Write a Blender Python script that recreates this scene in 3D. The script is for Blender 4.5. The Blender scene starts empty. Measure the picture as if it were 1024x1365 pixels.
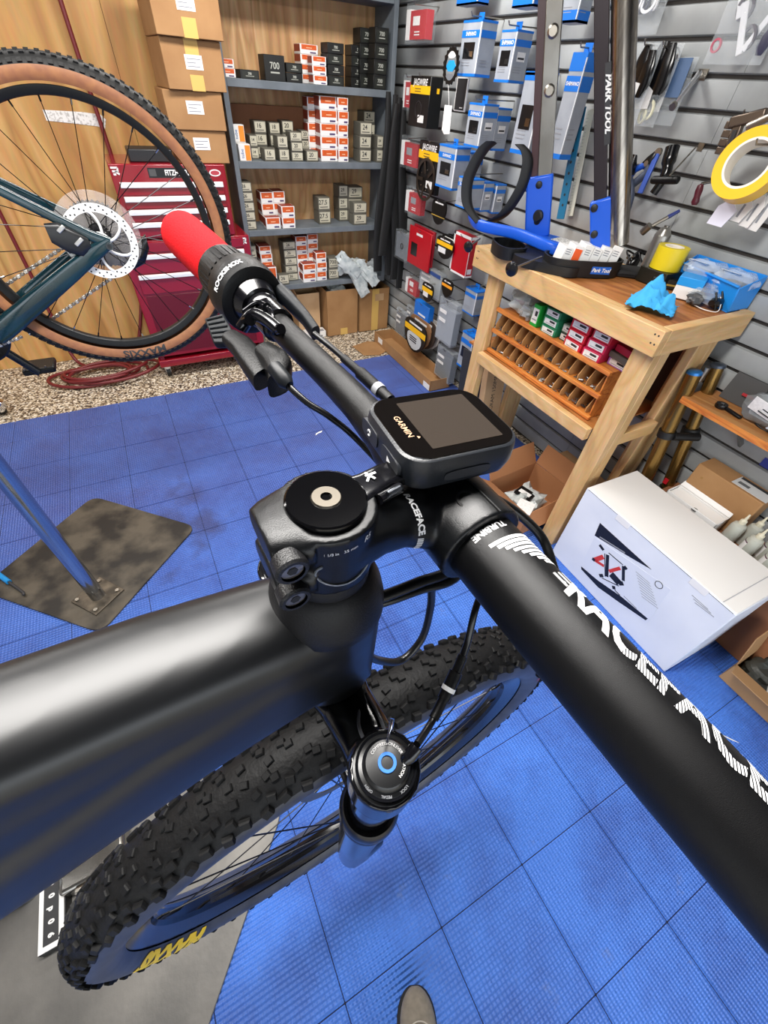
import bpy, bmesh, math, random
from mathutils import Vector, Matrix, noise as mnoise
random.seed(7)
SC = bpy.context.scene
COL = SC.collection
PI = math.pi
def R(d): return math.radians(d)

# ------------------------------------------------------------------ camera
CAMP = Vector((0, 0, 1.69))
FPX = 552.9041
_p, _y, _r = R(45.76747), R(31.05939), R(-4.98214)
_fw = Vector((math.sin(_y)*math.cos(_p), math.cos(_y)*math.cos(_p), -math.sin(_p)))
_rt0 = Vector((math.cos(_y), -math.sin(_y), 0)); _dn0 = _fw.cross(_rt0)
CR = _rt0*math.cos(_r) + _dn0*math.sin(_r)      # right
CD = _dn0*math.cos(_r) - _rt0*math.sin(_r)      # down
CF = _fw
cd = bpy.data.cameras.new('camera'); cam = bpy.data.objects.new('camera', cd); COL.objects.link(cam)
cd.sensor_fit = 'VERTICAL'; cd.sensor_height = 36.0; cd.lens = FPX/1365*36; cd.clip_start = .01; cd.clip_end = 60
mw = Matrix.Identity(4)
for i in range(3):
    mw[i][0] = CR[i]; mw[i][1] = -CD[i]; mw[i][2] = -CF[i]; mw[i][3] = CAMP[i]
cam.matrix_world = mw
SC.camera = cam

# ------------------------------------------------------------------ world, lights, exposure
wd = bpy.data.worlds.new('world'); SC.world = wd; wd.use_nodes = True
bg = wd.node_tree.nodes['Background']; bg.inputs[0].default_value = (.88, .94, 1.0, 1); bg.inputs[1].default_value = 3.2
SC.view_settings.view_transform = 'Standard'; SC.view_settings.look = 'None'
SC.view_settings.gamma = 1; SC.view_settings.use_curve_mapping = False
SC.view_settings.exposure = 0.15
def area(name, loc, rot, sx, sy, power, col=(1, 1, 1)):
    l = bpy.data.lights.new(name, 'AREA'); l.shape = 'RECTANGLE'; l.size = sx; l.size_y = sy; l.energy = power; l.color = col
    o = bpy.data.objects.new(name, l); COL.objects.link(o); o.location = loc; o.rotation_euler = rot; return o
LAMPS = [(0, .58, 72), (.95, 2.55, 52), (-1.1, 2.6, 34)]     # ceiling tube fixtures running along x: x, y, watts
for lx, ly, lw in LAMPS:
    area('ceiling_tube_light', (lx, ly, 2.62), (0, 0, 0), 1.5, .36, lw, (1, .97, .93))

# ------------------------------------------------------------------ unprojection helpers (pixel of the 1024x1365 frame onto a real plane)
def ray(px, py): return CR*(px-512) + CD*(py-682.5) + CF*FPX
def onZ(px, py, z): r = ray(px, py); return CAMP + r*((z-CAMP.z)/r.z)
def onX(px, py, x): r = ray(px, py); return CAMP + r*((x-CAMP.x)/r.x)
def onY(px, py, y): r = ray(px, py); return CAMP + r*((y-CAMP.y)/r.y)
def onD(px, py, d): return CAMP + ray(px, py)*(d/FPX)

# ------------------------------------------------------------------ materials
def lin(c):
    if isinstance(c, str):
        c = c.lstrip('#'); c = [int(c[i:i+2], 16)/255 for i in (0, 2, 4)]
        c = [x/12.92 if x <= .04045 else ((x+.055)/1.055)**2.4 for x in c]
    return (c[0], c[1], c[2], 1)
MATS = {}
def mat(name, col, rough=.5, metal=0, var=None, bump=None, coat=0, alpha=1, emit=0, spec=.5, scl=(1, 1, 1), trans=0):
    """var=(scale, second colour, contrast lo, hi); bump=(scale, strength)"""
    if name in MATS: return MATS[name]
    m = bpy.data.materials.new(name); m.use_nodes = True; MATS[name] = m
    nt = m.node_tree; b = nt.nodes['Principled BSDF']
    b.inputs['Base Color'].default_value = lin(col); b.inputs['Roughness'].default_value = rough
    b.inputs['Metallic'].default_value = metal; b.inputs['Alpha'].default_value = alpha
    b.inputs['Coat Weight'].default_value = coat; b.inputs['Coat Roughness'].default_value = .05
    b.inputs['Specular IOR Level'].default_value = spec; b.inputs['Transmission Weight'].default_value = trans
    if emit: b.inputs['Emission Color'].default_value = lin(col); b.inputs['Emission Strength'].default_value = emit
    if var or bump:
        tc = nt.nodes.new('ShaderNodeTexCoord'); mp = nt.nodes.new('ShaderNodeMapping'); mp.inputs['Scale'].default_value = scl
        nt.links.new(tc.outputs['Object'], mp.inputs[0])
    if var:
        n = nt.nodes.new('ShaderNodeTexNoise'); n.inputs['Scale'].default_value = var[0]; n.inputs['Detail'].default_value = 6
        nt.links.new(mp.outputs[0], n.inputs['Vector'])
        cr = nt.nodes.new('ShaderNodeValToRGB'); lo, hi = (var[2], var[3]) if len(var) > 2 else (.35, .65)
        cr.color_ramp.elements[0].position = lo; cr.color_ramp.elements[1].position = hi
        cr.color_ramp.elements[0].color = lin(col); cr.color_ramp.elements[1].color = lin(var[1])
        nt.links.new(n.outputs['Fac'], cr.inputs[0]); nt.links.new(cr.outputs[0], b.inputs['Base Color'])
    if bump:
        n2 = nt.nodes.new('ShaderNodeTexNoise'); n2.inputs['Scale'].default_value = bump[0]; n2.inputs['Detail'].default_value = 4
        nt.links.new(mp.outputs[0], n2.inputs['Vector'])
        bp = nt.nodes.new('ShaderNodeBump'); bp.inputs['Strength'].default_value = bump[1]; bp.inputs['Distance'].default_value = .004
        nt.links.new(n2.outputs['Fac'], bp.inputs['Height']); nt.links.new(bp.outputs[0], b.inputs['Normal'])
    return m
def plywood(name, c1, c2, c3, axis='z', sc=1.0):
    if name in MATS: return MATS[name]
    m = mat(name, c1, .55); nt = m.node_tree; b = nt.nodes['Principled BSDF']; L = nt.links.new
    tc = nt.nodes.new('ShaderNodeTexCoord'); mp = nt.nodes.new('ShaderNodeMapping')
    s = {'z': (1, 1, .16), 'x': (.16, 1, 1), 'y': (1, .16, 1)}[axis]; mp.inputs['Scale'].default_value = [k*sc for k in s]
    L(tc.outputs['Object'], mp.inputs[0])
    n0 = nt.nodes.new('ShaderNodeTexNoise'); n0.inputs['Scale'].default_value = 3.2; n0.inputs['Detail'].default_value = 2; n0.inputs['Distortion'].default_value = 1.0
    L(mp.outputs[0], n0.inputs['Vector'])
    mul = nt.nodes.new('ShaderNodeMath'); mul.operation = 'MULTIPLY'; mul.inputs[1].default_value = 11; L(n0.outputs['Fac'], mul.inputs[0])
    fr = nt.nodes.new('ShaderNodeMath'); fr.operation = 'PINGPONG'; fr.inputs[1].default_value = 1; L(mul.outputs[0], fr.inputs[0])
    cr = nt.nodes.new('ShaderNodeValToRGB'); e = cr.color_ramp.elements
    e[0].position = 0; e[0].color = lin(c2); e[1].position = 1; e[1].color = lin(c1); k = e.new(.45); k.color = lin(c3)
    L(fr.outputs[0], cr.inputs[0])
    n1 = nt.nodes.new('ShaderNodeTexNoise'); n1.inputs['Scale'].default_value = 60; n1.inputs['Detail'].default_value = 5; L(mp.outputs[0], n1.inputs['Vector'])
    mx = nt.nodes.new('ShaderNodeMixRGB'); mx.blend_type = 'MULTIPLY'; mx.inputs[0].default_value = .35
    L(cr.outputs[0], mx.inputs[1]); L(n1.outputs['Color'], mx.inputs[2])
    hsv = nt.nodes.new('ShaderNodeHueSaturation'); hsv.inputs['Value'].default_value = 1.12; hsv.inputs['Saturation'].default_value = 1.0
    mx2 = nt.nodes.new('ShaderNodeMixRGB'); mx2.blend_type = 'MULTIPLY'; mx2.inputs[0].default_value = .25
    L(mx.outputs[0], hsv.inputs['Color']); L(hsv.outputs[0], b.inputs['Base Color'])
    return m

# ------------------------------------------------------------------ mesh builder
def basis(ax):
    ax = Vector(ax).normalized(); t = Vector((0, 0, 1)) if abs(ax.z) < .9 else Vector((1, 0, 0))
    u = t.cross(ax).normalized(); return u, ax.cross(u).normalized(), ax
class MB:
    def __init__(s): s.v = []; s.f = []; s.m = []
    def add(s, vs, fs, mi=0):
        o = len(s.v); s.v += [tuple(v) for v in vs]; s.f += [tuple(i+o for i in q) for q in fs]; s.m += [mi]*len(fs); return s
    def box(s, c, d, rot=None, mi=0):
        c = Vector(c); h = Vector(d)*.5; vs = []
        for z in (-1, 1):
            for y in (-1, 1):
                for x in (-1, 1):
                    p = Vector((x*h.x, y*h.y, z*h.z)); vs.append(c + (rot @ p if rot else p))
        return s.add(vs, [(0, 2, 3, 1), (4, 5, 7, 6), (0, 1, 5, 4), (2, 6, 7, 3), (0, 4, 6, 2), (1, 3, 7, 5)], mi)
    def bb(s, a, b, mi=0):
        a = Vector(a); b = Vector(b); return s.box((a+b)*.5, [abs(b[i]-a[i]) for i in range(3)], None, mi)
    def bar(s, a, b, w, h, up=(0, 0, 1), mi=0, ext=0):
        a = Vector(a); b = Vector(b); ax = (b-a).normalized(); up = Vector(up); sd = ax.cross(up).normalized(); u = sd.cross(ax).normalized()
        m = Matrix((sd, ax, u)).transposed(); return s.box((a+b)*.5, (w, (b-a).length+2*ext, h), m, mi)
    def cyl(s, a, b, r, r2=None, n=20, mi=0, cap=True):
        a = Vector(a); b = Vector(b); r2 = r if r2 is None else r2; u, v, w = basis(b-a); vs = []
        for c, q in ((a, r), (b, r2)):
            for i in range(n):
                t = 2*PI*i/n; vs.append(c + (u*math.cos(t)+v*math.sin(t))*q)
        fs = [(i, (i+1) % n, n+(i+1) % n, n+i) for i in range(n)]
        if cap: fs += [tuple(reversed(range(n))), tuple(range(n, 2*n))]
        return s.add(vs, fs, mi)
    def lathe(s, prof, o, ax, n=32, mi=0, close=False, arc=(0, 2*PI)):
        o = Vector(o); u, v, w = basis(ax); k = len(prof); vs = []; full = abs(arc[1]-arc[0]-2*PI) < 1e-6; nn = n if full else n+1
        for i in range(nn):
            t = arc[0]+(arc[1]-arc[0])*i/n
            for r, h in prof: vs.append(o + (u*math.cos(t)+v*math.sin(t))*r + w*h)
        fs = []
        for i in range(n):
            a = i*k; b = ((i+1) % nn)*k
            for j in range(k if close else k-1):
                j2 = (j+1) % k; fs.append((a+j, b+j, b+j2, a+j2))
        return s.add(vs, fs, mi)
    def tube(s, pts, r, n=10, mi=0, cap=True, close=False):
        pts = [Vector(p) for p in pts]; k = len(pts); rr = r if isinstance(r, (list, tuple)) else [r]*k
        vs = []; u = None
        for i in range(k):
            if close: t = pts[(i+1) % k]-pts[i-1]
            else: t = pts[min(i+1, k-1)]-pts[max(i-1, 0)]
            t.normalize()
            if u is None: u, v, _ = basis(t)
            else: u = (u - t*u.dot(t)).normalized()
            v = t.cross(u)
            for j in range(n):
                a = 2*PI*j/n; vs.append(pts[i]+(u*math.cos(a)+v*math.sin(a))*rr[i])
        fs = []
        for i in range(k if close else k-1):
            for j in range(n):
                a = i*n; b = ((i+1) % k)*n; fs.append((a+j, a+(j+1) % n, b+(j+1) % n, b+j))
        if cap and not close: fs += [tuple(reversed(range(n))), tuple(range((k-1)*n, k*n))]
        return s.add(vs, fs, mi)
    def loft(s, secs, mi=0, cap=True, close=False):
        n = len(secs[0]); vs = [p for q in secs for p in q]; fs = []
        for i in range(len(secs)-(0 if close else 1)):
            a = i*n; b = ((i+1) % len(secs))*n
            for j in range(n): fs.append((a+j, a+(j+1) % n, b+(j+1) % n, b+j))
        if cap and not close: fs += [tuple(reversed(range(n))), tuple(range((len(secs)-1)*n, len(secs)*n))]
        return s.add(vs, fs, mi)
    def prism(s, poly, o, u, v, w, mi=0):
        """poly 2d in axes u,v from o, extruded by vector w"""
        o = Vector(o); u = Vector(u); v = Vector(v); w = Vector(w); n = len(poly)
        vs = [o+u*a+v*b for a, b in poly] + [o+u*a+v*b+w for a, b in poly]
        return s.add(vs, [tuple(reversed(range(n))), tuple(range(n, 2*n))] + [(i, (i+1) % n, n+(i+1) % n, n+i) for i in range(n)], mi)
    def xf(s, m): s.v = [tuple(m @ Vector(p)) for p in s.v]; return s
    def build(s, name, mats, parent=None, smooth=None, bevel=0, seg=2, flip=True):
        me = bpy.data.meshes.new(name); me.from_pydata(s.v, [], s.f)
        if not isinstance(mats, (list, tuple)): mats = [mats]
        for m in mats: me.materials.append(m)
        if len(mats) > 1: me.polygons.foreach_set('material_index', s.m)
        if flip:
            bm = bmesh.new(); bm.from_mesh(me); bmesh.ops.recalc_face_normals(bm, faces=bm.faces[:]); bm.to_mesh(me); bm.free()
        if smooth:
            me.polygons.foreach_set('use_smooth', [True]*len(me.polygons))
            me.set_sharp_from_angle(angle=R(smooth))
        o = bpy.data.objects.new(name, me); COL.objects.link(o)
        if parent is not None: adopt(o, parent)
        if bevel:
            b = o.modifiers.new('bevel', 'BEVEL'); b.width = bevel; b.segments = seg; b.limit_method = 'ANGLE'; b.angle_limit = R(40)
            if not smooth:
                me.polygons.foreach_set('use_smooth', [True]*len(me.polygons)); me.set_sharp_from_angle(angle=R(35))
        return o
def adopt(o, p):
    """parts are built in the coordinates of the scene (or of a prototype standing at the origin that is moved later)"""
    o.parent = p
    if p.parent is None: o.matrix_parent_inverse = Matrix.Translation(p.location).inverted()
def tag(o, label, cat, group=None, kind=None):
    o['label'] = label; o['category'] = cat
    if group: o['group'] = group
    if kind: o['kind'] = kind
    return o
def thing(name, loc, label, cat, group=None):
    o = bpy.data.objects.new(name, None); COL.objects.link(o); o.location = loc; o.empty_display_size = .05
    return tag(o, label, cat, group)
def struct(o): o['kind'] = 'structure'; return o
def copy_tree(o, parent=None):
    c = o.copy(); COL.objects.link(c)
    if parent is not None: c.parent = parent
    for ch in o.children: copy_tree(ch, c)
    return c
def smoothpts(pts, k=6):
    pts = [Vector(p) for p in pts]; out = []
    for i in range(len(pts)-1):
        p0 = pts[max(i-1, 0)]; p1 = pts[i]; p2 = pts[i+1]; p3 = pts[min(i+2, len(pts)-1)]
        for j in range(k):
            t = j/k; out.append(.5*((2*p1)+(p2-p0)*t+(2*p0-5*p1+4*p2-p3)*t*t+(3*p1-p0-3*p2+p3)*t**3))
    out.append(pts[-1]); return out
def rrect(w, h, r, n=5, cx=0, cy=0):
    o = []
    for sx, sy, a0 in ((1, 1, 0), (-1, 1, 90), (-1, -1, 180), (1, -1, 270)):
        for i in range(n+1):
            a = R(a0+90*i/n); o.append((cx+sx*(w/2-r)+r*math.cos(a), cy+sy*(h/2-r)+r*math.sin(a)))
    return o
def superell(w, h, p=2.6, n=28):
    o = []
    for i in range(n):
        t = 2*PI*i/n; c = math.cos(t); s_ = math.sin(t)
        o.append((math.copysign(abs(c)**(2/p), c)*w, math.copysign(abs(s_)**(2/p), s_)*h))
    return o
# text -> MB in the XY plane, anchored left/baseline (or centred), optional slicing so that it can be wrapped
def text_mb(txt, size, align='CENTER', shear=0, slices=None, sx=1.0, bold=0.0, space=1.0):
    cu = bpy.data.curves.new('t', 'FONT'); cu.body = txt; cu.size = size; cu.align_x = align; cu.align_y = 'CENTER' if align == 'CENTER' else 'BOTTOM_BASELINE'
    cu.shear = shear; cu.resolution_u = 3; cu.offset = bold; cu.space_character = space
    ob = bpy.data.objects.new('t', cu); COL.objects.link(ob)
    dg = bpy.context.evaluated_depsgraph_get(); me = bpy.data.meshes.new_from_object(ob.evaluated_get(dg))
    bpy.data.objects.remove(ob); bpy.data.curves.remove(cu)
    bm = bmesh.new(); bm.from_mesh(me); bpy.data.meshes.remove(me)
    if slices:
        for ax, step in slices:
            vals = [v.co[ax] for v in bm.verts]
            if not vals: continue
            x = min(vals)+step
            no = [0, 0, 0]; no[ax] = 1
            while x < max(vals):
                co = [0, 0, 0]; co[ax] = x
                bmesh.ops.bisect_plane(bm, geom=bm.verts[:]+bm.edges[:]+bm.faces[:], plane_co=co, plane_no=no); x += step
    bm.verts.index_update(); mb = MB()
    mb.add([(v.co.x*sx, v.co.y, 0) for v in bm.verts], [[v.index for v in f.verts] for f in bm.faces]); bm.free()
    return mb
def put_text(txt, size, o, u, v, name, m, parent, **kw):
    """flat text: origin o, reading direction u, up v"""
    mb = text_mb(txt, size, **kw); o = Vector(o); u = Vector(u).normalized(); v = Vector(v).normalized()
    mb.v = [tuple(o+u*p[0]+v*p[1]) for p in mb.v]
    return mb.build(name, m, parent, flip=False)

# ================================================================== THE ROOM
XW, YW, ZC = 2.10, 3.95, 2.75         # slatwall plane, plywood wall plane, ceiling
T = .305                               # floor tile
def speckle():
    m = mat('speckled_floor', '#8a8078', .45); nt = m.node_tree; b = nt.nodes['Principled BSDF']; L = nt.links.new
    tc = nt.nodes.new('ShaderNodeTexCoord')
    v = nt.nodes.new('ShaderNodeTexVoronoi'); v.inputs['Scale'].default_value = 95; L(tc.outputs['Object'], v.inputs['Vector'])
    sp = nt.nodes.new('ShaderNodeSeparateColor'); L(v.outputs['Color'], sp.inputs[0])
    cr = nt.nodes.new('ShaderNodeValToRGB'); cr.color_ramp.interpolation = 'CONSTANT'; e = cr.color_ramp.elements
    e[0].position = 0; e[0].color = lin('#37302b'); e[1].position = .78; e[1].color = lin('#e6dccb')
    for p, c in ((.16, '#7d6c5a'), (.32, '#c4b59c'), (.55, '#9a8a74'), (.66, '#57493c')): k = e.new(p); k.color = lin(c)
    L(sp.outputs[0], cr.inputs[0]); L(cr.outputs[0], b.inputs['Base Color'])
    return m
def bluetile():
    m = mat('blue_tile', '#2f5fc4', .34); nt = m.node_tree; b = nt.nodes['Principled BSDF']; L = nt.links.new
    tc = nt.nodes.new('ShaderNodeTexCoord'); oi = nt.nodes.new('ShaderNodeObjectInfo')
    geo = nt.nodes.new('ShaderNodeNewGeometry')
    n = nt.nodes.new('ShaderNodeTexNoise'); n.inputs['Scale'].default_value = 2.2; n.inputs['Detail'].default_value = 9; n.inputs['Roughness'].default_value = .65
    L(geo.outputs['Position'], n.inputs['Vector'])
    cr = nt.nodes.new('ShaderNodeValToRGB'); e = cr.color_ramp.elements
    e[0].position = .34; e[0].color = lin('#3a58a8'); e[1].position = .60; e[1].color = lin('#4d84e8'); L(n.outputs['Fac'], cr.inputs[0])
    # scuffs of grey dirt with shapes of their own
    n3 = nt.nodes.new('ShaderNodeTexNoise'); n3.inputs['Scale'].default_value = 9; n3.inputs['Detail'].default_value = 10; n3.inputs['Roughness'].default_value = .75; L(geo.outputs['Position'], n3.inputs['Vector'])
    cr3 = nt.nodes.new('ShaderNodeValToRGB'); cr3.color_ramp.elements[0].position = .60; cr3.color_ramp.elements[1].position = .78; L(n3.outputs['Fac'], cr3.inputs[0])
    mx = nt.nodes.new('ShaderNodeMixRGB'); mx.inputs[2].default_value = lin('#6f7fb0'); L(cr3.outputs[0], mx.inputs[0]); L(cr.outputs[0], mx.inputs[1])
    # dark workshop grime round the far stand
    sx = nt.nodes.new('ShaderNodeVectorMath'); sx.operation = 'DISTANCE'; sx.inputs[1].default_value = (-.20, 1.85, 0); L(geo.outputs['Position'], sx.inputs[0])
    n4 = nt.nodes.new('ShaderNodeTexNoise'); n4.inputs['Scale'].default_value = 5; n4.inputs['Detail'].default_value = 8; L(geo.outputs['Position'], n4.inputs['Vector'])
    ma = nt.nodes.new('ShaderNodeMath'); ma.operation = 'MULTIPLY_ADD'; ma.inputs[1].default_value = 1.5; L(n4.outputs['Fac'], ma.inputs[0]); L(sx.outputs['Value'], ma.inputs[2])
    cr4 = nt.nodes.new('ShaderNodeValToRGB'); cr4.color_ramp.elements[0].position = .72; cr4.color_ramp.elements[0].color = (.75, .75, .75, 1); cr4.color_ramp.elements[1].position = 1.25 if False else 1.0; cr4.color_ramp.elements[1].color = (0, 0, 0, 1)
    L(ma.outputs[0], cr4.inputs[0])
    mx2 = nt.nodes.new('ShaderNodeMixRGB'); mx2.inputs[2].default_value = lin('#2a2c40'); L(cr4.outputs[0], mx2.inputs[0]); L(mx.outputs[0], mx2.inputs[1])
    # the tiles turn duller and more violet towards the far rows
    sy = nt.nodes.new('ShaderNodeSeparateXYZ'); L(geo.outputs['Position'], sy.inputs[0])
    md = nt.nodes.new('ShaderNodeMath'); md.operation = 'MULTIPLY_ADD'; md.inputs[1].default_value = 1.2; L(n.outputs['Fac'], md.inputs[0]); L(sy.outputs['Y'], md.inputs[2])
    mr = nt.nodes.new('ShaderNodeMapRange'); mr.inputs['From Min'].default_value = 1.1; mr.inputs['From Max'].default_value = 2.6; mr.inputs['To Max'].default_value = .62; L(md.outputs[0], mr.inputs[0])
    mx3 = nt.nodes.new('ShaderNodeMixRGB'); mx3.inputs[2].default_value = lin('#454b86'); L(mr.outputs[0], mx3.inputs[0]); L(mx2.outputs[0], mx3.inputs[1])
    L(mx3.outputs[0], b.inputs['Base Color'])
    # fine ribs and studs moulded into the tile
    sep = nt.nodes.new('ShaderNodeSeparateXYZ'); L(tc.outputs['Object'], sep.inputs[0])
    def wave(out, freq):
        a = nt.nodes.new('ShaderNodeMath'); a.operation = 'MULTIPLY'; a.inputs[1].default_value = freq; L(out, a.inputs[0])
        s = nt.nodes.new('ShaderNodeMath'); s.operation = 'SINE'; L(a.outputs[0], s.inputs[0]); return s
    wy = wave(sep.outputs['Y'], 2*PI*26/T); wx = wave(sep.outputs['X'], 2*PI*26/T)
    mm = nt.nodes.new('ShaderNodeMath'); mm.operation = 'MULTIPLY_ADD'; mm.inputs[1].default_value = .45; L(wx.outputs[0], mm.inputs[0]); L(wy.outputs[0], mm.inputs[2])
    bp = nt.nodes.new('ShaderNodeBump'); bp.inputs['Strength'].default_value = .9; bp.inputs['Distance'].default_value = .0026
    L(mm.outputs[0], bp.inputs['Height']); L(bp.outputs[0], b.inputs['Normal'])
    rr = nt.nodes.new('ShaderNodeMapRange'); rr.inputs['To Min'].default_value = .28; rr.inputs['To Max'].default_value = .5; L(n3.outputs['Fac'], rr.inputs[0]); L(rr.outputs[0], b.inputs['Roughness'])
    return m
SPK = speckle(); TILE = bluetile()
PLY = plywood('plywood_wall', '#d0a062', '#ad7a40', '#c0904f', 'z', .85)
PLYB = plywood('plywood_shelf_back', '#cfa678', '#a97c4e', '#bf9363', 'z', 1.4)
GREYSLAT = mat('grey_slat', '#a1a4a4', .48, var=(5, '#8b8e8f', .35, .7))
GROOVE = mat('slat_groove', '#2e2a27', .8)
WHITEWALL = mat('white_paint', '#dcdcd8', .8)

fl = MB().bb((-3.4, -6, -.12), (XW+.15, YW+.15, -.003)).build('floor', SPK); struct(fl)
tm = bpy.data.meshes.new('floor_tile')
def tile_mesh(w, h):
    g = .0022; t = .0028
    mb = MB(); a = rrect(w-g, h-g, .003, 2); bq = rrect(w-g-.003, h-g-.003, .003, 2)
    mb.loft([[Vector((p[0], p[1], -t)) for p in a], [Vector((p[0], p[1], -.0015)) for p in a], [Vector((p[0], p[1], 0)) for p in bq]])
    return mb
MB().bb((-2.22, -1.38, -.0029), (2.056, 3.127, -.0018)).build('tile_underlay', mat('underlay_dark', '#0c1434', .8), fl)
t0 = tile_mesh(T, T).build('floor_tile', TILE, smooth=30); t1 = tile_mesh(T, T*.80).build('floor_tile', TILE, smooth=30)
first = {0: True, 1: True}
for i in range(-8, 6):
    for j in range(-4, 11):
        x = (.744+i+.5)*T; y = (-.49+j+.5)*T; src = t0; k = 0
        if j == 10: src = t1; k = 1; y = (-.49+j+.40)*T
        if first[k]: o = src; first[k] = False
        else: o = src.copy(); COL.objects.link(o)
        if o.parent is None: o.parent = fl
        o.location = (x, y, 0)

# plywood wall: sheets with seams
wb = MB().bb((-3.4, YW+.012, 0), (XW+.2, YW+.1, ZC)).build('wall_back', mat('dark_stud', '#3a2a1c', .8)); struct(wb)
xs = [-3.4, -2.18, -.96, .262, 1.48, XW+.1]
for a, c in zip(xs[:-1], xs[1:]):
    o = MB().bb((a+.0012, YW, -.002), (c-.0012, YW+.012, ZC-.001)).build('plywood_sheet', PLY, wb)
# slatwall: one board per slat, recessed groove between
ws = MB().bb((XW+.012, -6, 0), (XW+.1, YW+.02, ZC)).build('wall_right', GROOVE); struct(ws)
PITCH = .0935; z0 = 1.598-17*PITCH
k = 0
slat = MB()
zz = z0
while zz < ZC-.02:
    lo = max(zz+.0055, .0); hi = min(zz+PITCH-.0055, ZC-.005)
    if hi > lo+.02:
        h = hi-lo
        mb = MB(); prof = [(0, 0), (-.013, .004), (-.014, .007), (-.014, h-.007), (-.013, h-.004), (0, h)]
        for (ya, yb) in ((-1.1, 1.30), (1.3015, YW)):
            mb = MB(); mb.loft([[Vector((XW+.0125+p[0], ya, lo+p[1])) for p in prof], [Vector((XW+.0125+p[0], yb, lo+p[1])) for p in prof]])
            mb.build('slat', GREYSLAT, ws, smooth=25)
    zz += PITCH
struct(MB().bb((-3.5, -2.6, 0), (-3.4, YW+.1, ZC)).build('wall_left', WHITEWALL))
struct(MB().bb((-3.5, -2.6, ZC), (XW+.2, YW+.1, ZC+.1)).build('ceiling', mat('ceiling_dark', '#4c4a48', .85)))
hd = MB().bb((-3.5, -2.62, 2.25), (XW+.1, -2.5, ZC)).build('trim_1', WHITEWALL); struct(hd)
dr = MB().bb((-14, -16, -.2), (14, -2.7, -.13)).build('driveway', mat('concrete', '#b5b2ab', .8)); struct(dr); dr.name = 'floor_outside'
for lx, ly, lw in LAMPS:
    o = thing('ceiling_lamp', (lx, ly, 2.63), 'white ceiling tube lamp above the workshop at %.0f and %.0f' % (lx*10, ly*10), 'lamp')
    o['label'] = {0: 'white ceiling tube lamp above the black bicycle', 1: 'white ceiling tube lamp nearest the grey shelves', 2: 'white ceiling tube lamp above the hose coil'}[LAMPS.index((lx, ly, lw))]
    MB().bb((lx-.78, ly-.20, 2.63), (lx+.78, ly+.20, 2.70)).build('lamp_housing', WHITEWALL, o, bevel=.008)
    for sy in (-.4, .4): MB().cyl((lx+sy, ly, 2.69), (lx+sy, ly, ZC+.002), .006, n=8).build('drop_rod', WHITEWALL, o)

# ================================================================== THE BICYCLE IN FRONT (built in the axes of its upright steerer: x forward, y left, z up)
BK = thing('mountain_bike', (0, 0, 0), 'matte black mountain bike with red grip filling the foreground', 'bicycle')
_P0 = Vector((.0383, .1063, 1.5812)); _yw, _pt, _rl = .04842, -.02547, .02837
_F = Vector((math.cos(_yw), math.sin(_yw), 0)); _L = Vector((-math.sin(_yw), math.cos(_yw), 0)); _U = Vector((0, 0, 1))
_L2 = _L*math.cos(_rl)+_U*math.sin(_rl); _U2 = _U*math.cos(_rl)-_L*math.sin(_rl)
_S = _U2*math.cos(_pt)-_F*math.sin(_pt); _F2 = _F*math.cos(_pt)+_U2*math.sin(_pt)
BKM = Matrix.Identity(4)
for i in range(3): BKM[i][0] = _F2[i]; BKM[i][1] = _L2[i]; BKM[i][2] = _S[i]; BKM[i][3] = _P0[i]
BKI = BKM.inverted()
def bd(px, py, d): return BKI @ onD(px, py, d)
FRAME = mat('satin_black_frame', '#0d0e10', .37, spec=.5)
ALU = mat('anodized_black', '#08080a', .16, var=(300, '#101014'))
MATTE = mat('matte_black_aluminium', '#141416', .40, bump=(1400, .25))
BARM = mat('sandblasted_black_bar', '#060607', .36, bump=(5200, .16), spec=.32)
RUB = mat('black_rubber', '#0c0c0c', .65, bump=(400, .2))
PLAS = mat('black_plastic', '#0a0a0b', .42, spec=.28, bump=(900, .1))
GREYP = mat('slate_plastic', '#101317', .42, spec=.3)
STEEL = mat('brushed_steel', '#a09a90', .33, metal=1, bump=(600, .1))
CHROME = mat('chrome', '#d8d8da', .08, metal=1)
WHITE = mat('white_print', '#e8e8e8', .5)
GREYINK = mat('grey_print', '#8b8d92', .5)
REDF = mat('red_foam', '#c4000c', .8, bump=(700, .25), spec=.2)
BLUEA = mat('blue_anodized', '#1466c8', .3)
TYRE = mat('tyre_rubber', '#0a0a0b', .6, spec=.25, bump=(260, .2))
SIDEW = mat('tyre_sidewall', '#44464e', .42, var=(40, '#33353d'))
YEL = mat('yellow_print', '#e6c21a', .5)
def remesh(o, vox, it=6, smooth=True):
    m = o.modifiers.new('r', 'REMESH'); m.mode = 'VOXEL'; m.voxel_size = vox; m.use_smooth_shade = True
    if it: s = o.modifiers.new('s', 'SMOOTH'); s.iterations = it; s.factor = .5
    return o
def wrapto(o, tgt, off=.0003):
    s = o.modifiers.new('w', 'SHRINKWRAP'); s.target = tgt; s.offset = off; s.wrap_method = 'NEAREST_SURFACEPOINT'; s.wrap_mode = 'ABOVE_SURFACE'; return o

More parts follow.
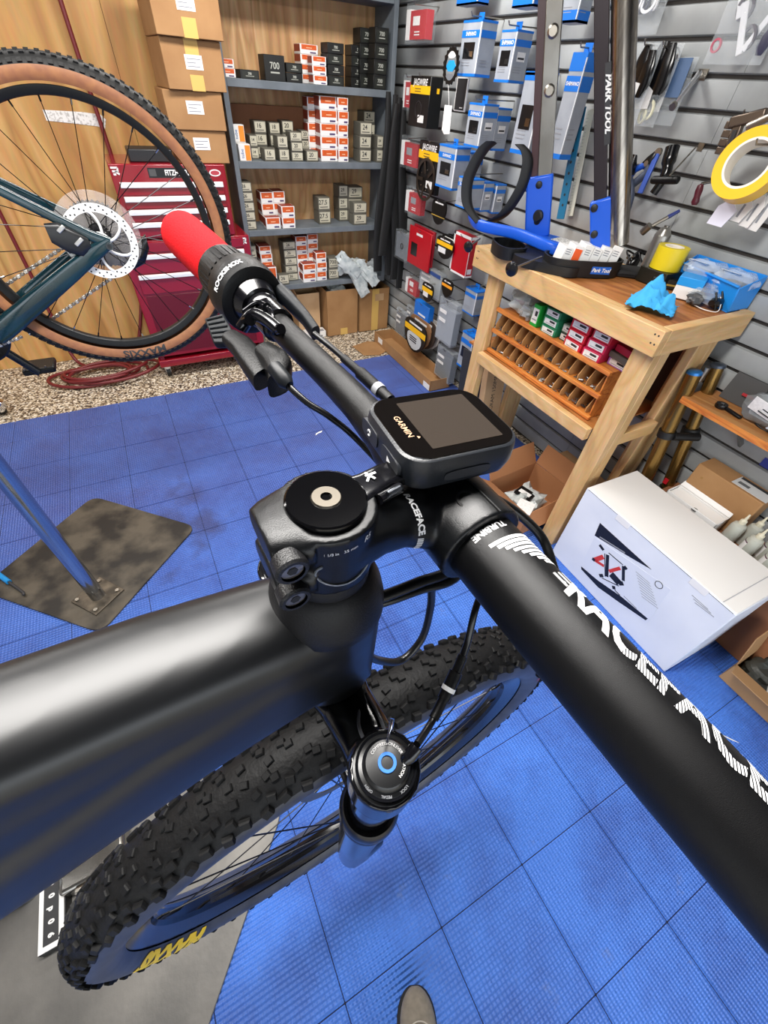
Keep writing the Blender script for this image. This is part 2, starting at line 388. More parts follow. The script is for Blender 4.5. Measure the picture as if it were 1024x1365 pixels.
# --- frame
def sec(c, t, w, h, p=2.8, n=28):
    c = Vector(c); t = Vector(t).normalized(); y = Vector((0, 1, 0)); up = t.cross(y).normalized()
    if up.z < 0: up = -up
    return [c+y*a+up*b for a, b in superell(w, h, p, n)]
fr = MB()
tt = [((.006, -.092), .0250, .028), ((-.03, -.085), .0262, .0265), ((-.08, -.0775), .0268, .0245), ((-.15, -.0735), .0268, .0235), ((-.26, -.070), .025, .022), ((-.42, -.060), .022, .021), ((-.52, -.055), .02, .022)]
fr.loft([sec((a, 0, b), (-1, 0, -.1), w, h, 3.6) for a, b, w, h in ((.010, -.105, .0245, .041), (-.03, -.098, .0275, .039), (-.08, -.0965, .0288, .038), (-.13, -.101, .0292, .037), (-.19, -.108, .0280, .034), (-.25, -.118, .018, .020))])
fr.loft([sec((a[0], 0, a[1]), (-1, 0, .06), w, h, 3.0) for a, w, h in tt])
dt = [((.012, -.112), .027, .036), ((-.03, -.103), .030, .036), ((-.08, -.108), .033, .034), ((-.15, -.133), .035, .034), ((-.26, -.172), .036, .034), ((-.42, -.23), .035, .033), ((-.60, -.295), .034, .034)]
fr.loft([sec((a[0], 0, a[1]), (-1, 0, -.3), w, h, 3.2) for a, w, h in dt])
fr.loft([[Vector((math.cos(2*PI*i/32)*r*1.06, math.sin(2*PI*i/32)*r, z)) for i in range(32)] for z, r in ((-.064, .0235), (-.07, .0258), (-.09, .0268), (-.13, .0272), (-.150, .0262))])
fr.tube([(-.51, 0, .02), (-.53, 0, -.05), (-.60, 0, -.30)], [.019, .02, .024], 20)
fr.cyl((-.605, -.045, -.30), (-.605, .045, -.30), .026, n=24)
frame = remesh(fr.build('frame', FRAME, BK), .0026, 9)
MB().lathe([(0, -.036), (.0185, -.036), (.0192, -.0375), (.0192, -.0435), (.0205, -.0445), (.0235, -.0490), (.0262, -.0560), (.0280, -.0640), (.0284, -.0700), (.026, -.074), (.02, -.076)], (0, 0, 0), (0, 0, 1), 48).build('headset_cover', mat('headset_matte', '#121214', .5, spec=.3, bump=(900, .1)), BK, smooth=40)
MB().tube([(-.53, 0, .00), (-.515, 0, .16)], .0155, 20).build('seatpost', ALU, BK, smooth=40)

# --- stem
st = MB()
st.cyl((0, 0, -.037), (0, 0, -.003), .0198, n=40)
def ring(fx, cz, w, h, p=2.5): return [Vector((fx, a, cz+b)) for a, b in superell(w, h, p, 24)]
st.loft([ring(.006, -.0200, .0195, .0168), ring(.022, -.0230, .0155, .0150, 2.2), ring(.034, -.0270, .0142, .0140, 2.1), ring(.048, -.033, .0170, .0155, 2.1), ring(.062, -.036, .0215, .0185, 2.3)])
st.cyl((.067, -.0265, -.036), (.067, .0265, -.036), .0222, n=40)
for zc in (-.0095, -.0275):
    st.loft([[Vector((-.012, a, zc+b)) for a, b in superell(.0185, .0078, 3, 20)], [Vector((-.022, a, zc+b)) for a, b in superell(.0150, .0075, 3, 20)], [Vector((-.0265, a, zc+b)) for a, b in superell(.0125, .0062, 3, 20)]])
stem = remesh(st.build('stem', mat('stem_black', '#090a0c', .32, spec=.38, bump=(2500, .10)), BK), .0011, 6)
for zc in (-.0095, -.0275):
    b = MB().cyl((-.0215, -.0155, zc), (-.0215, -.0192, zc), .0041, n=20).build('bolt', STEEL, stem, smooth=40)
    MB().lathe([(.0041, 0), (.0060, -.001), (.0064, .005), (.0056, .006), (.0044, .006)], (-.0215, -.0142, zc), (0, -1, 0), 24).build('bolt_boss', MATTE, stem, smooth=40)
    MB().cyl((-.0215, -.0190, zc), (-.0215, -.01945, zc), .0020, n=6).build('hex_socket', mat('socket_dark', '#1a1a1a', .6), stem)
# oval recess line on the stem flank
ovl = MB().tube([(.0005+.0125*math.cos(t), -math.sqrt(.0199**2-(.0005+.0125*math.cos(t))**2)-.0001, -.0215+.0085*math.sin(t)) for t in [R(-215+i*8) for i in range(32)]], .00055, 6)
ovl.build('recess_line', mat('recess_edge', '#858b94', .4), stem, smooth=60)
# white RACE FACE band round the neck
def wraptext_neck(txt, fx, size, r, a0, cz, name):
    mb = text_mb(txt, size, slices=[(0, .0012)], bold=.0002)
    mb.v = [(fx+p[1], -r*math.cos(a0-p[0]/r), cz+r*math.sin(a0-p[0]/r)) for p in mb.v]
    return wrapto(mb.build(name, WHITE, stem, flip=False), stem, .00025)
wraptext_neck('RACEFACE', .0385, .0046, .0155, R(52), -.0285, 'stem_lettering')
strip = MB(); n = 12
for i in range(n):
    a = R(8-i*4.2); strip.add([(.0368+dx, -.016*math.cos(b), -.0295+.016*math.sin(b)) for dx, b in ((0, a), (.0030, a-R(2.6)), (.0030, a-R(4.6)), (0, a-R(2.2)))], [(0, 1, 2, 3)])
wrapto(strip.build('hatch_band', WHITE, stem, flip=False), stem, .00025)
wrapto(put_text('R5', .0042, (.0095, -.0202, -.0080), (1, 0, .12), (0, 0, 1), 'size_mark', WHITE, stem, shear=.2), stem, .0003)
wrapto(put_text('1 1/8 in   35 mm', .0022, (-.0035, -.0205, -.0092), (1, 0, .06), (0, 0, 1), 'size_print', WHITE, stem), stem, .0003)
MB().lathe([(0, 0), (.0042, 0), (.0046, .0004), (.0046, .002), (.0035, .002), (.0033, -.003), (0, -.003)], (.0620, -.0125, -.0165), Vector((-.15, -.25, 1)), 20).build('faceplate_hole', mat('hole_dark', '#050505', .5), stem, smooth=40)
MB().tube([(.0670+.0226*math.cos(t), 0, -.036+.0226*math.sin(t)) for t in [R(-30+i*6) for i in range(26)]], .0004, 6)
for sy in (-1, 1):
    MB().tube([(.0695+.0003, sy*.0265*k, -.036+.0223) for k in (0, .5, .99)], .0005, 6).build('faceplate_gap', mat('hole_dark', '#050505'), stem)

# --- top cap with computer mount
cap = MB().lathe([(0, 0), (.0149, 0), (.0156, -.0005), (.0158, -.0012), (.0158, -.0030), (.0152, -.0037), (.0146, -.0039), (.0146, -.0048), (.0152, -.0052), (.0152, -.0075), (.0149, -.0085)], (0, 0, 0), (0, 0, 1), 64).build('top_cap', mat('cap_black', '#050506', .09), BK, smooth=30)
MB().lathe([(.0022, .0002), (.0054, .0002), (.0058, -.0002), (.0060, -.0010)], (0, 0, .0005), (0, 0, 1), 40).build('cap_bolt', mat('cap_bolt_steel', '#565149', .42, metal=.9), cap, smooth=40)
MB().lathe([(.0022, .0004), (.0022, -.002), (0, -.002)], (0, 0, .0003), (0, 0, 1), 6).build('hex_socket', mat('socket_steel', '#8a8780', .35, metal=1), cap)
arm = MB(); arm.loft([[Vector((fx, y0+a, z0+b)) for a, b in superell(w, h, 4, 20)] for fx, y0, z0, w, h in ((.010, .001, -.0045, .009, .0030), (.018, .0025, -.0045, .0072, .0030), (.030, .0065, -.0060, .0066, .0030), (.048, .0105, -.0105, .0066, .0026))])
arm.cyl((.020, -.0055, -.0045), (.032, -.0022, -.0055), .0024, n=16)
armo = arm.build('mount_arm', ALU, cap, smooth=40)
MB().cyl((.0235, -.0058, -.0030), (.0305, -.0040, -.0037), .0016, n=14).build('pinch_bolt', mat('pinch_bolt_metal', '#8f949c', .25, metal=1), cap, smooth=40)
kk = MB()
for a, b in (((0, 0), (.0046, .0024)), ((.0016, .0042), (.0016, -.0006)), ((.0016, .0016), (.0048, -.0014))):
    kk.bar((.0205+a[1], .0075-a[0], -.0011), (.0205+b[1], .0075-b[0], -.0013), .0010, .0003)
kk.build('mount_logo', WHITE, cap)

# --- handlebar
bp = [((.067, -.40, -.02), .0112), ((.060, -.30, -.026), .0112), ((.066, -.24, -.033), .0120), ((.067, -.20, -.036), .0145), ((.067, -.16, -.036), .0166), ((.067, -.12, -.036), .0172), ((.067, -.06, -.036), .0175), ((.067, 0, -.036), .0175), ((.067, .030, -.036), .0170), ((.067, .048, -.0355), .0145), ((.0665, .068, -.034), .0118), ((.0650, .10, -.0315), .0104), ((.061, .14, -.0285), .0098), ((.055, .18, -.0245), .0095), ((.050, .22, -.021), .0094), ((.045, .26, -.018), .0094), ((.040, .30, -.015), .0094), ((.030, .388, -.011), .0094)]
def bar_pts(k=6):
    P = smoothpts([p for p, r in bp], k); rr = []
    for i in range(len(bp)-1):
        for j in range(k): t = j/k; t = t*t*(3-2*t); rr.append(bp[i][1]*(1-t)+bp[i+1][1]*t)
    return P, rr+[bp[-1][1]]
P, rr = bar_pts()
hb = MB().tube(P, rr, 40).build('handlebar', BARM, BK, smooth=60)
def bar_at(l):
    for i in range(len(P)-1):
        if P[i].y <= l <= P[i+1].y:
            t = (l-P[i].y)/(P[i+1].y-P[i].y); return P[i].lerp(P[i+1], t), rr[i]*(1-t)+rr[i+1]*t
    return P[-1], rr[-1]
def bartext(mb, l0, ang0, name, m, hgt):
    """mb in xy: x runs to the rider's right along the bar, y from ang0 forwards around it"""
    out = []
    for x, y, _ in mb.v:
        l = l0-x; c, r = bar_at(l); a = ang0+y/r; out.append((c.x+(r+.00015)*math.sin(a), l, c.z+(r+.00015)*math.cos(a)))
    mb.v = out; return mb.build(name, m, hb, flip=False)
HATCH = mat('hatched_white_print', '#e8e8e8', .5)
nt = HATCH.node_tree; tcn = nt.nodes.new('ShaderNodeTexCoord'); sepn = nt.nodes.new('ShaderNodeSeparateXYZ'); nt.links.new(tcn.outputs['Object'], sepn.inputs[0])
def mth(op, a, b):
    q = nt.nodes.new('ShaderNodeMath'); q.operation = op
    for i, x in enumerate((a, b)):
        if isinstance(x, (int, float)): q.inputs[i].default_value = x
        elif x is not None: nt.links.new(x, q.inputs[i])
    return q.outputs[0]
w1 = mth('SINE', mth('MULTIPLY', mth('ADD', sepn.outputs['Y'], mth('MULTIPLY', sepn.outputs['X'], -.55)), 5200), None)
thr = mth('MULTIPLY', mth('ADD', sepn.outputs['Y'], .075), 24)         # hatching grows from nothing at the first letter
g = mth('GREATER_THAN', w1, mth('ADD', mth('MAXIMUM', mth('MULTIPLY', thr, 1.0), -.25), -.30 if False else -.05))
fade = mth('GREATER_THAN', mth('ADD', sepn.outputs['Y'], .094), 0)
k_ = mth('MAXIMUM', g, fade)
mxn = nt.nodes.new('ShaderNodeMixRGB'); mxn.inputs[1].default_value = lin('#17171a'); mxn.inputs[2].default_value = lin('#e8e8e8'); nt.links.new(k_, mxn.inputs[0]); nt.links.new(mxn.outputs[0], nt.nodes['Principled BSDF'].inputs['Base Color'])
bartext(text_mb('RACEFACE', .0215, align='LEFT', slices=[(1, .0012)], bold=.0006, sx=1.02, shear=.0), .0, 0, 'bar_lettering', HATCH, .018) if False else None
tx = text_mb('RACEFACE', .0225, align='LEFT', slices=[(1, .0011)], bold=.0007, sx=.74, shear=-.30)
bartext(tx, -.0660, R(7), 'bar_lettering', HATCH, .018)
lg = MB()
for a, b in (((0, .001), (.0075, .001)), ((.0005, .0042), (.0075, .0042)), ((.001, .0075), (.0072, .0075)), ((.0072, .001), (.0078, .0075))):
    lg.bar((a[0]*.7, a[1], 0), (b[0]*.7+.002, b[1], 0), .0017, .00001, up=(0, 0, 1))
lg.v = [(x, y, 0) for x, y, z in lg.v]; bartext(lg, -.0585, R(14), 'bar_logo', WHITE, 0)
bartext(text_mb('TURBINE', .0045, align='LEFT', slices=[(1, .001), (0, .001)], bold=.00012, sx=.9), 0, 0, 'x', WHITE, 0) if False else None
tb = text_mb('TURBINE', .0044, align='LEFT', slices=[(0, .0009)], bold=.00015)
out = []
for x, y, _ in tb.v:                                     # reads downwards round the bar
    l = -.0275-y; c, r = bar_at(l); a = R(16)-x/r; out.append((c.x+(r+.00015)*math.sin(a), l, c.z+(r+.00015)*math.cos(a)))
tb.v = out; tb.build('model_lettering', WHITE, hb, flip=False)
ch = MB()
for i in range(8):
    n = 10; x0 = .0350+i*.0024; a0 = R(-30+i*7.5); a1 = R(52)
    pts = []
    for j in range(n+1):
        t = j/n; a = a0+(a1-a0)*t
        for w in (0, .0015+.0002*(i < 2)):
            l = -x0-w-.0020*t; c, r = bar_at(l); pts.append((c.x+(r+.00015)*math.sin(a), l, c.z+(r+.00015)*math.cos(a)))
    ch.add(pts, [(2*j, 2*j+1, 2*j+3, 2*j+2) for j in range(n)])
ch.build('stripe_graphic', WHITE, hb, flip=False)

# --- grips and the remote on the left end
def barlathe(l0, l1, prof_r, name, m, n=40, parent=BK):
    ps = []; rs = []
    for t, r in prof_r: c, _ = bar_at(l0+(l1-l0)*t); ps.append(c); rs.append(r)
    return MB().tube(ps, rs, n).build(name, m, parent, smooth=35)
barlathe(.288, .392, [(0, .0178), (.02, .0186), (.1, .0192), (.4, .0196), (.8, .0197), (.93, .0192), (.97, .0178), (.995, .0150), (1, .010)], 'grip', REDF)
barlathe(-.30, -.40, [(0, .0175), (.02, .0184), (.5, .0192), (.93, .019), (.99, .015), (1, .010)], 'grip', REDF)
tw = barlathe(.235, .292, [(0, .0215), (.03, .0250), (.20, .0262), (.44, .0258), (.50, .0236), (.56, .0218), (.98, .0212), (1, .0195)], 'twist_remote', PLAS)
c0, _ = bar_at(.262); c1, _ = bar_at(.290); axv = (c1-c0).normalized(); u_, v_, w_ = basis(axv)
for i in range(28):
    a = 2*PI*i/28; d = u_*math.cos(a)+v_*math.sin(a)
    MB().bar(c0+axv*.006+d*.0218, c1-axv*.003+d*.0208, .0022, .0016, up=d).build('rib', PLAS, tw)
tr = text_mb('ROCKSHOX', .0078, slices=[(0, .0012)], sx=.72, bold=.00025); out = []
ca, _ = bar_at(.243)
for x, y, _z in tr.v:
    cc, _ = bar_at(.2450); r = .0262; b0 = R(-40)+x/r
    d = Vector((math.sin(b0), 0, math.cos(b0))); d = (d-axv*d.dot(axv)).normalized()
    out.append(tuple(cc+axv*(y*.8)+d*(r+.0004)))
tr.v = out; wrapto(tr.build('remote_lettering', WHITE, tw, flip=False), tw, .0003)
barlathe(.215, .237, [(0, .0115), (.15, .0132), (.3, .0132), (.34, .0122), (.42, .0122), (.46, .0148), (.9, .0180), (1, .0190)], 'remote_collar', ALU)
# dropper remote: clamp, paddle, body, cable
cl = barlathe(.196, .216, [(0, .0100), (.05, .0124), (.95, .0124), (1, .0100)], 'lever_clamp', ALU)
for px, py, d, r in ((328, 428, .298, .0042), (350, 412, .300, .0032), (368, 440, .290, .0034)):
    q = bd(px, py, d); MB().cyl(q, q+Vector((.001, -.008, .004)), r, n=18).build('clamp_bolt', mat('glossy_black_bolt', '#1b1b1e', .1, metal=.6), cl, smooth=40)
MB().tube(smoothpts([bd(322, 438, .30), bd(336, 420, .295), bd(352, 424, .292), bd(372, 440, .288)], 5), .0045, 14).build('clamp_strap', ALU, cl, smooth=50)
MB().tube(smoothpts([bd(325, 415, .298), bd(345, 403, .298), bd(362, 418, .292), bd(366, 445, .288)], 5), .0018, 10).build('clamp_hinge', mat('glossy_black_bolt', '#1b1b1e', .1), cl, smooth=50)
pd = MB(); q0 = bd(272, 424, .300); q1 = bd(297, 417, .300); q2 = bd(318, 456, .288); q3 = bd(284, 457, .290)
nrm = (q1-q0).cross(q3-q0).normalized(); nrm = nrm if nrm.z > 0 else -nrm
pd.prism([(0, 0)], q0, (1, 0, 0), (0, 1, 0), (0, 0, 0)) if False else None
vw_ = (camL-(q0+q2)*.5).normalized() if False else ((BKI @ CAMP)-(q0+q2)*.5).normalized(); nrm = nrm if nrm.dot(vw_) > 0 else -nrm
pd.add([q0, q1, q2, q3]+[p-nrm*.006 for p in (q0, q1, q2, q3)], [(0, 1, 2, 3), (7, 6, 5, 4), (0, 4, 5, 1), (1, 5, 6, 2), (2, 6, 7, 3), (3, 7, 4, 0)])
pdo = pd.build('remote_paddle', GREYP, BK, bevel=.0012, seg=2)
for i in range(5):
    t = .12+.17*i; MB().tube([q0.lerp(q3, t).lerp(q1.lerp(q2, t), .1)+nrm*.0003, q0.lerp(q3, t).lerp(q1.lerp(q2, t), .9)+nrm*.0003], .0008, 6).build('paddle_rib', GREYP, pdo)
lv = MB(); 
lv.loft([[c+Vector((0, a*.5, b)) + Vector((a, 0, 0)) for a, b in superell(w, h, 3, 16)] for c, w, h in ((bd(306, 450, .292), .006, .005), (bd(322, 462, .290), .008, .006), (bd(340, 485, .284), .0095, .007), (bd(352, 505, .279), .0085, .007))])
lv.build('lever_body', PLAS, BK, smooth=45)
lb = MB().loft([[c+Vector((a, a*.3, b)) for a, b in superell(w, h, 3.4, 16)] for c, w, h in ((bd(352, 470, .286), .007, .007), (bd(368, 484, .280), .0095, .008), (bd(374, 496, .276), .0095, .0085), (bd(372, 512, .272), .0085, .0085))]).build('cable_stop', PLAS, BK, smooth=45)
MB().tube([bd(366, 490, .262), bd(380, 508, .258), bd(386, 514, .257)], [.0050, .0052, .0030], 16).build('barrel_adjuster', GREYP, BK, smooth=40)
cabm = mat('cable_housing', '#0b0b0c', .3)
def cable(name, pts, r=.0022, k=8): return MB().tube(smoothpts(pts, k), r, 12).build(name, cabm, BK, smooth=60)
cable('dropper_cable', [bd(384, 514, .258), bd(410, 537, .258), bd(440, 556, .262), bd(480, 590, .275), (.085, .03, -.08)], .0021)
# brake: master cylinder on the forward side of the bar, hose along it
br = MB().loft([[c+Vector((a*.9, a*.35, b)) for a, b in superell(w, h, 3, 16)] for c, w, h in ((bd(352, 372, .335), .006, .007), (bd(385, 400, .325), .0055, .006), (bd(408, 425, .314), .0045, .005), (bd(421, 444, .306), .0045, .0050))]).build('brake_lever', GREYP, BK, smooth=40)
hose = [bd(419, 445, .302), bd(443, 464, .295), bd(469, 487, .285), bd(499, 514, .270), bd(530, 543, .258), bd(565, 578, .248)]
cable('brake_hose', hose, .0022)
for a, b, r in ((.35, .52, .0030), (.52, .68, .0042), (.68, .72, .0045), (.72, .80, .0038)):
    hp = smoothpts(hose, 10); i0 = int(a*len(hp)*.92); i1 = max(i0+1, int(b*len(hp)*.92))
    MB().tube(hp[i0:i1+1], r, 14).build('hose_joint', PLAS if r != .0045 else GREYINK, BK, smooth=40)

# --- cables round the head tube
cable('front_brake_hose', [bd(655, 662, .215), bd(690, 684, .222), bd(722, 716, .226), (.114, -.041, -.062), (.119, -.056, -.085), (.10, -.075, -.12)], .0026)
cable('shift_cable', [bd(480, 806, .205), bd(520, 792, .212), bd(560, 776, .220), bd(600, 760, .232), (.095, 0, -.075)], .0031)
cable('rear_brake_hose', [bd(478, 812, .209), bd(520, 800, .214), bd(560, 786, .222), bd(605, 772, .234), (.096, -.004, -.085)], .0026)
MB().lathe([(.0035, 0), (.0062, .0005), (.0072, -.002)], bd(482, 808, .206), Vector((.8, -.35, .3)), 20).build('cable_port', PLAS, BK, smooth=40)
cable('loop_cable', [bd(575, 775, .25), bd(574, 810, .27), bd(562, 852, .29), bd(535, 880, .29), bd(505, 880, .27), bd(482, 868, .245)], .0026)
cable('lockout_cable', [bd(665, 740, .25), bd(648, 775, .235), bd(634, 812, .225), bd(622, 860, .228), bd(604, 905, .226), bd(578, 958, .220), bd(556, 992, .206)], .0019)
lc = smoothpts([bd(634, 812, .225), bd(622, 860, .228), bd(604, 905, .226), bd(578, 958, .220), bd(556, 992, .206)], 10)
for a, b, r in ((13, 18, .0026), (18, 22, .0036), (22, 23, .0038), (23, 25, .0034), (25, 30, .0027)):
    MB().tube(lc[a:b+1], r, 14).build('cable_joiner', PLAS if r != .0038 else WHITE, BK, smooth=40)

cable('grip_cable', [bd(858, 1040, .20), bd(888, 1080, .187), bd(935, 1142, .178), bd(985, 1208, .170), bd(1045, 1285, .165)], .0028)
# --- fork
LX = -.0695
cr = MB()
cr.loft([[Vector((fx+a, y, zc+b)) for a, b in superell(w, h, 2.6, 24)] for y, fx, zc, w, h in ((-.073, 0, -.142, .0165, .013), (-.05, .001, -.146, .0155, .013), (-.025, .001, -.155, .0165, .012), (0, 0, -.158, .022, .011), (.025, .001, -.155, .0165, .012), (.05, .001, -.146, .0155, .013), (.073, 0, -.142, .0165, .013))])
for s in (-1, 1): cr.cyl((0, s*.0695, -.160), (0, s*.0695, -.129), .0185, n=32)
cr.cyl((0, 0, -.165), (0, 0, -.148), .022, n=32)
crown = remesh(cr.build('fork_crown', mat('fork_gloss_black', '#0b0b0d', .12), BK), .0015, 4)
for d in (-.0075, .0045):
    MB().tube(smoothpts([(.004+d*.4+.006, -.030+d*.2, -.1435), (.006+d, -.044, -.1345), (.004+d, -.055, -.1300)], 5), .0011, 8).build('crown_rib', mat('fork_edge_highlight', '#55575c', .15), crown, smooth=60)  # ribs coloured lighter grey to stand for the silver highlight on the crown
FORKG = mat('fork_lower_gloss', '#15171c', .10)
for s in (-1, 1):
    y = s*.0695
    MB().cyl((0, y, -.30), (0, y, -.125), .0155, n=36).build('stanchion', mat('stanchion_gloss', '#1a1b1f', .06, metal=.5), BK, smooth=40)
    MB().lathe([(.0157, .012), (.0185, .012), (.0205, .009), (.0212, .004), (.0212, -.002), (.0200, -.004), (.0200, -.008), (.0209, -.010), (.0209, -.016), (.0190, -.020)], (0, y, -.246), (0, 0, 1), 40).build('dust_seal', RUB if s > 0 else mat('seal_gloss', '#0c0c0d', .25), BK, smooth=30)
    MB().tube([(0, y, -.262), (0, y, -.40), (.002, y, -.58), (.02, y, -.65), (.046, y, -.672)], [.0192, .0188, .018, .017, .014], 32).build('fork_lower', FORKG, BK, smooth=40)
    if s > 0: MB().lathe([(0, .004), (.012, .004), (.0145, .002), (.0145, -.006)], (0, y, -.127), (0, 0, 1), 32).build('air_cap', ALU, BK, smooth=30)
dial = MB().lathe([(0, .001), (.0062, .001), (.0105, .0004), (.0118, -.001), (.0122, -.0025), (.0140, -.003), (.0146, -.004), (.0146, -.0065), (.0165, -.007), (.0172, -.0085), (.0172, -.012)], (0, LX, -.1215), (0, 0, 1), 48).build('lockout_dial', mat('dial_black', '#0e0f11', .3), BK, smooth=28)
MB().lathe([(.0031, .0012), (.0046, .0012), (.0046, .0002), (.0031, .0002)], (0, LX, -.1208), (0, 0, 1), 40, close=True).build('blue_ring', mat('blue_ring', '#0f74d4', .4), dial, smooth=30)
def ringtext(txt, size, r, a0, z, name, m=WHITE, inward=False):
    mb = text_mb(txt, size, slices=[(0, .0008)]); out = []
    for x, y, _ in mb.v:
        a = a0-x/r; out.append(((r+y)*math.cos(a), LX+(r+y)*math.sin(a), z))
    mb.v = out; return mb.build(name, m, dial, flip=False)
ringtext('LEVER ROTATION', .0020, .0084, R(-20), -.1200, 'dial_print'); ringtext('OPEN', .0018, .0135, R(200), -.1242, 'dial_print', GREYINK); ringtext('PEDAL', .0018, .0135, R(240), -.1242, 'dial_print', GREYINK); ringtext('LOCK', .0018, .0135, R(280), -.1242, 'dial_print', GREYINK); ringtext('COMPRESSION', .0020, .0084, R(80), -.1200, 'dial_print')
MB().tube([bd(516, 990, .203), bd(519, 976, .205), bd(521, 968, .205), bd(523, 958, .206)], [.0006, .0006, .0012, .0011], 8).build('cable_end', CHROME, dial, smooth=50)
MB().tube([bd(556, 995, .206), bd(548, 1006, .205), bd(535, 1018, .208)], [.0034, .0036, .0030], 14).build('cable_anchor', ALU, dial, smooth=40)

# --- front wheel
AX = Vector((.046, 0, -.665)); YA = Vector((0, 1, 0))
wh = MB()
def tyreprof(R0, w, n=22):
    p = []
    for i in range(n+1):
        a = R(-138+276*i/n); p.append((R0+math.cos(a)*w*.98, math.sin(a)*w))
    return p
TR, TW = .3350, .0322
tp = tyreprof(TR, TW)
ty = MB(); k = len(tp)
ty.lathe(tp, AX, YA, 160)
tyre = ty.build('front_tyre', [TYRE, SIDEW], BK, smooth=50)
for pl in tyre.data.polygons:
    c = pl.center-AX; rad = math.hypot(c.x, c.z)
    pl.material_index = 1 if rad < TR+.0120 else 0
MB().lathe([(.283, -.006), (.286, -.011), (.306, -.0190), (.3120, -.0205), (.3125, -.0185), (.308, -.016), (.304, 0), (.308, .016), (.3125, .0185), (.3120, .0205), (.306, .0190), (.286, .011), (.283, .006)], AX, YA, 128, close=True).build('rim', mat('rim_black', '#0c0c0e', .14), BK, smooth=30)
hubo = MB().lathe([(.008, -.052), (.010, -.050), (.012, -.040), (.026, -.036), (.026, -.033), (.013, -.028), (.012, .028), (.026, .033), (.026, .036), (.012, .040), (.010, .050), (.008, .052)], AX, YA, 32).build('hub', ALU, BK, smooth=30)
MB().lathe([(.058, .0255), (.080, .0255), (.080, .0275), (.058, .0275)], AX, YA, 48, close=True).build('brake_rotor', STEEL, BK, smooth=30)
SPK_M = mat('black_spoke', '#141416', .25, metal=.6)
for i in range(28):
    a = 2*PI*i/28; sd = 1 if i % 2 else -1; off = .55*(1 if (i//2) % 2 else -1)
    h = AX+Vector((math.cos(a+off)*.0245, sd*.0345, math.sin(a+off)*.0245)); r_ = AX+Vector((math.cos(a)*.284, sd*.002, math.sin(a)*.284))
    MB().cyl(h, r_, .0009, n=6, cap=False).build('spoke', SPK_M, hubo)
    MB().cyl(r_, r_.lerp(h, .04), .0018, n=8).build('spoke_nipple', SPK_M, hubo)
# tread knobs
def knob_mesh():
    mb = MB(); a = [(-.5, -.5), (.5, -.5), (.5, .5), (-.5, .5)]
    mb.add([(x, y, -.6) for x, y in a]+[(x*.98, y*.98, .6) for x, y in a]+[(x*.82, y*.82, 1) for x, y in a], [(0, 1, 5, 4), (1, 2, 6, 5), (2, 3, 7, 6), (3, 0, 4, 7), (4, 5, 9, 8), (5, 6, 10, 9), (6, 7, 11, 10), (7, 4, 8, 11), (8, 9, 10, 11)])
    return mb
km = knob_mesh(); kn = []
NP = 116; rnd = random.Random(3)
for i in range(NP):
    for row, (ph, w, l, hh) in enumerate(((-53, .0076, .0098, .0044), (-36, .0068, .0086, .0034), (-20, .0062, .0080, .0030), (-6, .0058, .0078, .0029), (6, .0058, .0078, .0029), (20, .0062, .0080, .0030), (36, .0068, .0086, .0034), (53, .0076, .0098, .0044))):
        a = 2*PI*(i+(.5 if row in (1, 6) else 0)+(.3 if row in (3, 5) else 0))/NP
        if (row in (1, 6) and i % 3 == 2) or (row in (3, 4) and (i+row) % 3 == 0): continue
        phr = R(ph+(6 if (i+row) % 2 else -2)*(1 if ph > 0 else -1)*.8)
        rad = Vector((math.cos(a), 0, math.sin(a))); tan = Vector((-math.sin(a), 0, math.cos(a)))
        nrm = rad*math.cos(phr)+YA*math.sin(phr); sd = tan.cross(nrm)
        pos = AX+rad*(TR+TW*math.cos(phr)*.98)+YA*TW*math.sin(phr)
        tw_ = R(rnd.choice((-14, 10, 0, 18)))
        t2 = tan*math.cos(tw_)+sd*math.sin(tw_); s2 = nrm.cross(t2)
        m = Matrix((t2*l, s2*w, nrm*hh)).transposed().to_4x4(); m.translation = pos
        kn.append((m, nrm))
camL = BKI @ CAMP
vis = []
for m, nrm in kn:
    d = camL-m.translation; f_ = nrm.dot(d.normalized())
    pr = BKM @ m.translation; v = pr-CAMP; z = v.dot(CF)
    ins = z > 0 and -40 < v.dot(CR)/z*FPX+512 < 1060 and -20 < v.dot(CD)/z*FPX+682 < 1400
    vis.append((f_/d.length if ins and f_ > .05 else -1/d.length))
order = sorted(range(len(kn)), key=lambda i: -vis[i])
kmesh = None; rest = MB()
for j, i in enumerate(order):
    if j < 290:
        if kmesh is None: o = MB().add(km.v, km.f).build('tread_knob', TYRE); kmesh = o
        else: o = kmesh.copy(); COL.objects.link(o)
        o.parent = tyre; o.matrix_basis = kn[i][0]
    else:
        rest.add([kn[i][0] @ Vector(p) for p in km.v], km.f)
ro = rest.build('tread_knobs', TYRE, tyre, flip=False); ro['kind'] = 'stuff'
def tyretext(txt, size, r, a0, side, name, m, parent, ax=AX, up=1, **kw):
    mb = text_mb(txt, size, slices=[(0, .005), (1, .0025)], **kw); out = []
    for x, y, _ in mb.v:
        a = a0+side*(x/r)*up; rr_ = r+y*up
        ph = math.acos(max(-1, min(1, (rr_-TR)/TW)))
        e_ = 1+.0009/TW; r3 = TR+TW*.98*math.cos(ph)*e_; out.append((ax.x+r3*math.cos(a), side*TW*math.sin(ph)*e_, ax.z+r3*math.sin(a)))
    mb.v = out; return mb.build(name, m, parent, flip=False)
tyretext('MAXXIS', .0280, .3235, R(-161), -1, 'tyre_lettering', YEL, tyre, up=1, bold=.0018, sx=1.45)
tyretext('MAXXIS', .0165, .3350, R(12), -1, 'tyre_lettering', YEL, tyre, up=-1, bold=.0008, sx=1.25) if False else None
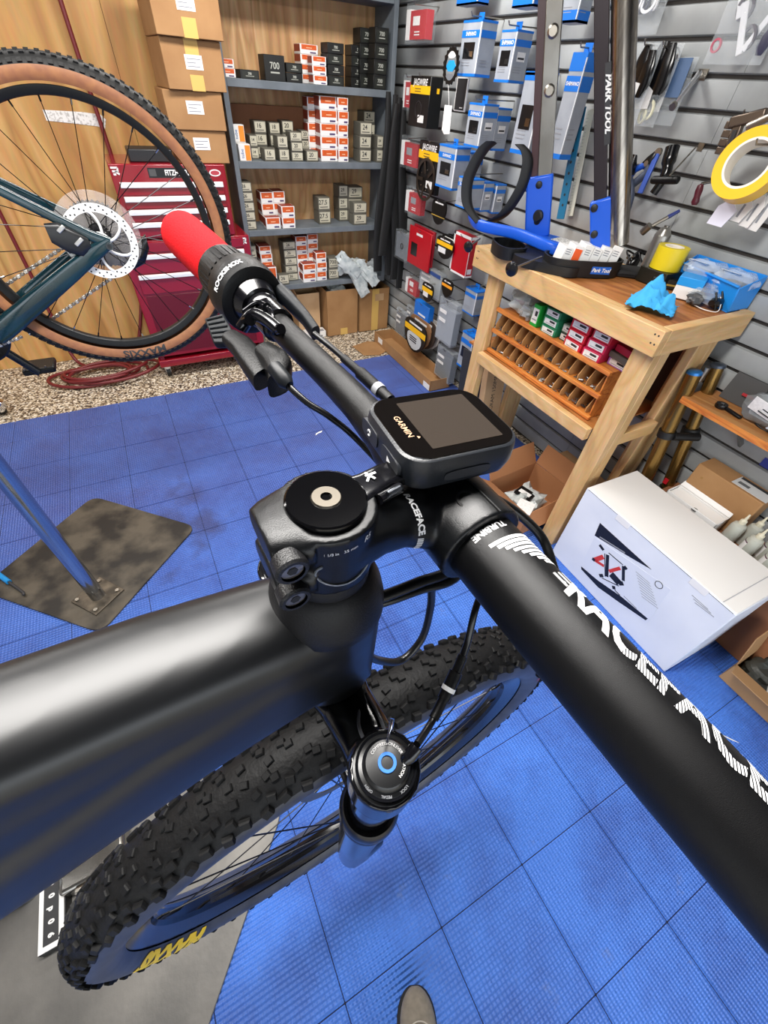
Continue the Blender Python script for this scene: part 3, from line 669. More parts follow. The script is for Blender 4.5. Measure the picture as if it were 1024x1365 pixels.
tyretext('TR', .0060, .3370, R(31), -1, 'tyre_mark', GREYINK, tyre, up=1); tyretext('EXO', .0075, .3370, R(23), -1, 'tyre_mark', mat('red_print', '#b8323a', .5), tyre, up=1, bold=.0004); tyretext('29x2.40', .0055, .3370, R(15), -1, 'tyre_mark', GREYINK, tyre, up=1)
# the wheel hangs a touch askew in the fork
WT = Matrix.Translation(AX) @ Matrix.Rotation(R(-.9), 4, 'X') @ Matrix.Translation(-AX)
for o in BK.children:
    if o.name.split('.')[0] in ('front_tyre', 'rim', 'hub', 'brake_rotor'): o.matrix_basis = WT
BK.matrix_world = BKM

# --- bike computer on the mount (held by the mount: its own thing)
GC = thing('bike_computer', (0, 0, 0), 'dark grey bike computer with blank screen on the black stem', 'bike computer')
def gpt(x, y, z):
    a = R(-5.5); return (.0665+x*math.cos(a)-y*math.sin(a), .0185+x*math.sin(a)+y*math.cos(a), z+.0050-(x*.02))
GL, GW = .0610, .0505
def gring(w, l, z, r, n=7): return [gpt(p[0], p[1], z) for p in rrect(l, w, r, n)]
GBODY = mat('computer_body', '#1c1f24', .36, bump=(900, .05)); GFACE = mat('computer_glass', '#0b0908', .05); GSCR = mat('computer_screen', '#332d28', .10)
gb = MB().loft([gring(GW*.80, GL*.82, -.0175, .010), gring(GW*.95, GL*.96, -.0155, .012), gring(GW, GL, -.0100, .0125), gring(GW*.995, GL*.995, -.0040, .0125), gring(GW*.965, GL*.970, -.0006, .0115), gring(GW*.925, GL*.935, 0, .011)]).build('case', GBODY, GC, smooth=35)
MB().loft([gring(GW*.915, GL*.925, -.0002, .0105), gring(GW*.91, GL*.92, .0004, .0105)]).build('glass', GFACE, GC, smooth=30)
MB().loft([[gpt(p[0]+.0030, p[1], .0003) for p in rrect(GL*.60, GW*.70, .0005, 2)], [gpt(p[0]+.0030, p[1], .0006) for p in rrect(GL*.60, GW*.70, .0005, 2)]]).build('screen', GSCR, GC)
gt = text_mb('GARMIN', .0042, bold=.00005); gt.v = [gpt(-.0205+y, -x, .0007) for x, y, z in gt.v]; gt.build('lettering', mat('bronze_print', '#b08a6a', .4), GC, flip=False)
gtri = MB().add([gpt(-.0178, -.0098, .0007), gpt(-.0178, -.0078, .0007), gpt(-.0164, -.0088, .0007)], [(0, 1, 2)]); gtri.build('logo_mark', mat('bronze_print', '#b08a6a'), GC, flip=False)
for y0 in (.0115, -.0095):
    b = MB().loft([[gpt(-GL/2+.0008-o_, y0+a, -.0085+c) for a, c in superell(.0085, .0040, 4, 20)] for o_ in (-.002, .0008, .0012)]).build('button', mat('button_rubber', '#24262b', .5), GC, smooth=40)
    if y0 < 0: MB().add([gpt(-GL/2-.0006, y0-.0018, -.0085), gpt(-GL/2-.0006, y0+.0018, -.0100), gpt(-GL/2-.0006, y0+.0018, -.0068)], [(0, 1, 2)]).build('button_mark', WHITE, GC, flip=False)
    else: MB().tube([gpt(-GL/2-.0006, y0+.0014*math.cos(t), -.0085+.0014*math.sin(t)) for t in [R(i*30) for i in range(11)]], .0003, 6).build('button_mark', WHITE, GC)
MB().loft([[gpt(x, -GW/2-o_, -.0095+c) for x, c in superell(.012, .0026, 4, 20)] for o_ in (-.002, .0003, .0005)]).build('port_cover', mat('button_rubber', '#24262b'), GC, smooth=40)
GC.matrix_world = BKM
md = MB().cyl(gpt(0, -.004, -.0225), gpt(0, -.004, -.0170), .0135, n=40).build('mount_puck', ALU, cap, smooth=40)

# ================================================================== AGAINST THE PLYWOOD WALL
GREYP2 = mat('grey_shelf_paint', '#6d747a', .55, var=(8, '#5d646a'))
CARD = mat('cardboard', '#a27a4f', .75, var=(6, '#956d44'), bump=(120, .08))
CARD2 = mat('cardboard_pale', '#c2a079', .75, var=(6, '#b59168'))
CARDIN = mat('cardboard_inside', '#94703f', .8)
TAPE = mat('packing_tape', '#cda85f', .3)
PAPER = mat('white_label', '#e9e7e4', .6, var=(90, '#d9d7d4'))
INK = mat('dark_ink', '#2a2a2c', .6)
# --- shelf unit
SX0, SX1, SYF, SYB = .795, 1.985, 3.65, 3.945
SZ = {'top': 2.085, 'a': 1.662, 'b': 1.272, 'c': .877, 'd': .487}
su = thing('shelf_unit', (1.39, 3.8, 0), 'grey painted wooden shelf unit with plywood back against the corner', 'shelves')
MB().bb((SX0, SYB-.012, 0), (SX1, SYB, 2.6)).build('back_panel', PLYB, su)
for x, zl in ((SX0, 0), (SX1-.032, .445)): MB().bb((x, SYF, zl), (x+.032, SYB-.013, 2.6)).build('side_panel', GREYP2, su, bevel=.002)
for n_, z in SZ.items(): MB().bb((SX0+.033, SYF+.002, z-.038), (SX1-.033, SYB-.013, z)).build('shelf', GREYP2, su, bevel=.002)
MB().bb((SX0+.033, SYF+.002, 2.56), (SX1-.033, SYB-.013, 2.598)).build('shelf', GREYP2, su)

W_ = mat('box_white', '#e4e2df', .5); OR_ = mat('box_orange', '#cf5a1e', .5, var=(60, '#c2501a')); ORS = mat('box_orange_shaded', '#8e3520', .55)  # ORS: orange darkened, side and top shading put into the colour
KB = mat('box_black', '#0f100e', .5); KL = mat('box_dark_green', '#1e211b', .5)
GB = mat('box_olive_grey', '#5f5c52', .55); GLb = mat('box_beige', '#bdb7a2', .55)
KT = mat('box_grey_text', '#a6a79d', .6)
def tube_box(c, w, d, h, kind, num, label, group):
    """c: centre of the bottom front edge"""
    jit = random.uniform(-.02, .02); x, y, z = c
    nm = {'w': 'tube_box', 'k': 'tube_box', 'g': 'tube_box', 'u': 'tube_box'}[kind]
    body = MB().bb((x-w/2, y, z+.0004), (x+w/2, y+d, z+h-.0006)).build(nm, {'w': W_, 'u': W_, 'k': KB, 'g': GB}[kind], bevel=.002, seg=1)
    tag(body, label, 'box', group)
    yf = y-.0008
    if kind == 'w':
        MB().bb((x-w*.42, yf, z+h*.46), (x+w*.42, yf+.002, z+h*.94)).build('front_panel', OR_, body)
        MB().bb((x-w/2-.0008, y+.004, z+h*.25), (x-w/2+.002, y+d-.004, z+h*.96)).build('side_panel', ORS, body)
        MB().bb((x-w*.46, y+.004, z+h-.002), (x+w*.46, y+d-.004, z+h+.0001)).build('top_panel', ORS, body)
        MB().bb((x+w*.05, yf-.0002, z+h*.12), (x+w*.38, yf+.002, z+h*.26)).build('brand_mark', mat('violet_ink', '#4d3f66', .5), body)
        MB().bb((x-w*.16, yf-.0004, z+h*.60), (x+w*.16, yf+.002, z+h*.68)).build('print_line', mat('box_pale_orange', '#eab08c', .5), body)
    elif kind == 'u':
        MB().bb((x+w*.02, yf, z+h*.05), (x+w*.46, yf+.002, z+h*.93)).build('front_panel', mat('box_amber', '#e08a28', .5), body)
        put_text('tube', h*.3, (x-w*.22, yf-.0004, z+h*.45), (0, 0, 1), (-1, 0, 0), 'side_print', mat('blue_ink', '#2a64a0', .5), body)
    elif kind == 'k':
        MB().bb((x-w*.40, yf, z+h*.10), (x+w*.40, yf+.002, z+h*.82)).build('front_panel', KL if random.random() < .6 else KB, body)
        put_text(num, min(h*.36, w*.42), (x, yf-.0004, z+h*.58), (1, 0, 0), (0, 0, 1), 'number_print', KT, body, bold=.0006)
        MB().bb((x-w*.22, yf-.0003, z+h*.30), (x+w*.22, yf+.002, z+h*.36)).build('print_line', KT, body)
    else:
        MB().bb((x-w*.44, yf, z+h*.16), (x+w*.44, yf+.002, z+h*.92)).build('front_panel', GLb, body)
        put_text(num, min(h*.52, w*.42), (x-w*.10, yf-.0004, z+h*.62), (1, 0, 0), (0, 0, 1), 'number_print', INK, body, bold=.0006)
        MB().bb((x-w*.36, yf-.0003, z+h*.26), (x+w*.30, yf+.002, z+h*.32)).build('print_line', INK, body)
    return body
ROWW = {1: ['single'], 2: ['lower', 'upper'], 3: ['bottom', 'middle', 'top'], 4: ['bottom', 'second lowest', 'second highest', 'top'], 5: ['bottom', 'second lowest', 'middle', 'second highest', 'top']}
KW = {'w': 'white-orange', 'k': 'black', 'g': 'olive-grey', 'u': 'white-amber'}
SHW = {'a': 'upper shelf beside the sixteen inch row', 'b': 'x'}
SHW = {'a': 'top shelf', 'b': 'second shelf', 'c': 'third shelf', 'd': 'lowest shelf'}
def stack(sh, rect, kind, n, num, col, depth=.12, yf=None, z=None, dark=False):
    x0, y0, x1, y1 = rect; zz = SZ[sh] if z is None else z
    cx = (x0+x1)/2
    if yf is None:
        yf = onZ(cx, y1, zz).y
        yf = max(SYF+.006, min(yf, 3.82))
    a = onY(x0, (y0+y1)/2, yf); b = onY(x1, (y0+y1)/2, yf); top = onY(cx, y0, yf)
    w = b.x-a.x; h = max(.03, (top.z-zz)/n); d = min(depth, SYB-.014-yf)
    for i in range(n):
        jx = random.uniform(-.003, .003); jy = random.uniform(0, .004)
        if n == 1: lab = '%s tube box, %s, %s' % (KW[kind], col, SHW[sh])
        else: lab = '%s tube box, %s of %s, %s' % (KW[kind], ROWW[n][i], col, SHW[sh])
        tube_box(((a.x+b.x)/2+jx, yf+jy, zz+i*h), w*.97, d-jy, h, kind, num, lab, 'inner tube boxes on the grey shelves')
    return yf, zz+n*h
stack('a', (293, 78, 314, 108), 'w', 2, '', 'leftmost stack')
stack('a', (321, 93, 347, 110), 'k', 1, '700', 'lying low left of the tall black box')
stack('a', (353, 73, 381, 112), 'k', 1, '700', 'tall with big 700 print')
stack('a', (382, 84, 404, 112), 'k', 2, '700', 'stack right of the tall black box')
stack('a', (417, 75, 436, 114), 'w', 3, '', 'front orange stack', yf=3.66, depth=.09)
stack('a', (401, 59, 425, 111), 'w', 4, '', 'rear orange stack', yf=3.77)
stack('a', (437, 57, 459, 115), 'k', 4, '700', 'stack right of the orange ones')
stack('a', (468, 60, 488, 117), 'k', 4, '700', 'stack second from the right')
stack('a', (499, 36, 517, 118), 'k', 4, '700', 'tallest stack at the right end', yf=3.66, depth=.10)
stack('a', (480, 37, 499, 112), 'k', 4, '700', 'stack behind the right end', yf=3.79)
stack('b', (315, 166, 328, 216), 'u', 2, '', 'rear left pair') if False else None
stack('b', (319, 192, 335, 216), 'u', 1, '', 'front left corner', yf=3.66, depth=.06)
stack('b', (312, 166, 328, 214), 'u', 2, '', 'pair behind the front left corner', yf=3.735, depth=.06)
stack('b', (334, 180, 344, 214), 'g', 2, '14', 'far left grey stack', yf=3.75)
stack('b', (341, 161, 357, 213), 'g', 3, '16', 'rear sixteen inch stack', yf=3.80)
stack('b', (353, 198, 368, 216), 'g', 1, '16', 'front sixteen inch box', yf=3.66, depth=.10)
stack('b', (361, 163, 375, 213), 'g', 3, '18', 'rear eighteen inch stack', yf=3.80)
stack('b', (371, 181, 385, 215), 'g', 2, '18', 'front eighteen inch stack', yf=3.67, depth=.10)
stack('b', (378, 161, 393, 213), 'g', 3, '20', 'rear twenty inch stack', yf=3.80)
stack('b', (388, 176, 404, 215), 'g', 3, '20', 'front twenty inch stack', yf=3.67, depth=.10)
stack('b', (402, 174, 415, 213), 'g', 3, '20', 'rear stack right of the twenties', yf=3.80)
stack('b', (409, 201, 425, 216), 'g', 1, '20', 'front box beside the orange wall', yf=3.665, depth=.10)
stack('b', (427, 128, 450, 216), 'w', 5, '', 'left column of the orange wall', yf=3.69)
stack('b', (451, 130, 465, 216.5), 'w', 5, '', 'right column of the orange wall', yf=3.665)
stack('b', (411, 129, 428, 214), 'w', 5, '', 'rear column of the orange wall', yf=3.79, depth=.10)
stack('b', (480, 163, 496, 216), 'g', 3, '24', 'front twenty four inch stack', yf=3.665)
stack('b', (485, 148, 500, 212), 'g', 4, '24', 'rear twenty four inch stack', yf=3.81)
stack('b', (503, 181, 511, 216), 'g', 2, '24', 'right end pair', yf=3.665)
lb_ = onY(303, 160, 3.925); rb_ = onY(408, 150, 3.925)
o = MB().bb((.86, 3.905, SZ['b']), (1.62, 3.93, SZ['b']+.27)).build('cardboard_sheet', mat('brown_card', '#7b4f31', .75, var=(5, '#6f452a')), bevel=.002); tag(o, 'brown cardboard sheet standing behind the tube boxes, second shelf down', 'cardboard')
stack('c', (321, 243, 339, 304), 'g', 5, '26', 'left end stack', yf=3.67)
stack('c', (353, 271, 375, 306), 'w', 1, '', 'loose box in front of the orange group', yf=3.70) if False else None
stack('c', (355, 290, 375, 306), 'w', 1, '', 'box in front of the orange group', yf=3.665, depth=.08)
stack('c', (376, 275, 394, 305), 'w', 2, '', 'front orange stack', yf=3.665, depth=.10)
stack('c', (349, 256, 366, 299), 'w', 3, '', 'rear left orange stack', yf=3.77)
stack('c', (365, 255, 381, 298), 'w', 3, '', 'rear right orange stack', yf=3.77)
stack('c', (425, 263, 441, 295), 'g', 2, '27.5', 'pair standing alone', yf=3.74)
stack('c', (471, 270, 489, 300), 'g', 2, '29', 'front twenty nine inch stack', yf=3.665, depth=.09)
stack('c', (464, 249, 483, 292), 'g', 3, '29', 'rear twenty nine inch stack', yf=3.79)
stack('c', (452, 247, 464, 290), 'g', 3, '29', 'far left twenty nine inch stack', yf=3.81)
stack('d', (333, 327, 342, 352), 'g', 3, '29', 'stack half behind the tool chest', yf=3.72)
stack('d', (348, 328, 364, 372), 'w', 5, '', 'narrow orange stack', yf=3.72)
stack('d', (355, 356, 370, 384), 'w', 1, '', 'box in front of the narrow stack', yf=3.66, depth=.05)
stack('d', (372, 366, 386, 384), 'g', 1, '26', 'box before the five grey ones', yf=3.66, depth=.06)
stack('d', (379, 322, 396, 370), 'g', 5, '26', 'five high grey stack', yf=3.74)
stack('d', (396, 315, 411, 372), 'w', 5, '', 'tall orange stack left', yf=3.76)
stack('d', (411, 312, 425, 371), 'w', 5, '', 'tall orange stack right', yf=3.76)
stack('d', (404, 352, 422, 374), 'w', 2, '', 'low front orange stack', yf=3.665, depth=.09)
stack('d', (417, 335, 436, 373), 'w', 4, '', 'stepped front orange stack', yf=3.69, depth=.07) if False else stack('d', (422, 337, 436, 372), 'w', 3, '', 'front stack beside the bags', yf=3.675, depth=.08)
stack('d', (438, 344, 452, 370), 'g', 2, '700', 'pair beside the plastic bags', yf=3.68, depth=.10)

# --- plastic bags (crumpled, see-through)
BAG = mat('clear_plastic_bag', '#dfe6ea', .12, alpha=.34, bump=(30, .9)); BAGW = mat('milky_plastic_bag', '#e3e8e6', .2, alpha=.72, bump=(40, .9), var=(30, '#b9c4c4'))
def crumple(name, c, size, label, m=BAG, seed=1, rot=0, parent=None, amp=.22, cat='plastic bag', content=None, tiltm=None):
    rnd = random.Random(seed); mb = MB(); n1, n2 = 16, 10; off = Vector((seed*3.1, seed*1.7, 0))
    vs = []
    for i in range(n2+1):
        ph = -PI/2+PI*i/n2
        for j in range(n1):
            th = 2*PI*j/n1; d = Vector((math.cos(ph)*math.cos(th), math.cos(ph)*math.sin(th), math.sin(ph)))
            k = 1+amp*2.2*(mnoise.noise(d*2.3+off))+amp*1.1*mnoise.noise(d*5.5+off)
            e = Vector((math.copysign(abs(d.x)**.7, d.x), math.copysign(abs(d.y)**.7, d.y), d.z))*k
            vs.append(Vector((e.x*size[0]/2, e.y*size[1]/2, max(e.z, -.9)*size[2]/2)))
    fs = []
    for i in range(n2):
        for j in range(n1): fs.append((i*n1+j, i*n1+(j+1) % n1, (i+1)*n1+(j+1) % n1, (i+1)*n1+j))
    mm = Matrix.Rotation(rot, 4, 'Z')
    if tiltm is not None: mm = tiltm @ mm
    mb.add([Vector(c)+mm @ v for v in vs], fs)
    o = mb.build(name, m, parent, smooth=28)
    if parent is None: tag(o, label, cat)
    return o
zb = SZ['d']
for i, (px, py, s, m, lab) in enumerate(((448, 350, (.17, .13, .14), BAGW, 'crumpled clear bag against the grey boxes, lowest shelf'), (472, 352, (.15, .13, .12), BAGW, 'milky plastic bag in the middle of the lowest shelf pile'), (496, 362, (.13, .12, .10), BAG, 'clear bag at the right end of the lowest shelf pile'))):
    p = onY(px+4, py+4, 3.72); crumple('plastic_bag', (p.x, 3.745, zb+s[2]*.56), s, lab, m, 11+i, .3*i)
SLV = mat('silvery_film', '#d3d9d8', .18, alpha=.82, bump=(50, .8), var=(24, '#aab4b6'))
for i, (a, b, w, lab) in enumerate((((452, 342), (478, 366), .055, 'white film bag lying on top of the bag pile'), ((466, 350), (488, 392), .05, 'long white film bag hanging over the lowest shelf edge'), ((482, 352), (502, 378), .045, 'clear film bag sliding over the lowest shelf edge'))):
    pa = onY(*a, 3.655-.012*i); pb = onY(*b, 3.615-.012*i); c = (pa+pb)/2; d = (pb-pa); ln = d.length; d.normalize(); u_, v_, w_ = basis(d)
    fw_ = Vector((0, -1, 0)); fw_ = (fw_-d*fw_.dot(d)).normalized(); sd_ = d.cross(fw_)
    crumple('film_bag', c, (w*2, .035, ln*1.15), lab, SLV, 21+i*5, amp=.30, tiltm=Matrix((sd_, fw_, -d)).transposed().to_4x4())
# --- open cardboard boxes
def open_box(name, a, b, z0, z1, label, m=CARD, flaps=None, rot=None, cat='cardboard box', inner=CARDIN, th=.004):
    """a,b: opposite floor corners; flaps: dict side->(length, angle outward)"""
    x0, y0 = a; x1, y1 = b; c = Vector(((x0+x1)/2, (y0+y1)/2, z0)); o = thing(name, c, label, cat)
    def part(nm, mb):
        if rot: mb.xf(Matrix.Translation(c) @ Matrix.Rotation(rot, 4, 'Z') @ Matrix.Translation(-c))
        return mb.build(nm, m, o, bevel=.001, seg=1)
    part('base', MB().bb((x0, y0, z0), (x1, y1, z0+th)))
    part('wall', MB().bb((x0, y0, z0), (x0+th, y1, z1))); part('wall', MB().bb((x1-th, y0, z0), (x1, y1, z1)))
    part('wall', MB().bb((x0, y0, z0), (x1, y0+th, z1))); part('wall', MB().bb((x0, y1-th, z0), (x1, y1, z1)))
    for s, (ln, an) in (flaps or {}).items():
        an = R(an); dz = math.sin(an)*ln; dh = math.cos(an)*ln; t = Vector((0, 0, th))
        e = {'-x': ((x0, y0), (x0, y1), (-1, 0)), '+x': ((x1, y0), (x1, y1), (1, 0)), '-y': ((x0, y0), (x1, y0), (0, -1)), '+y': ((x0, y1), (x1, y1), (0, 1))}[s]
        p0 = Vector((*e[0], z1)); p1 = Vector((*e[1], z1)); d = Vector((e[2][0]*dh, e[2][1]*dh, dz)); ins = (p1-p0).normalized()*.01
        nn = (p1-p0).cross(d).normalized()*th
        q = [p0, p1, p1+d-ins, p0+d+ins]
        part('flap', MB().add([*q, *[v+nn for v in q]], [(0, 1, 2, 3), (7, 6, 5, 4), (0, 4, 5, 1), (1, 5, 6, 2), (2, 6, 7, 3), (3, 7, 4, 0)]))
    return o
o1 = open_box('cardboard_box', (1.43, 3.675), (1.735, 3.93), 0, .395, 'open cardboard box with plastic bags under the shelves', CARD)
MB().bb((1.56, 3.673, .0), (1.63, 3.6745, .06)).build('tape', TAPE, o1)
crumple('plastic_bag', (1.56, 3.78, .34), (.20, .15, .12), 'clear crumpled bag inside the open box under the shelves', BAGW, 31)
o2 = open_box('cardboard_box', (1.75, 3.67), (2.06, 3.93), 0, .375, 'second open cardboard box in the corner under the shelves', CARD)
MB().bb((1.88, 3.668, .0), (1.95, 3.6695, .375)).build('tape', TAPE, o2); MB().bb((1.91, 3.667, .27), (2.0, 3.6695, .33)).build('label', CARD2, o2)
crumple('plastic_bag', (1.86, 3.79, .31), (.16, .13, .10), 'dark bag inside the corner box under the shelves', mat('dark_bag', '#26272a', .2, bump=(50, .6)), 33)
o3 = open_box('cardboard_box', (1.19, 3.78), (1.40, 3.93), 0, .36, 'tall narrow cardboard box left of the open boxes', CARD2, {'-x': (.08, 60)})
o4 = MB().bb((1.22, 3.685, 0), (1.415, 3.775, .055)).build('flat_carton', W_, bevel=.003); tag(o4, 'flat white carton on the floor beside the open box', 'box'); MB().bb((1.30, 3.684, .012), (1.38, 3.6855, .02)).build('print_line', INK, o4); MB().bb((1.34, 3.69, .0545), (1.40, 3.73, .0557)).build('label', GREYINK, o4)

# --- red tool chest
RED = mat('red_enamel', '#850c1e', .18, coat=.3); REDD = mat('red_enamel_dark', '#5e0a16', .25); ALUS = mat('satin_aluminium', '#e6e6e6', .35, metal=.2)
tc_ = thing('tool_chest', (.36, 3.6, 0), 'red steel tool chest with silver drawer pulls behind the wheel', 'tool chest')
CY = 3.40
MB().bb((.036, CY, .915), (.68, 3.80, 1.285)).build('top_chest', RED, tc_, bevel=.006)
MB().bb((-.042, CY, .16), (.765, 3.84, .91)).build('cabinet', RED, tc_, bevel=.006)
MB().bb((-.045, CY-.012, .085), (.765, 3.84, .135)).build('tray', RED, tc_, bevel=.004)
MB().bb((-.042, 3.80, .13), (.765, 3.83, .17)).build('rear_rail', REDD, tc_)
for x in (-.03, .72):
    MB().bb((x, CY+.005, .13), (x+.03, CY+.035, .17)).build('post', REDD, tc_)
def drawer(x0, x1, z0, z1, par=tc_):
    d = MB().bb((x0, CY-.010, z0), (x1, CY+.002, z1)).build('drawer', RED, par, bevel=.003)
    h = MB().prism([(0, 0), (-.012, .004), (-.012, .022), (0, .028)], (x0+.006, CY-.010, z1-.030), (0, 1, 0), (0, 0, 1), (x1-x0-.012, 0, 0)).build('drawer_pull', ALUS, d)
for z0, z1 in ((1.140, 1.205), (1.075, 1.137), (1.010, 1.072), (.925, 1.007)): drawer(.062, .655, z0, z1)
for z0, z1 in ((.725, .835), (.600, .720)): drawer(.0, .72, z0, z1)
d_ = MB().bb((.0, CY-.010, .845), (.72, CY+.002, .90)).build('drawer', RED, tc_, bevel=.003)
MB().bb((.01, CY-.004, .19), (.71, CY+.003, .585)).build('lower_panel', REDD, tc_, bevel=.002)
for x in (.0, .70):
    for y in (3.43, 3.78):
        w = MB().cyl((x-.015, y, .036), (x+.015, y, .036), .036, n=24).build('caster_wheel', RUB, tc_, smooth=40)
        MB().loft([[Vector((x+a, y+b, z)) for a, b in superell(sx, sy, 3, 12)] for z, sx, sy in ((.085, .03, .035), (.06, .022, .026), (.03, .02, .012))]).build('caster_fork', mat('zinc', '#d8d8d8', .4, metal=.3), tc_, smooth=40)
MB().bb((.235, CY-.0015, 1.222), (.525, CY+.001, 1.268)).build('name_plate', mat('plate_black', '#141414', .4), tc_)
put_text('FITZHARRIS', .036, (.400, CY-.0022, 1.245), (1, 0, 0), (0, 0, 1), 'name_lettering', W_, tc_, sx=.78, bold=.0012)
MB().bb((.240, CY-.0022, 1.229), (.278, CY, 1.262)).build('plate_badge', mat('badge_grey', '#4a4a4a', .5), tc_)
MB().prism([(.034*math.cos(t), .017*math.sin(t)) for t in [2*PI*i/28 for i in range(28)]], (.615, CY-.0012, 1.245), (1, 0, 0), (0, 0, 1), (0, .001, 0)).build('oval_badge', W_, tc_)
MB().prism([(.027*math.cos(t), .0115*math.sin(t)) for t in [2*PI*i/28 for i in range(28)]], (.615, CY-.0016, 1.245), (1, 0, 0), (0, 0, 1), (0, .0005, 0)).build('oval_badge_red', mat('badge_red', '#a83a44', .5), tc_)
MB().lathe([(0, -.003), (.009, -.003), (.011, 0)], (.40, CY-.0005, 1.210), (0, 1, 0), 20).build('lock', CHROME, tc_, smooth=40) if False else MB().lathe([(0, -.004), (.008, -.004), (.010, .001)], (.37, CY-.011, 1.19), (0, 1, 0), 20).build('lock', CHROME, tc_, smooth=40)
def rmark(x, z, y):
    mb = MB()
    for a, b in (((0, .03), (.035, .03)), ((.035, .03), (.032, .012)), ((.004, .014), (.032, .014)), ((.006, .0), (.02, .0)), ((.018, .014), (.038, .0))): mb.bar((x+a[0], y, z+a[1]), (x+b[0], y, z+b[1]), .009, .001, up=(0, 1, 0))
    mb.build('corner_logo', W_, tc_)
rmark(.045, 1.238, CY-.001); rmark(.705, .862, CY-.001)
bt = MB().bb((.16, 3.46, 1.2852), (.40, 3.62, 1.345)).build('black_tray', mat('black_plastic_bin', '#1c1c1e', .4), bevel=.006); tag(bt, 'low black plastic tray on top of the tool chest', 'tray'); MB().bb((.175, 3.475, 1.343), (.385, 3.605, 1.3456)).build('tray_recess', mat('tray_inside', '#0d0d0e', .6), bt)
# --- stack of cartons on the chest
prev = 1.2855
for i, (h, x0, x1, y0, y1, lab) in enumerate(((.150, .428, .722, 3.43, 3.78, 'lowest sealed carton of the stack on the tool chest'), (.165, .420, .735, 3.42, 3.78, 'second carton from the bottom on the tool chest'), (.195, .445, .755, 3.40, 3.76, 'dented carton with tape, third from the bottom on the chest'), (.220, .440, .775, 3.37, 3.75, 'large carton with tape at the top of the stack'))):
    o = thing('carton', ((x0+x1)/2, (y0+y1)/2, prev), lab, 'cardboard box', 'cartons stacked on the tool chest')
    rt = Matrix.Translation(((x0+x1)/2, (y0+y1)/2, prev)) @ Matrix.Rotation(R((0, -1, 3, 2)[i]), 4, 'Z') @ Matrix.Translation((-(x0+x1)/2, -(y0+y1)/2, -prev))
    MB().bb((x0, y0, prev+.001), (x1, y1, prev+h-.001)).xf(rt).build('body', CARD, o, bevel=.003)
    cx = x0+(x1-x0)*.5
    MB().bb((cx-.045, y0-.0012, prev+h*.42), (cx+.045, y0, prev+h*.42+.055)).xf(rt).build('label', PAPER, o)
    for q in range(3): MB().bb((cx-.036, y0-.0016, prev+h*.42+.010+q*.014), (cx+(.03, .01, .036)[q], y0-.0008, prev+h*.42+.014+q*.014)).xf(rt).build('print_line', GREYINK, o)
    if i >= 2:
        MB().bb((cx-.035, y0-.0009, prev+h*.60), (cx+.035, y0, prev+h)).xf(rt).build('tape', TAPE, o); MB().bb((cx-.033, y0-.0009, prev), (cx+.037, y0, prev+h*.32)).xf(rt).build('tape', TAPE, o)
        MB().bb((cx-.035, y0, prev+h-.001), (cx+.035, y1, prev+h)).xf(rt).build('tape', TAPE, o)
    prev += h
# --- hoses
HOSE = mat('dark_red_hose', '#6b1c20', .42)
o = MB().tube(smoothpts([(.066, 3.90, 2.74), (.069, 3.905, 2.0), (.073, 3.905, 1.6), (.078, 3.905, 1.0), (.0, 3.90, .5), (-.2, 3.86, .02), (-.4, 3.75, .013)], 6), .0125, 10).build('air_hose', HOSE, smooth=60); tag(o, 'dark red air hose hanging straight down the plywood wall', 'hose')
o = MB().tube(smoothpts([(-.66, 3.90, 2.74), (-.652, 3.905, 1.6), (-.647, 3.905, .95), (-.645, 3.90, .40), (-.63, 3.86, .06), (-.55, 3.75, .014)], 6), .012, 10).build('air_hose', HOSE, smooth=60); tag(o, 'dark red air hose on the wall behind the chain', 'hose')
hp = []
rnd = random.Random(5)
for i in range(5*28):
    t = 2*PI*i/28; k = i/28; r = .22+.075*math.sin(k*2.7)+.03*math.sin(k*5.1+1); cx = -.43-.06*math.sin(k*1.7); cy = 3.56+.03*math.sin(k*2.9)
    hp.append(Vector((cx+r*1.18*math.cos(t), cy+r*.62*math.sin(t), .014+.011*k+.007*math.sin(t*2+k*3))))
o = MB().tube(hp, .0115, 8).build('hose_coil', HOSE, smooth=60); tag(o, 'dark red hose coiled on the speckled floor', 'hose')
# --- black tubes hanging in the corner
for i, (px0, px1, yb, lab) in enumerate(((518, 503, 362, 'leftmost black inner tube hanging in the corner'), (525, 516, 366, 'second black inner tube hanging in the corner'), (532, 524, 372, 'third black inner tube hanging in the corner'), (539, 534, 384, 'longest black inner tube hanging in the corner'), (530, 511, 340, 'short black inner tube hanging behind the others'))):
    yy = 3.58-.02*i; a = onY(px0, 122+i*4, yy); b = onY(px1, yb, yy); a.z = max(a.z, 1.55)
    mb = MB(); n = 12; secs = []
    for k in range(n+1):
        t = k/n; c = a.lerp(b, t)+Vector((.012*math.sin(t*7+i), -.01*math.sin(t*5+i*2), 0)); w = .040*(.45+.55*min(1, t*2.2)); secs.append([c+Vector((p, q, 0)) for p, q in superell(w, .012, 2.4, 12)])
    tag(mb.loft(secs).build('inner_tube', RUB, smooth=50), lab, 'inner tube', 'black tubes hanging in the corner')
hk = MB().tube([(SX1+.01, 3.648, 1.60), (SX1+.01, 3.50, 1.60), (SX1+.01, 3.495, 1.615)], .004, 8).build('hook', STEEL, smooth=50); tag(hk, 'steel hook carrying the black inner tubes', 'hook')
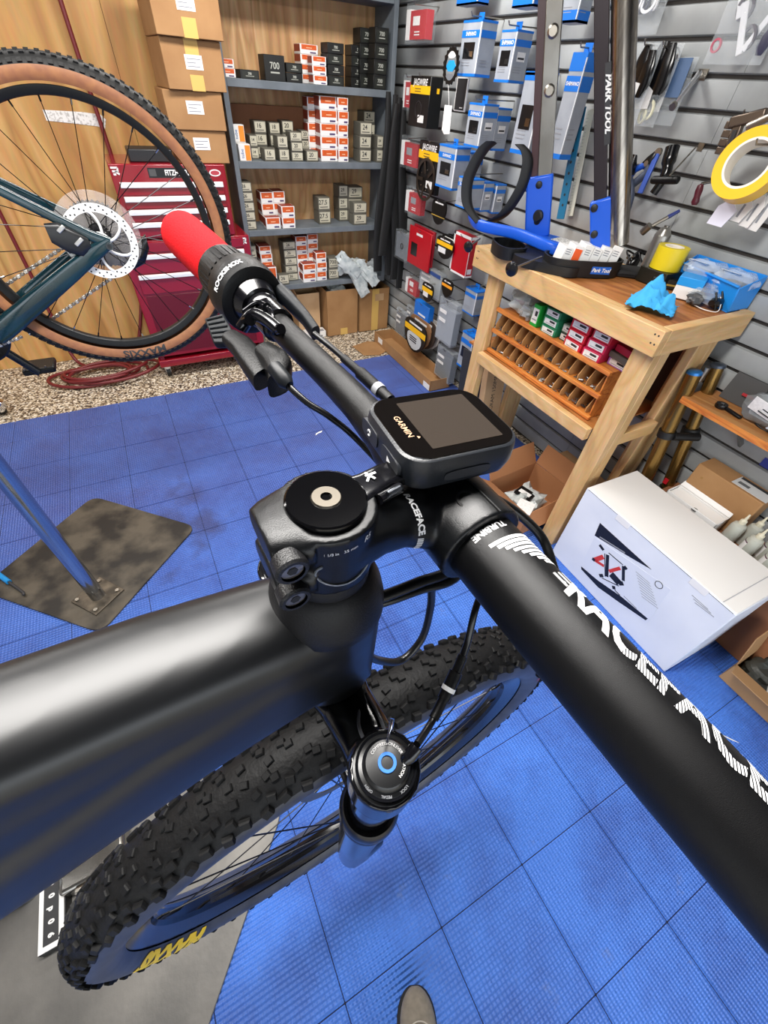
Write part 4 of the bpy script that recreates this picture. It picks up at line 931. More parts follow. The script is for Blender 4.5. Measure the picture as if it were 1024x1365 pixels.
# --- cardboard flap and the long tray on the floor
o = MB().prism([(0, 0), (.17, .05), (.30, -.02), (.33, -.15), (.16, -.24), (.02, -.20)], onZ(470, 462, .001)+Vector((0, .0, 0)), (1, 0, 0), (0, 1, 0), (0, 0, .004)).build('cardboard_flap', CARD); tag(o, 'torn brown cardboard flap lying on the speckled floor', 'cardboard')
tr_ = open_box('parts_tray', (1.80, 2.45), (1.99, 3.44), .002, .092, 'long shallow cardboard tray on the floor along the slatwall', CARD)
MB().bb((1.7985, 3.28, .03), (1.80, 3.36, .075)).build('label', PAPER, tr_); MB().bb((1.7985, 2.46, .005), (1.80, 2.55, .05)).build('label', PAPER, tr_)

# ================================================================== WORKBENCH AND WHAT STANDS ON IT
PINE = plywood('pine_board', '#d8b280', '#cca26a', '#d2aa74', 'y', 2.4); PINEX = plywood('pine_board_x', '#d8b280', '#cca26a', '#d2aa74', 'x', 2.4); PINEZ = plywood('pine_post', '#d8b280', '#c99e66', '#d0a872', 'z', 2.4)
PLYTOP = plywood('bench_plywood', '#b5753e', '#8e5426', '#a86a34', 'y', 1.6); ORW = plywood('orange_varnish', '#d98a3d', '#b8642a', '#cc7a34', 'y', 4)
TAN = mat('organiser_tan', '#b98a55', .7, var=(14, '#ad7c48'))
BZ = 1.165
wbn = thing('workbench', (1.8, 1.33, 0), 'pine workbench with plywood top and lower shelf along the slatwall', 'workbench')
MB().bb((1.53, .80, BZ-.092), (1.568, 1.885, BZ)).build('front_rail', PINE, wbn, bevel=.003)
MB().bb((1.569, .80, BZ-.092), (2.075, .838, BZ)).build('end_rail', PINEX, wbn, bevel=.003)
MB().bb((1.569, 1.847, BZ-.092), (2.075, 1.885, BZ)).build('end_rail', PINEX, wbn, bevel=.003)
MB().bb((2.037, .839, BZ-.092), (2.075, 1.846, BZ)).build('back_rail', PINE, wbn, bevel=.003)
MB().bb((1.569, .839, BZ-.022), (2.036, 1.846, BZ-.004)).build('bench_top', PLYTOP, wbn)
MB().bb((1.569, 1.0, BZ-.0035), (1.600, 1.846, BZ-.0005)).build('top_edging', PINE, wbn)
for y0 in (.812, 1.700):
    MB().bb((1.5695, y0, 0), (1.609, y0+.09, BZ-.023)).build('leg', PINEZ, wbn, bevel=.003)
    MB().bb((1.6095, y0+(0 if y0 < 1 else .051), 0), (1.66, y0+(.039 if y0 < 1 else .09), BZ-.093)).build('leg_brace', PINEZ, wbn, bevel=.003)
    MB().bb((1.895, y0+.028, 0), (1.985, y0+.067, BZ-.093)).build('leg', PINEZ, wbn, bevel=.003)
    MB().bb((1.986, y0+.028, 0), (2.026, y0+.118, BZ-.093)).build('leg_brace', PINEZ, wbn, bevel=.003)
SHZ = .705
MB().bb((1.535, .903, SHZ-.062), (1.569, 1.699, SHZ-.004)).build('shelf_rail', PINE, wbn, bevel=.003)
MB().bb((1.57, .903, SHZ-.012), (2.03, 1.83, SHZ-.003)).build('lower_shelf', PLYTOP, wbn)
MB().bb((1.661, .814, SHZ-.062), (1.894, .850, SHZ-.002)).build('shelf_end_rail', PINEX, wbn, bevel=.003)
MB().bb((2.0, .86, .72), (2.02, 1.83, BZ-.1)).build('back_board', mat('bench_back_dark', '#4a2c1c', .8), wbn)
for y in (1.85, 1.86, .815, .83):
    for z in (BZ-.02, BZ-.05): MB().cyl((1.5298, y, z), (1.531, y, z), .0035, n=8).build('screw', INK, wbn)
# --- pigeon-hole organiser on the lower shelf
og = thing('parts_organiser', (1.75, 1.39, SHZ), 'orange wooden pigeon hole organiser full of small parts under the bench', 'organiser')
OY0, OY1, OX0, OX1 = .965, 1.690, 1.60, 1.94
OZ = [SHZ+.001, SHZ+.105, SHZ+.210]
for z in OZ:
    MB().bb((OX0, OY0, z), (OX1, OY1, z+.006)).build('deck', ORW, og)
    MB().bb((OX0-.016, OY0-.012, z-.0005), (OX0+.002, OY1, z+.017)).build('lip', ORW, og, bevel=.002)
NCOL = 13
for r in range(2):
    for i in range(NCOL+1):
        y = OY0+.03+(OY1-OY0-.034)*i/NCOL
        MB().prism([(0, 0), (.0, .030), (.035, .088), (OX1-OX0-.01, .088), (OX1-OX0-.01, 0)], (OX0+.004, y-.002, OZ[r]+.0065), (1, 0, 0), (0, 0, 1), (0, .004, 0)).build('divider', TAN, og)
    MB().bb((OX1-.005, OY0, OZ[r]+.006), (OX1, OY1, OZ[r+1])).build('back', TAN, og)
    MB().bb((OX0+.004, OY0, OZ[r]+.007), (OX1-.006, OY0+.006, OZ[r+1]-.001)).build('end_panel', ORW, og)
SM = mat('small_steel_parts', '#8d8d8d', .3, metal=.8)
for r in range(2):
    for i in range(NCOL):
        rnd = random.Random(i+r*40); y = OY0+.03+(OY1-OY0-.034)*(i+.5)/NCOL; mb = MB()
        for k in range(14):
            p = Vector((OX0+.012+rnd.random()*.07, y+rnd.uniform(-.018, .018), OZ[r]+.009+rnd.random()*.012)); d = Vector((rnd.uniform(-1, 1), rnd.uniform(-1, 1), rnd.uniform(-.3, .4))).normalized()*.009
            mb.cyl(p-d, p+d, .0025, n=6)
        o = mb.build('loose_parts', SM if (i*7+r) % 3 else mat('dark_small_parts', '#2b2b2d', .4), og); o['kind'] = 'stuff'
# --- boxes on the organiser
GRN = mat('green_carton', '#1f7d55', .5); GRN2 = mat('bright_green_carton', '#22a33c', .45); REDC = mat('red_carton', '#c0152b', .45); PINKC = mat('pink_carton', '#c21f4a', .45)
TZ = OZ[2]+.0065
def carton(y, z, w, h, d, m, label, x=1.615, ang=0, lab=True, group='parts cartons on the organiser'):
    o = thing('parts_carton', (x, y, z), label, 'box', group)
    mm = Matrix.Translation((x, y, z)) @ Matrix.Rotation(R(ang), 4, 'Z')
    MB().bb((0, -w/2, .0003), (d, w/2, h-.0006)).xf(mm).build('body', m, o, bevel=.002, seg=1)
    if lab:
        MB().bb((-.001, -w*.40, h*.18), (.001, w*.40, h*.82)).xf(mm).build('label', PAPER, o)
        MB().bb((-.0014, -w*.30, h*.50), (.001, w*.05, h*.72)).xf(mm).build('barcode', INK, o); MB().bb((-.0014, -w*.34, h*.30), (.001, w*.30, h*.36)).xf(mm).build('print_line', GREYINK, o)
    return o
carton(1.455, TZ, .045, .100, .16, GRN2, 'bright green carton standing upright on the organiser')
for i, w in enumerate(('lowest', 'middle', 'top')): carton(1.355, TZ+i*.0375, .088, .037, .16, GRN, '%s dark green carton in the stack on the organiser' % w, ang=2)
for i, w in enumerate(('lower', 'upper')): carton(1.275, TZ+i*.036, .05, .035, .15, (mat('grey_carton', '#3c4a44', .5), mat('pale_green_carton', '#9fb5a6', .5))[i], '%s small grey green carton beside the red stack' % w, x=1.64)
for i, w in enumerate(('lowest', 'middle', 'top')): carton(1.192-.004*i, TZ+i*.042, .100, .041, .17, REDC, '%s bright red carton in the left red stack' % w, x=1.604, ang=-4+3*i)
for i, w in enumerate(('lowest', 'middle', 'top')): carton(1.088-.008*i, TZ+i*.042, .092, .041, .17, PINKC if i < 2 else REDC, '%s crimson carton in the right red stack' % w, x=1.610, ang=4)
carton(.985, TZ, .10, .036, .15, mat('violet_carton', '#a768b8', .5), 'white labelled violet carton on the organiser end', x=1.66)
carton(.985, TZ+.0365, .10, .026, .15, mat('dark_silver_carton', '#5b5750', .4), 'dark silver carton lying on the violet one', x=1.64, ang=-8, lab=False)
carton(.980, TZ+.063, .09, .030, .15, mat('crimson_tin', '#c4213f', .35), 'flat crimson tin on top near the front leg', x=1.65, ang=-8, lab=False)
crumple('plastic_bag', (1.72, 1.60, TZ+.06), (.20, .16, .11), 'clear plastic bag of parts at the left end of the organiser', BAGW, 41); crumple('plastic_bag', (1.66, 1.53, TZ+.035), (.10, .09, .066), 'small clear bag beside the green carton', BAG, 43)

# --- truing stand
PB = mat('tool_blue', '#1354c8', .35); PBK = mat('stand_black', '#0a0a0b', .5, bump=(500, .15)); GALV = mat('zinc_plated_steel', '#8f8c86', .25, metal=.9, var=(9, '#7b7771')); MAROON = mat('dark_post_edge', '#3a1c20', .4)
ts = thing('truing_stand', (1.66, 1.50, BZ), 'blue wheel truing stand with steel uprights on the bench', 'truing stand')
def horiz_shift(base, px, py):
    """point on the ray of a pixel at the same horizontal distance from the camera as base"""
    r = ray(px, py); h = math.hypot(base.x, base.y); return CAMP + r*(h/math.hypot(r.x, r.y))
L0 = onZ(722, 305, 1.265); Rr0 = onZ(800, 322, 1.275); ax = (Rr0-L0); ax.z = 0; ax.normalize(); fn = Vector((ax.y, -ax.x, 0)); fn = fn if fn.x < 0 else -fn
L1 = horiz_shift(L0, 742, -30); R1 = horiz_shift(Rr0, 803, -30)
# black base with parts trays
def tray(c, w, d, h, ang, name='base_tray'):
    m = Matrix.Translation(c) @ Matrix.Rotation(ang, 4, 'Z'); mb = MB()
    out = superell(w/2, d/2, 3, 32); inn = superell(w/2-.008, d/2-.008, 3, 32)
    mb.loft([[m @ Vector((p[0]*.96, p[1]*.96, 0)) for p in out], [m @ Vector((p[0], p[1], h)) for p in out], [m @ Vector((p[0], p[1], h)) for p in inn], [m @ Vector((p[0], p[1], .006)) for p in inn]])
    return mb.build(name, PBK, ts, smooth=40)
tc0 = onZ(770, 366, BZ+.0002)+Vector((.035, .030, 0)); TA = R(-24); tray(tc0, .34, .17, .062, TA)
tray(Vector((1.575, 1.70, BZ+.0002)), .20, .14, .050, R(70))
MB().loft([[Vector((1.70+math.cos(R(30))*a-math.sin(R(30))*b, 1.53+math.sin(R(30))*a+math.cos(R(30))*b, z)) for a, b in superell(.17, .16, 4, 28)] for z in (BZ+.0003, BZ+.03, BZ+.036)]).build('base_plate', PBK, ts, smooth=40)
# blue label on the front tray
fpt = tc0+Matrix.Rotation(TA, 3, 'Z') @ Vector((.055, -.0822, .030)); fu = Matrix.Rotation(TA, 3, 'Z') @ Vector((1, 0, 0)); fnn = Matrix.Rotation(TA, 3, 'Z') @ Vector((0, -1, 0))
MB().prism([(-.042, -.014), (.042, -.014), (.042, .014), (-.042, .014)], fpt-fnn*.004, fu, (0, 0, 1), fnn*.0055).build('brand_plate', mat('plate_blue', '#1a5fc0', .4), ts)
put_text('Park Tool', .020, fpt+fnn*.0022, fu, (0, 0, 1), 'brand_lettering', W_, ts, shear=.25, bold=.0006)
# blue cradle
cm = (L0+Rr0)*.5
def P3(a, b, z): return cm+ax*a+fn*b+Vector((0, 0, z-cm.z))
half = (Rr0-L0).length/2
cr_ = MB()
cr_.prism([(-half-.035, .06), (-half-.045, -.05), (half+.02, -.05), (half+.03, .02), (.06, .085)], P3(0, 0, 1.205), ax, fn, (0, 0, .040))
cr_.build('cradle', PB, ts, bevel=.008)
MB().prism([(-.075, .045), (-.075, -.035), (.075, -.035), (.085, .02), (.045, .06)], P3(.015, 0, 1.2452), ax, fn, (0, 0, .0012)).build('cradle_label', mat('label_print', '#d8d6d0', .5, var=(160, '#7c7a76', .5, .6)), ts)
MB().loft([[P3(a, b, z) for a, b in superell(.075, .075, 3, 24)] for z in (BZ+.036, 1.205)]).build('neck', mat('stand_dark_blue', '#0f2a6a', .4), ts, smooth=40)
def lerp(a, b, t): return a+(b-a)*t
for nm, b0, b1, w_, d_ in (('left', L0, L1, .058, .030), ('right', Rr0, R1, .046, .030)):
    up = (b1-b0).normalized(); vw = Vector((b0.x, b0.y, 0)).normalized(); sdv = Vector((vw.y, -vw.x, 0)); sdv = (sdv-up*sdv.dot(up)).normalized()
    e = up.cross(sdv).normalized(); e = e if e.dot(vw) < 0 else -e
    MB().bar(lerp(b0, b1, .02), b1, w_, d_, up=e).build('upright', GALV if nm == 'left' else mat('upright_dark', '#2a2226', .35, metal=.4), ts, bevel=.003)
    if nm == 'left': MB().bar(lerp(b0, b1, .02)-sdv*(w_/2+.015)-e*.006, b1-sdv*(w_/2+.015)-e*.006, .028, d_*.6, up=e).build('upright_edge', MAROON, ts)
    # blue bracket clasping the foot
    br_ = MB(); k = .27 if nm == 'left' else .205; sh = sdv*(-.018 if nm == 'left' else .012)
    br_.bar(lerp(b0, b1, -.04)+e*.004+sh, lerp(b0, b1, k)+e*.004+sh, w_+.052, d_+.016, up=e)
    br_.build('bracket', PB, ts, bevel=.008)
    for t in (.05, k*.85): q = lerp(b0, b1, t)+e*(d_/2+.011)-sdv*.02; MB().lathe([(0, .008), (.010, .008), (.014, .005), (.014, 0)], q, e, 18).build('knob', PBK, ts, smooth=40)
    for t in ((.62, .83) if nm == 'left' else ()): q = lerp(b0, b1, t)+e*(d_/2); MB().lathe([(.005, .001), (.016, .001), (.020, .004), (.014, .010), (0, .010)], q, e, 24).build('bolt', STEEL, ts, smooth=40)
    if nm == 'right': MB().bar(lerp(b0, b1, .02)+e*.0225+sdv*.014, lerp(b0, b1, .12)+e*.0225+sdv*.014, .045, .002, up=e).build('bracket_label', mat('label_navy', '#122a5c', .5), ts)
# round column right of the right upright
vw = Vector((Rr0.x, Rr0.y, 0)).normalized(); sdr = Vector((vw.y, -vw.x, 0)); q0 = Rr0+sdr*.075; q1 = R1+sdr*.072; MB().tube([q0, q1], .040, 28).build('column', mat('column_steel', '#a39c92', .22, metal=1, scl=(1, 1, .05), var=(60, '#837c74')), ts, smooth=60)
u3 = (R1-Rr0).normalized(); e = -vw; e = (e-u3*e.dot(u3)).normalized()
MB().bar(lerp(Rr0, R1, .44)+e*.016+sdr*.026, lerp(Rr0, R1, .74)+e*.016+sdr*.026, .024, .003, up=e).build('decal', INK, ts)
put_text('PARK TOOL', .030, lerp(Rr0, R1, .59)+e*.0178+sdr*.026, -u3, sdr, 'decal_lettering', W_, ts, bold=.0012)
# long blue arm with black caliper jaws
ap = [P3(.05, .06, 1.215), onZ(735, 330, 1.235), onZ(690, 312, 1.25), onZ(640, 300, 1.255), onZ(628, 285, 1.27)]
sp = smoothpts(ap, 5); MB().loft([[p+Vector((0, 0, b))+fn*a for a, b in superell(.018, .022, 4, 16)] for p in sp]).build('caliper_arm', PB, ts, smooth=40)
def jaw(pts, d0):
    s = smoothpts([horiz_shift(ap[3], *p) for p in pts], 5); return MB().loft([[p+CR*a+Vector((0, 0, b))*.4+fn*b for a, b in superell(.021, .013, 4, 14)] for p in s]).build('caliper_jaw', PBK, ts, smooth=40)
jaw([(640, 298), (624, 275), (623, 245), (632, 220), (644, 200), (655, 190)], 0); jaw([(648, 298), (672, 285), (694, 252), (703, 222), (702, 204), (694, 194)], 0)
for a, b, r in (((640, 318), (626, 328), .022), ((722, 342), (684, 358), .027)):
    p = onZ(*a, 1.22); q = onZ(*b, 1.20); MB().tube([p, q], .004, 10).build('adjuster_screw', STEEL, ts, smooth=40)
    d = (q-p).normalized(); MB().lathe([(0, -.004), (r*.5, -.002), (r, .004), (r, .014), (r*.55, .022), (0, .023)], q, d, 26).build('adjuster_knob', mat('knob_black', '#0e0f12', .25), ts, smooth=40)
MB().lathe([(0, .016), (.018, .016), (.024, .010), (.024, 0)], lerp(L0, L1, .07)+fn*.03, fn, 24).build('clamp_knob', PBK, ts, smooth=40)
# index cards / boxes in the front tray
for i in range(6):
    m = Matrix.Translation(tc0) @ Matrix.Rotation(TA, 4, 'Z'); x = -.105+i*.044
    o = thing('spare_part_box', m @ Vector((x, 0, .0065)), ['thin white box at the left end of the black base tray', 'white box with orange panel in the black base tray', 'white box behind the orange panelled one', 'white box in the middle of the base tray', 'white box right of the middle in the base tray', 'white box at the right end of the base tray'][i], 'box', 'boxes in the base tray')
    mm = m @ Matrix.Translation((x, 0, .0065)) @ Matrix.Rotation(R(9), 4, 'Y') @ Matrix.Rotation(R(-3*i), 4, 'Z')
    MB().bb((-.020, -.040, 0), (.020, .040, .092+.006*(i % 3))).xf(mm).build('body', W_, o, bevel=.0015, seg=1)
    if i == 1: MB().bb((-.016, -.0412, .045), (.016, -.0395, .088)).xf(mm).build('orange_panel', mat('orange_print', '#e8591a', .5), o)
    for q in range(3): MB().bb((-.012, -.0408, .068+q*.008), (.010, -.0395, .071+q*.008)).xf(mm).build('print_line', GREYINK, o)

# --- other things on the bench
pk = MB(); c = onZ(838, 366, BZ)+Vector((-.0, 0, 0)); mm = Matrix.Translation(c) @ Matrix.Rotation(R(-38), 4, 'Z')
o = MB().loft([[mm @ Vector((a*k, b*k, z)) for a, b in superell(.085, .055, 4, 28)] for z, k in ((.0005, .93), (.006, 1), (.016, .98), (.024, .9), (.026, .82))]).build('zip_pouch', mat('black_nylon', '#121214', .75, bump=(600, .3)), smooth=45); tag(o, 'flat black nylon pouch lying on the bench beside the stand', 'pouch')
MB().tube([mm @ Vector((a*1.005, b*1.005, .012)) for a, b in superell(.085, .055, 4, 40)], .0015, 6, close=True).build('zip', PLAS, o)
for i, (px, py, lab) in enumerate(((842, 350, 'black derailleur part on the bench behind the pouch'), (858, 352, 'second black metal part on the bench behind the pouch'))):
    c = onZ(px, py+4, BZ); o = thing('derailleur', c, lab, 'bike part'); rnd = random.Random(i+3)
    MB().loft([[c+Vector((a+k*.02, b, z)) for a, b in superell(w, h, 2.6, 14)] for z, w, h, k in ((.001, .03, .022, 0), (.02, .034, .024, .3), (.045, .022, .02, 1), (.06, .012, .012, 1.4))]).build('body', mat('gloss_black_part', '#0d0d0f', .18), o, smooth=40)
    for k in range(3): p = c+Vector((rnd.uniform(-.03, .03), rnd.uniform(-.025, .025), rnd.uniform(.02, .06))); MB().cyl(p, p+Vector((-.012, -.012, .012)), .006, n=14).build('bolt', CHROME if k == 0 else ALU, o, smooth=40)
    MB().tube(smoothpts([c+Vector((-.02, 0, .05)), c+Vector((-.05, .02, .06)), c+Vector((-.06, -.02, .03))], 5), .004, 8).build('arm', ALU, o, smooth=50)
def smallbox(c, d, ang, mats, name, label, cat='box'):
    mm = Matrix.Translation(c) @ Matrix.Rotation(R(ang), 4, 'Z'); o = thing(name, c, label, cat)
    MB().bb((-d[0]/2, -d[1]/2, .0003), (d[0]/2, d[1]/2, d[2])).xf(mm).build('body', mats[0], o, bevel=.002)
    return o, mm
# yellow tape roll and spray can standing on the bench
def roll(c, axv, r, w, m, label, hole=.6, name='tape_roll', core=None):
    o = thing(name, c, label, 'tape'); MB().lathe([(r*hole, -w/2), (r, -w/2), (r, w/2), (r*hole, w/2)], c, axv, 48, close=True).build('tape_body', m, o, smooth=30)
    MB().lathe([(r*hole-.003, -w/2-.0005), (r*hole+.004, -w/2-.0005), (r*hole+.004, w/2+.0005), (r*hole-.003, w/2+.0005)], c, axv, 48, close=True).build('tape_core', core or mat('card_core', '#e8e0d4', .7), o, smooth=30); return o
YT = mat('yellow_tape', '#d8c21c', .35)
c = onZ(889, 356, BZ); c.x = min(c.x, 2.0); c = onX(893, 352, 1.985) if False else Vector((1.985, 1.18, BZ)); 
c = onZ(890, 362, BZ)*1.0; k = 2.02/c.x if c.x > 2.02 else 1; c = CAMP+(c-CAMP)*k; c.z = BZ
TP = Vector((1.985, c.y, BZ)); smallbox(Vector((1.985, TP.y, BZ)), (.13, .13, .055), 0, [mat('black_carton', '#16160f', .4)], 'parts_box', 'low black carton under the yellow tape roll'); roll(TP+Vector((0, 0, .0965)), (0, 0, 1), .060, .080, YT, 'yellow tape roll standing upright on the bench', .55)
cn = thing('metal_can', (2.03, TP.y+.10, BZ), 'slim brushed metal can standing behind the yellow tape', 'can')
MB().lathe([(0, .001), (.030, .001), (.032, .004), (.032, .150), (.029, .158), (.020, .175), (.012, .180), (0, .181)], (2.03, TP.y+.10, BZ), (0, 0, 1), 32).build('body', mat('can_steel', '#9a9893', .3, metal=.8), cn, smooth=30)
MB().cyl((2.03, TP.y+.10, BZ+.176), (2.03, TP.y+.10, BZ+.186), .010, n=18).build('cap', GALV, cn, smooth=40)
# white and blue parts box, brown carton
c = onZ(912, 396, BZ); o, mm = smallbox(c, (.085, .09, .075), 25, [W_], 'parts_box', 'small white box with bright blue lid on the bench')
MB().bb((-.0435, -.046, .045), (.0435, .046, .0765)).xf(mm).build('lid', mat('cyan_blue', '#1f8fd8', .4), o, bevel=.002)
c = onZ(945, 382, BZ); o, mm = smallbox(c, (.075, .075, .06), 20, [CARD2], 'parts_box', 'small brown carton behind the blue lidded box'); MB().bb((-.038, -.030, .012), (-.0365, .03, .045)).xf(mm).build('print_panel', INK, o)
c = onZ(884, 383, BZ); o, mm = smallbox(c, (.03, .11, .035), 40, [mat('black_carton', '#16160f', .4)], 'parts_box', 'long low black and gold box on the bench'); MB().bb((-.0155, -.04, .012), (-.0148, .04, .018)).xf(mm).build('print_line', mat('gold_print', '#a98a3a', .5), o)
crumple('plastic_bag', onZ(935, 402, BZ)+Vector((0, 0, .03)), (.15, .11, .06), 'clear bag with grey parts in front of the blue bin', BAG, 51, .4)
crumple('part_bundle', onZ(925, 405, BZ)+Vector((0, 0, .02)), (.08, .06, .04), 'grey metal parts inside the clear bag on the bench', mat('grey_parts', '#4b4c4d', .4, bump=(80, .6)), 52, .4, cat='bike parts')
# blue rag
rg = MB(); n = 26; c0 = onZ(866, 412, BZ)
for i in range(n+1):
    for j in range(n+1):
        u, v = i/n-.5, j/n-.5; p = Vector((u*.135, v*.165, 0)); k = mnoise.noise(Vector((u*5+1.3, v*5, .4)))
        rr_ = math.hypot(u, v); z = .010+.085*max(0, 1-rr_*1.9)*(1+.9*k)+.024*abs(mnoise.noise(Vector((u*11, v*6, 2)))); z = max(z, .003)
        p.x *= 1+.30*mnoise.noise(Vector((v*7, 3, 1)))+.12*mnoise.noise(Vector((v*19, 5, 1))); p.y *= 1+.22*mnoise.noise(Vector((u*7, 8, 1)))
        q = Matrix.Rotation(R(28), 3, 'Z') @ p; rg.v.append(tuple(c0+Vector((q.x, q.y, z))))
for i in range(n):
    for j in range(n): a = i*(n+1)+j; rg.f.append((a, a+1, a+n+2, a+n+1)); rg.m.append(0)
o = rg.build('cleaning_rag', mat('blue_rag', '#3a9fd8', .85, bump=(300, .3)), smooth=80); s_ = o.modifiers.new('s', 'SOLIDIFY'); s_.thickness = .0015; tag(o, 'crumpled light blue cleaning rag at the bench edge', 'rag')
# black cable clamp bits
c = onZ(950, 411, BZ); o = thing('cable_clamp', c, 'small black clamp with a white string at the bench edge', 'bike part')
MB().loft([[c+Vector((k, 0, .022))+Vector((0, a, b)) for a, b in superell(w, w*.8, 2.5, 16)] for k, w in ((-.03, .012), (-.015, .020), (.0, .020), (.02, .018), (.035, .012))]).build('body', mat('gloss_black_part', '#0d0d0f'), o, smooth=40)
for k in (-.02, .02): MB().tube([c+Vector((k, -.02, .004)), c+Vector((k, -.005, .035)), c+Vector((k+.005, .012, .055))], .004, 8).build('arm', PLAS, o, smooth=40)
MB().tube(smoothpts([c+Vector((-.05, .05, .003)), c+Vector((-.06, .0, .003)), c+Vector((-.03, -.035, .003)), c+Vector((.0, -.02, .02)), c+Vector((.01, .0, .04))], 6), .0016, 6).build('string', W_, o, smooth=60)
# blue bin at the right end, against the wall
BB = mat('bin_blue', '#1c86dc', .4)
bz0 = BZ+.0003; bn = thing('parts_bin', (1.985, .93, BZ), 'bright blue plastic parts bin at the right end of the bench', 'bin')
p0 = onZ(972, 413, bz0); p1 = onZ(913, 362, bz0)
A = Vector((1.955, .845, bz0)); B_ = Vector((2.035, 1.125, bz0)); D_ = Vector((2.085, .845, bz0)); E_ = Vector((2.085, 1.125, bz0))
def plate(name, pts, th, m, par):
    pts = [Vector(p) for p in pts]; nn = (pts[1]-pts[0]).cross(pts[2]-pts[1]).normalized()*th; k = len(pts)
    return MB().add(pts+[p+nn for p in pts], [tuple(range(k)), tuple(reversed(range(k, 2*k)))]+[(i, k+i, k+(i+1) % k, (i+1) % k) for i in range(k)]).build(name, m, par, bevel=.001, seg=1)
Z_ = Vector((0, 0, 1))
plate('front_wall', [A, B_, B_+Z_*.085+Vector((-.02, 0, 0)), A+Z_*.085+Vector((-.02, 0, 0))], .004, BB, bn); plate('end_wall', [A, D_, D_+Z_*.115, A+Z_*.085+Vector((-.02, 0, 0))], .004, BB, bn); plate('end_wall', [B_, E_, E_+Z_*.115, B_+Z_*.085+Vector((-.02, 0, 0))], -.004, BB, bn); plate('back_wall', [D_, E_, E_+Z_*.115, D_+Z_*.115], .004, BB, bn); plate('base', [A, B_, E_, D_], .004, BB, bn)
plate('rim', [A+Z_*.086+Vector((-.028, 0, 0)), B_+Z_*.086+Vector((-.028, 0, 0)), B_+Z_*.086+Vector((-.014, 0, 0)), A+Z_*.086+Vector((-.014, 0, 0))], -.006, BB, bn)
for i, (y, lab) in enumerate(((.91, 'clear bag with paper label lying in the blue bin, near end'), (1.04, 'clear bag of dark cables lying in the blue bin'))):
    o = crumple('plastic_bag', (2.02, y, bz0+.085), (.11, .15, .07), lab, BAG, 60+i, .2, amp=.12)
    MB().box((1.995, y+.01, bz0+.112), (.06, .07, .0008), Matrix.Rotation(R(12), 3, 'Y')).build('label', PAPER, o)
    MB().tube([Vector((2.03+.03*math.cos(t), y+.04*math.sin(t), bz0+.075)) for t in [R(a) for a in range(0, 360, 20)]], .004, 6, close=True).build('cable_ring', PLAS, o)

# ================================================================== PRODUCTS HANGING ON THE SLATWALL
SHB = mat('package_blue', '#0f6cc8', .4); SHG = mat('package_grey', '#9da2aa', .45, var=(12, '#8f959e')); SHW_ = mat('package_white', '#dfe1e4', .45); DARKW = mat('package_window', '#141416', .2)
CLR = mat('clear_blister', '#dde6ea', .08, alpha=.07); PKB = mat('package_black', '#070707', .4); YELP = mat('package_yellow', '#f0b712', .45); REDP = mat('package_red', '#b0061a', .4)
def wr(x0, y0, x1, y1, out):
    X = XW-out; ym = (y0+y1)/2; xm = (x0+x1)/2
    a = onX(x0, ym, X).y; b = onX(x1, ym, X).y; t = onX(xm, y0, X).z; u = onX(xm, y1, X).z
    return X, b, a, u, t          # front plane x, y right (small), y left (large), z bottom, z top
def hook(y, z, out, par):
    return MB().tube([(XW-.004, y, z), (XW-out-.01, y, z-.004), (XW-out-.018, y, z+.010)], .0028, 8).build('hang_wire', STEEL, par, smooth=50)
def wbox(x0, y0, x1, y1, out, d, name, label, m, cat='package', group=None):
    X, yr, yl, zb, zt = wr(x0, y0, x1, y1, out); o = thing(name, (X+d/2, (yr+yl)/2, zb), label, cat, group)
    MB().bb((X, yr, zb), (X+d, yl, zt)).build('body', m, o, bevel=.002, seg=1); return o, X, yr, yl, zb, zt
def face(o, X, yr, yl, zb, zt, a0, a1, b0, b1, m, nm='panel', side=False, d=.1, t=.0008):
    """rectangle on the front (or on the side facing the camera): a across 0..1 from the left, b up 0..1"""
    z0 = zb+(zt-zb)*b0; z1 = zb+(zt-zb)*b1
    if side: return MB().bb((X+d*a0, yr-t, z0), (X+d*a1, yr+t, z1)).build(nm, m, o)
    return MB().bb((X-t, yl+(yr-yl)*a0, z0), (X+t, yl+(yr-yl)*a1, z1)).build(nm, m, o)
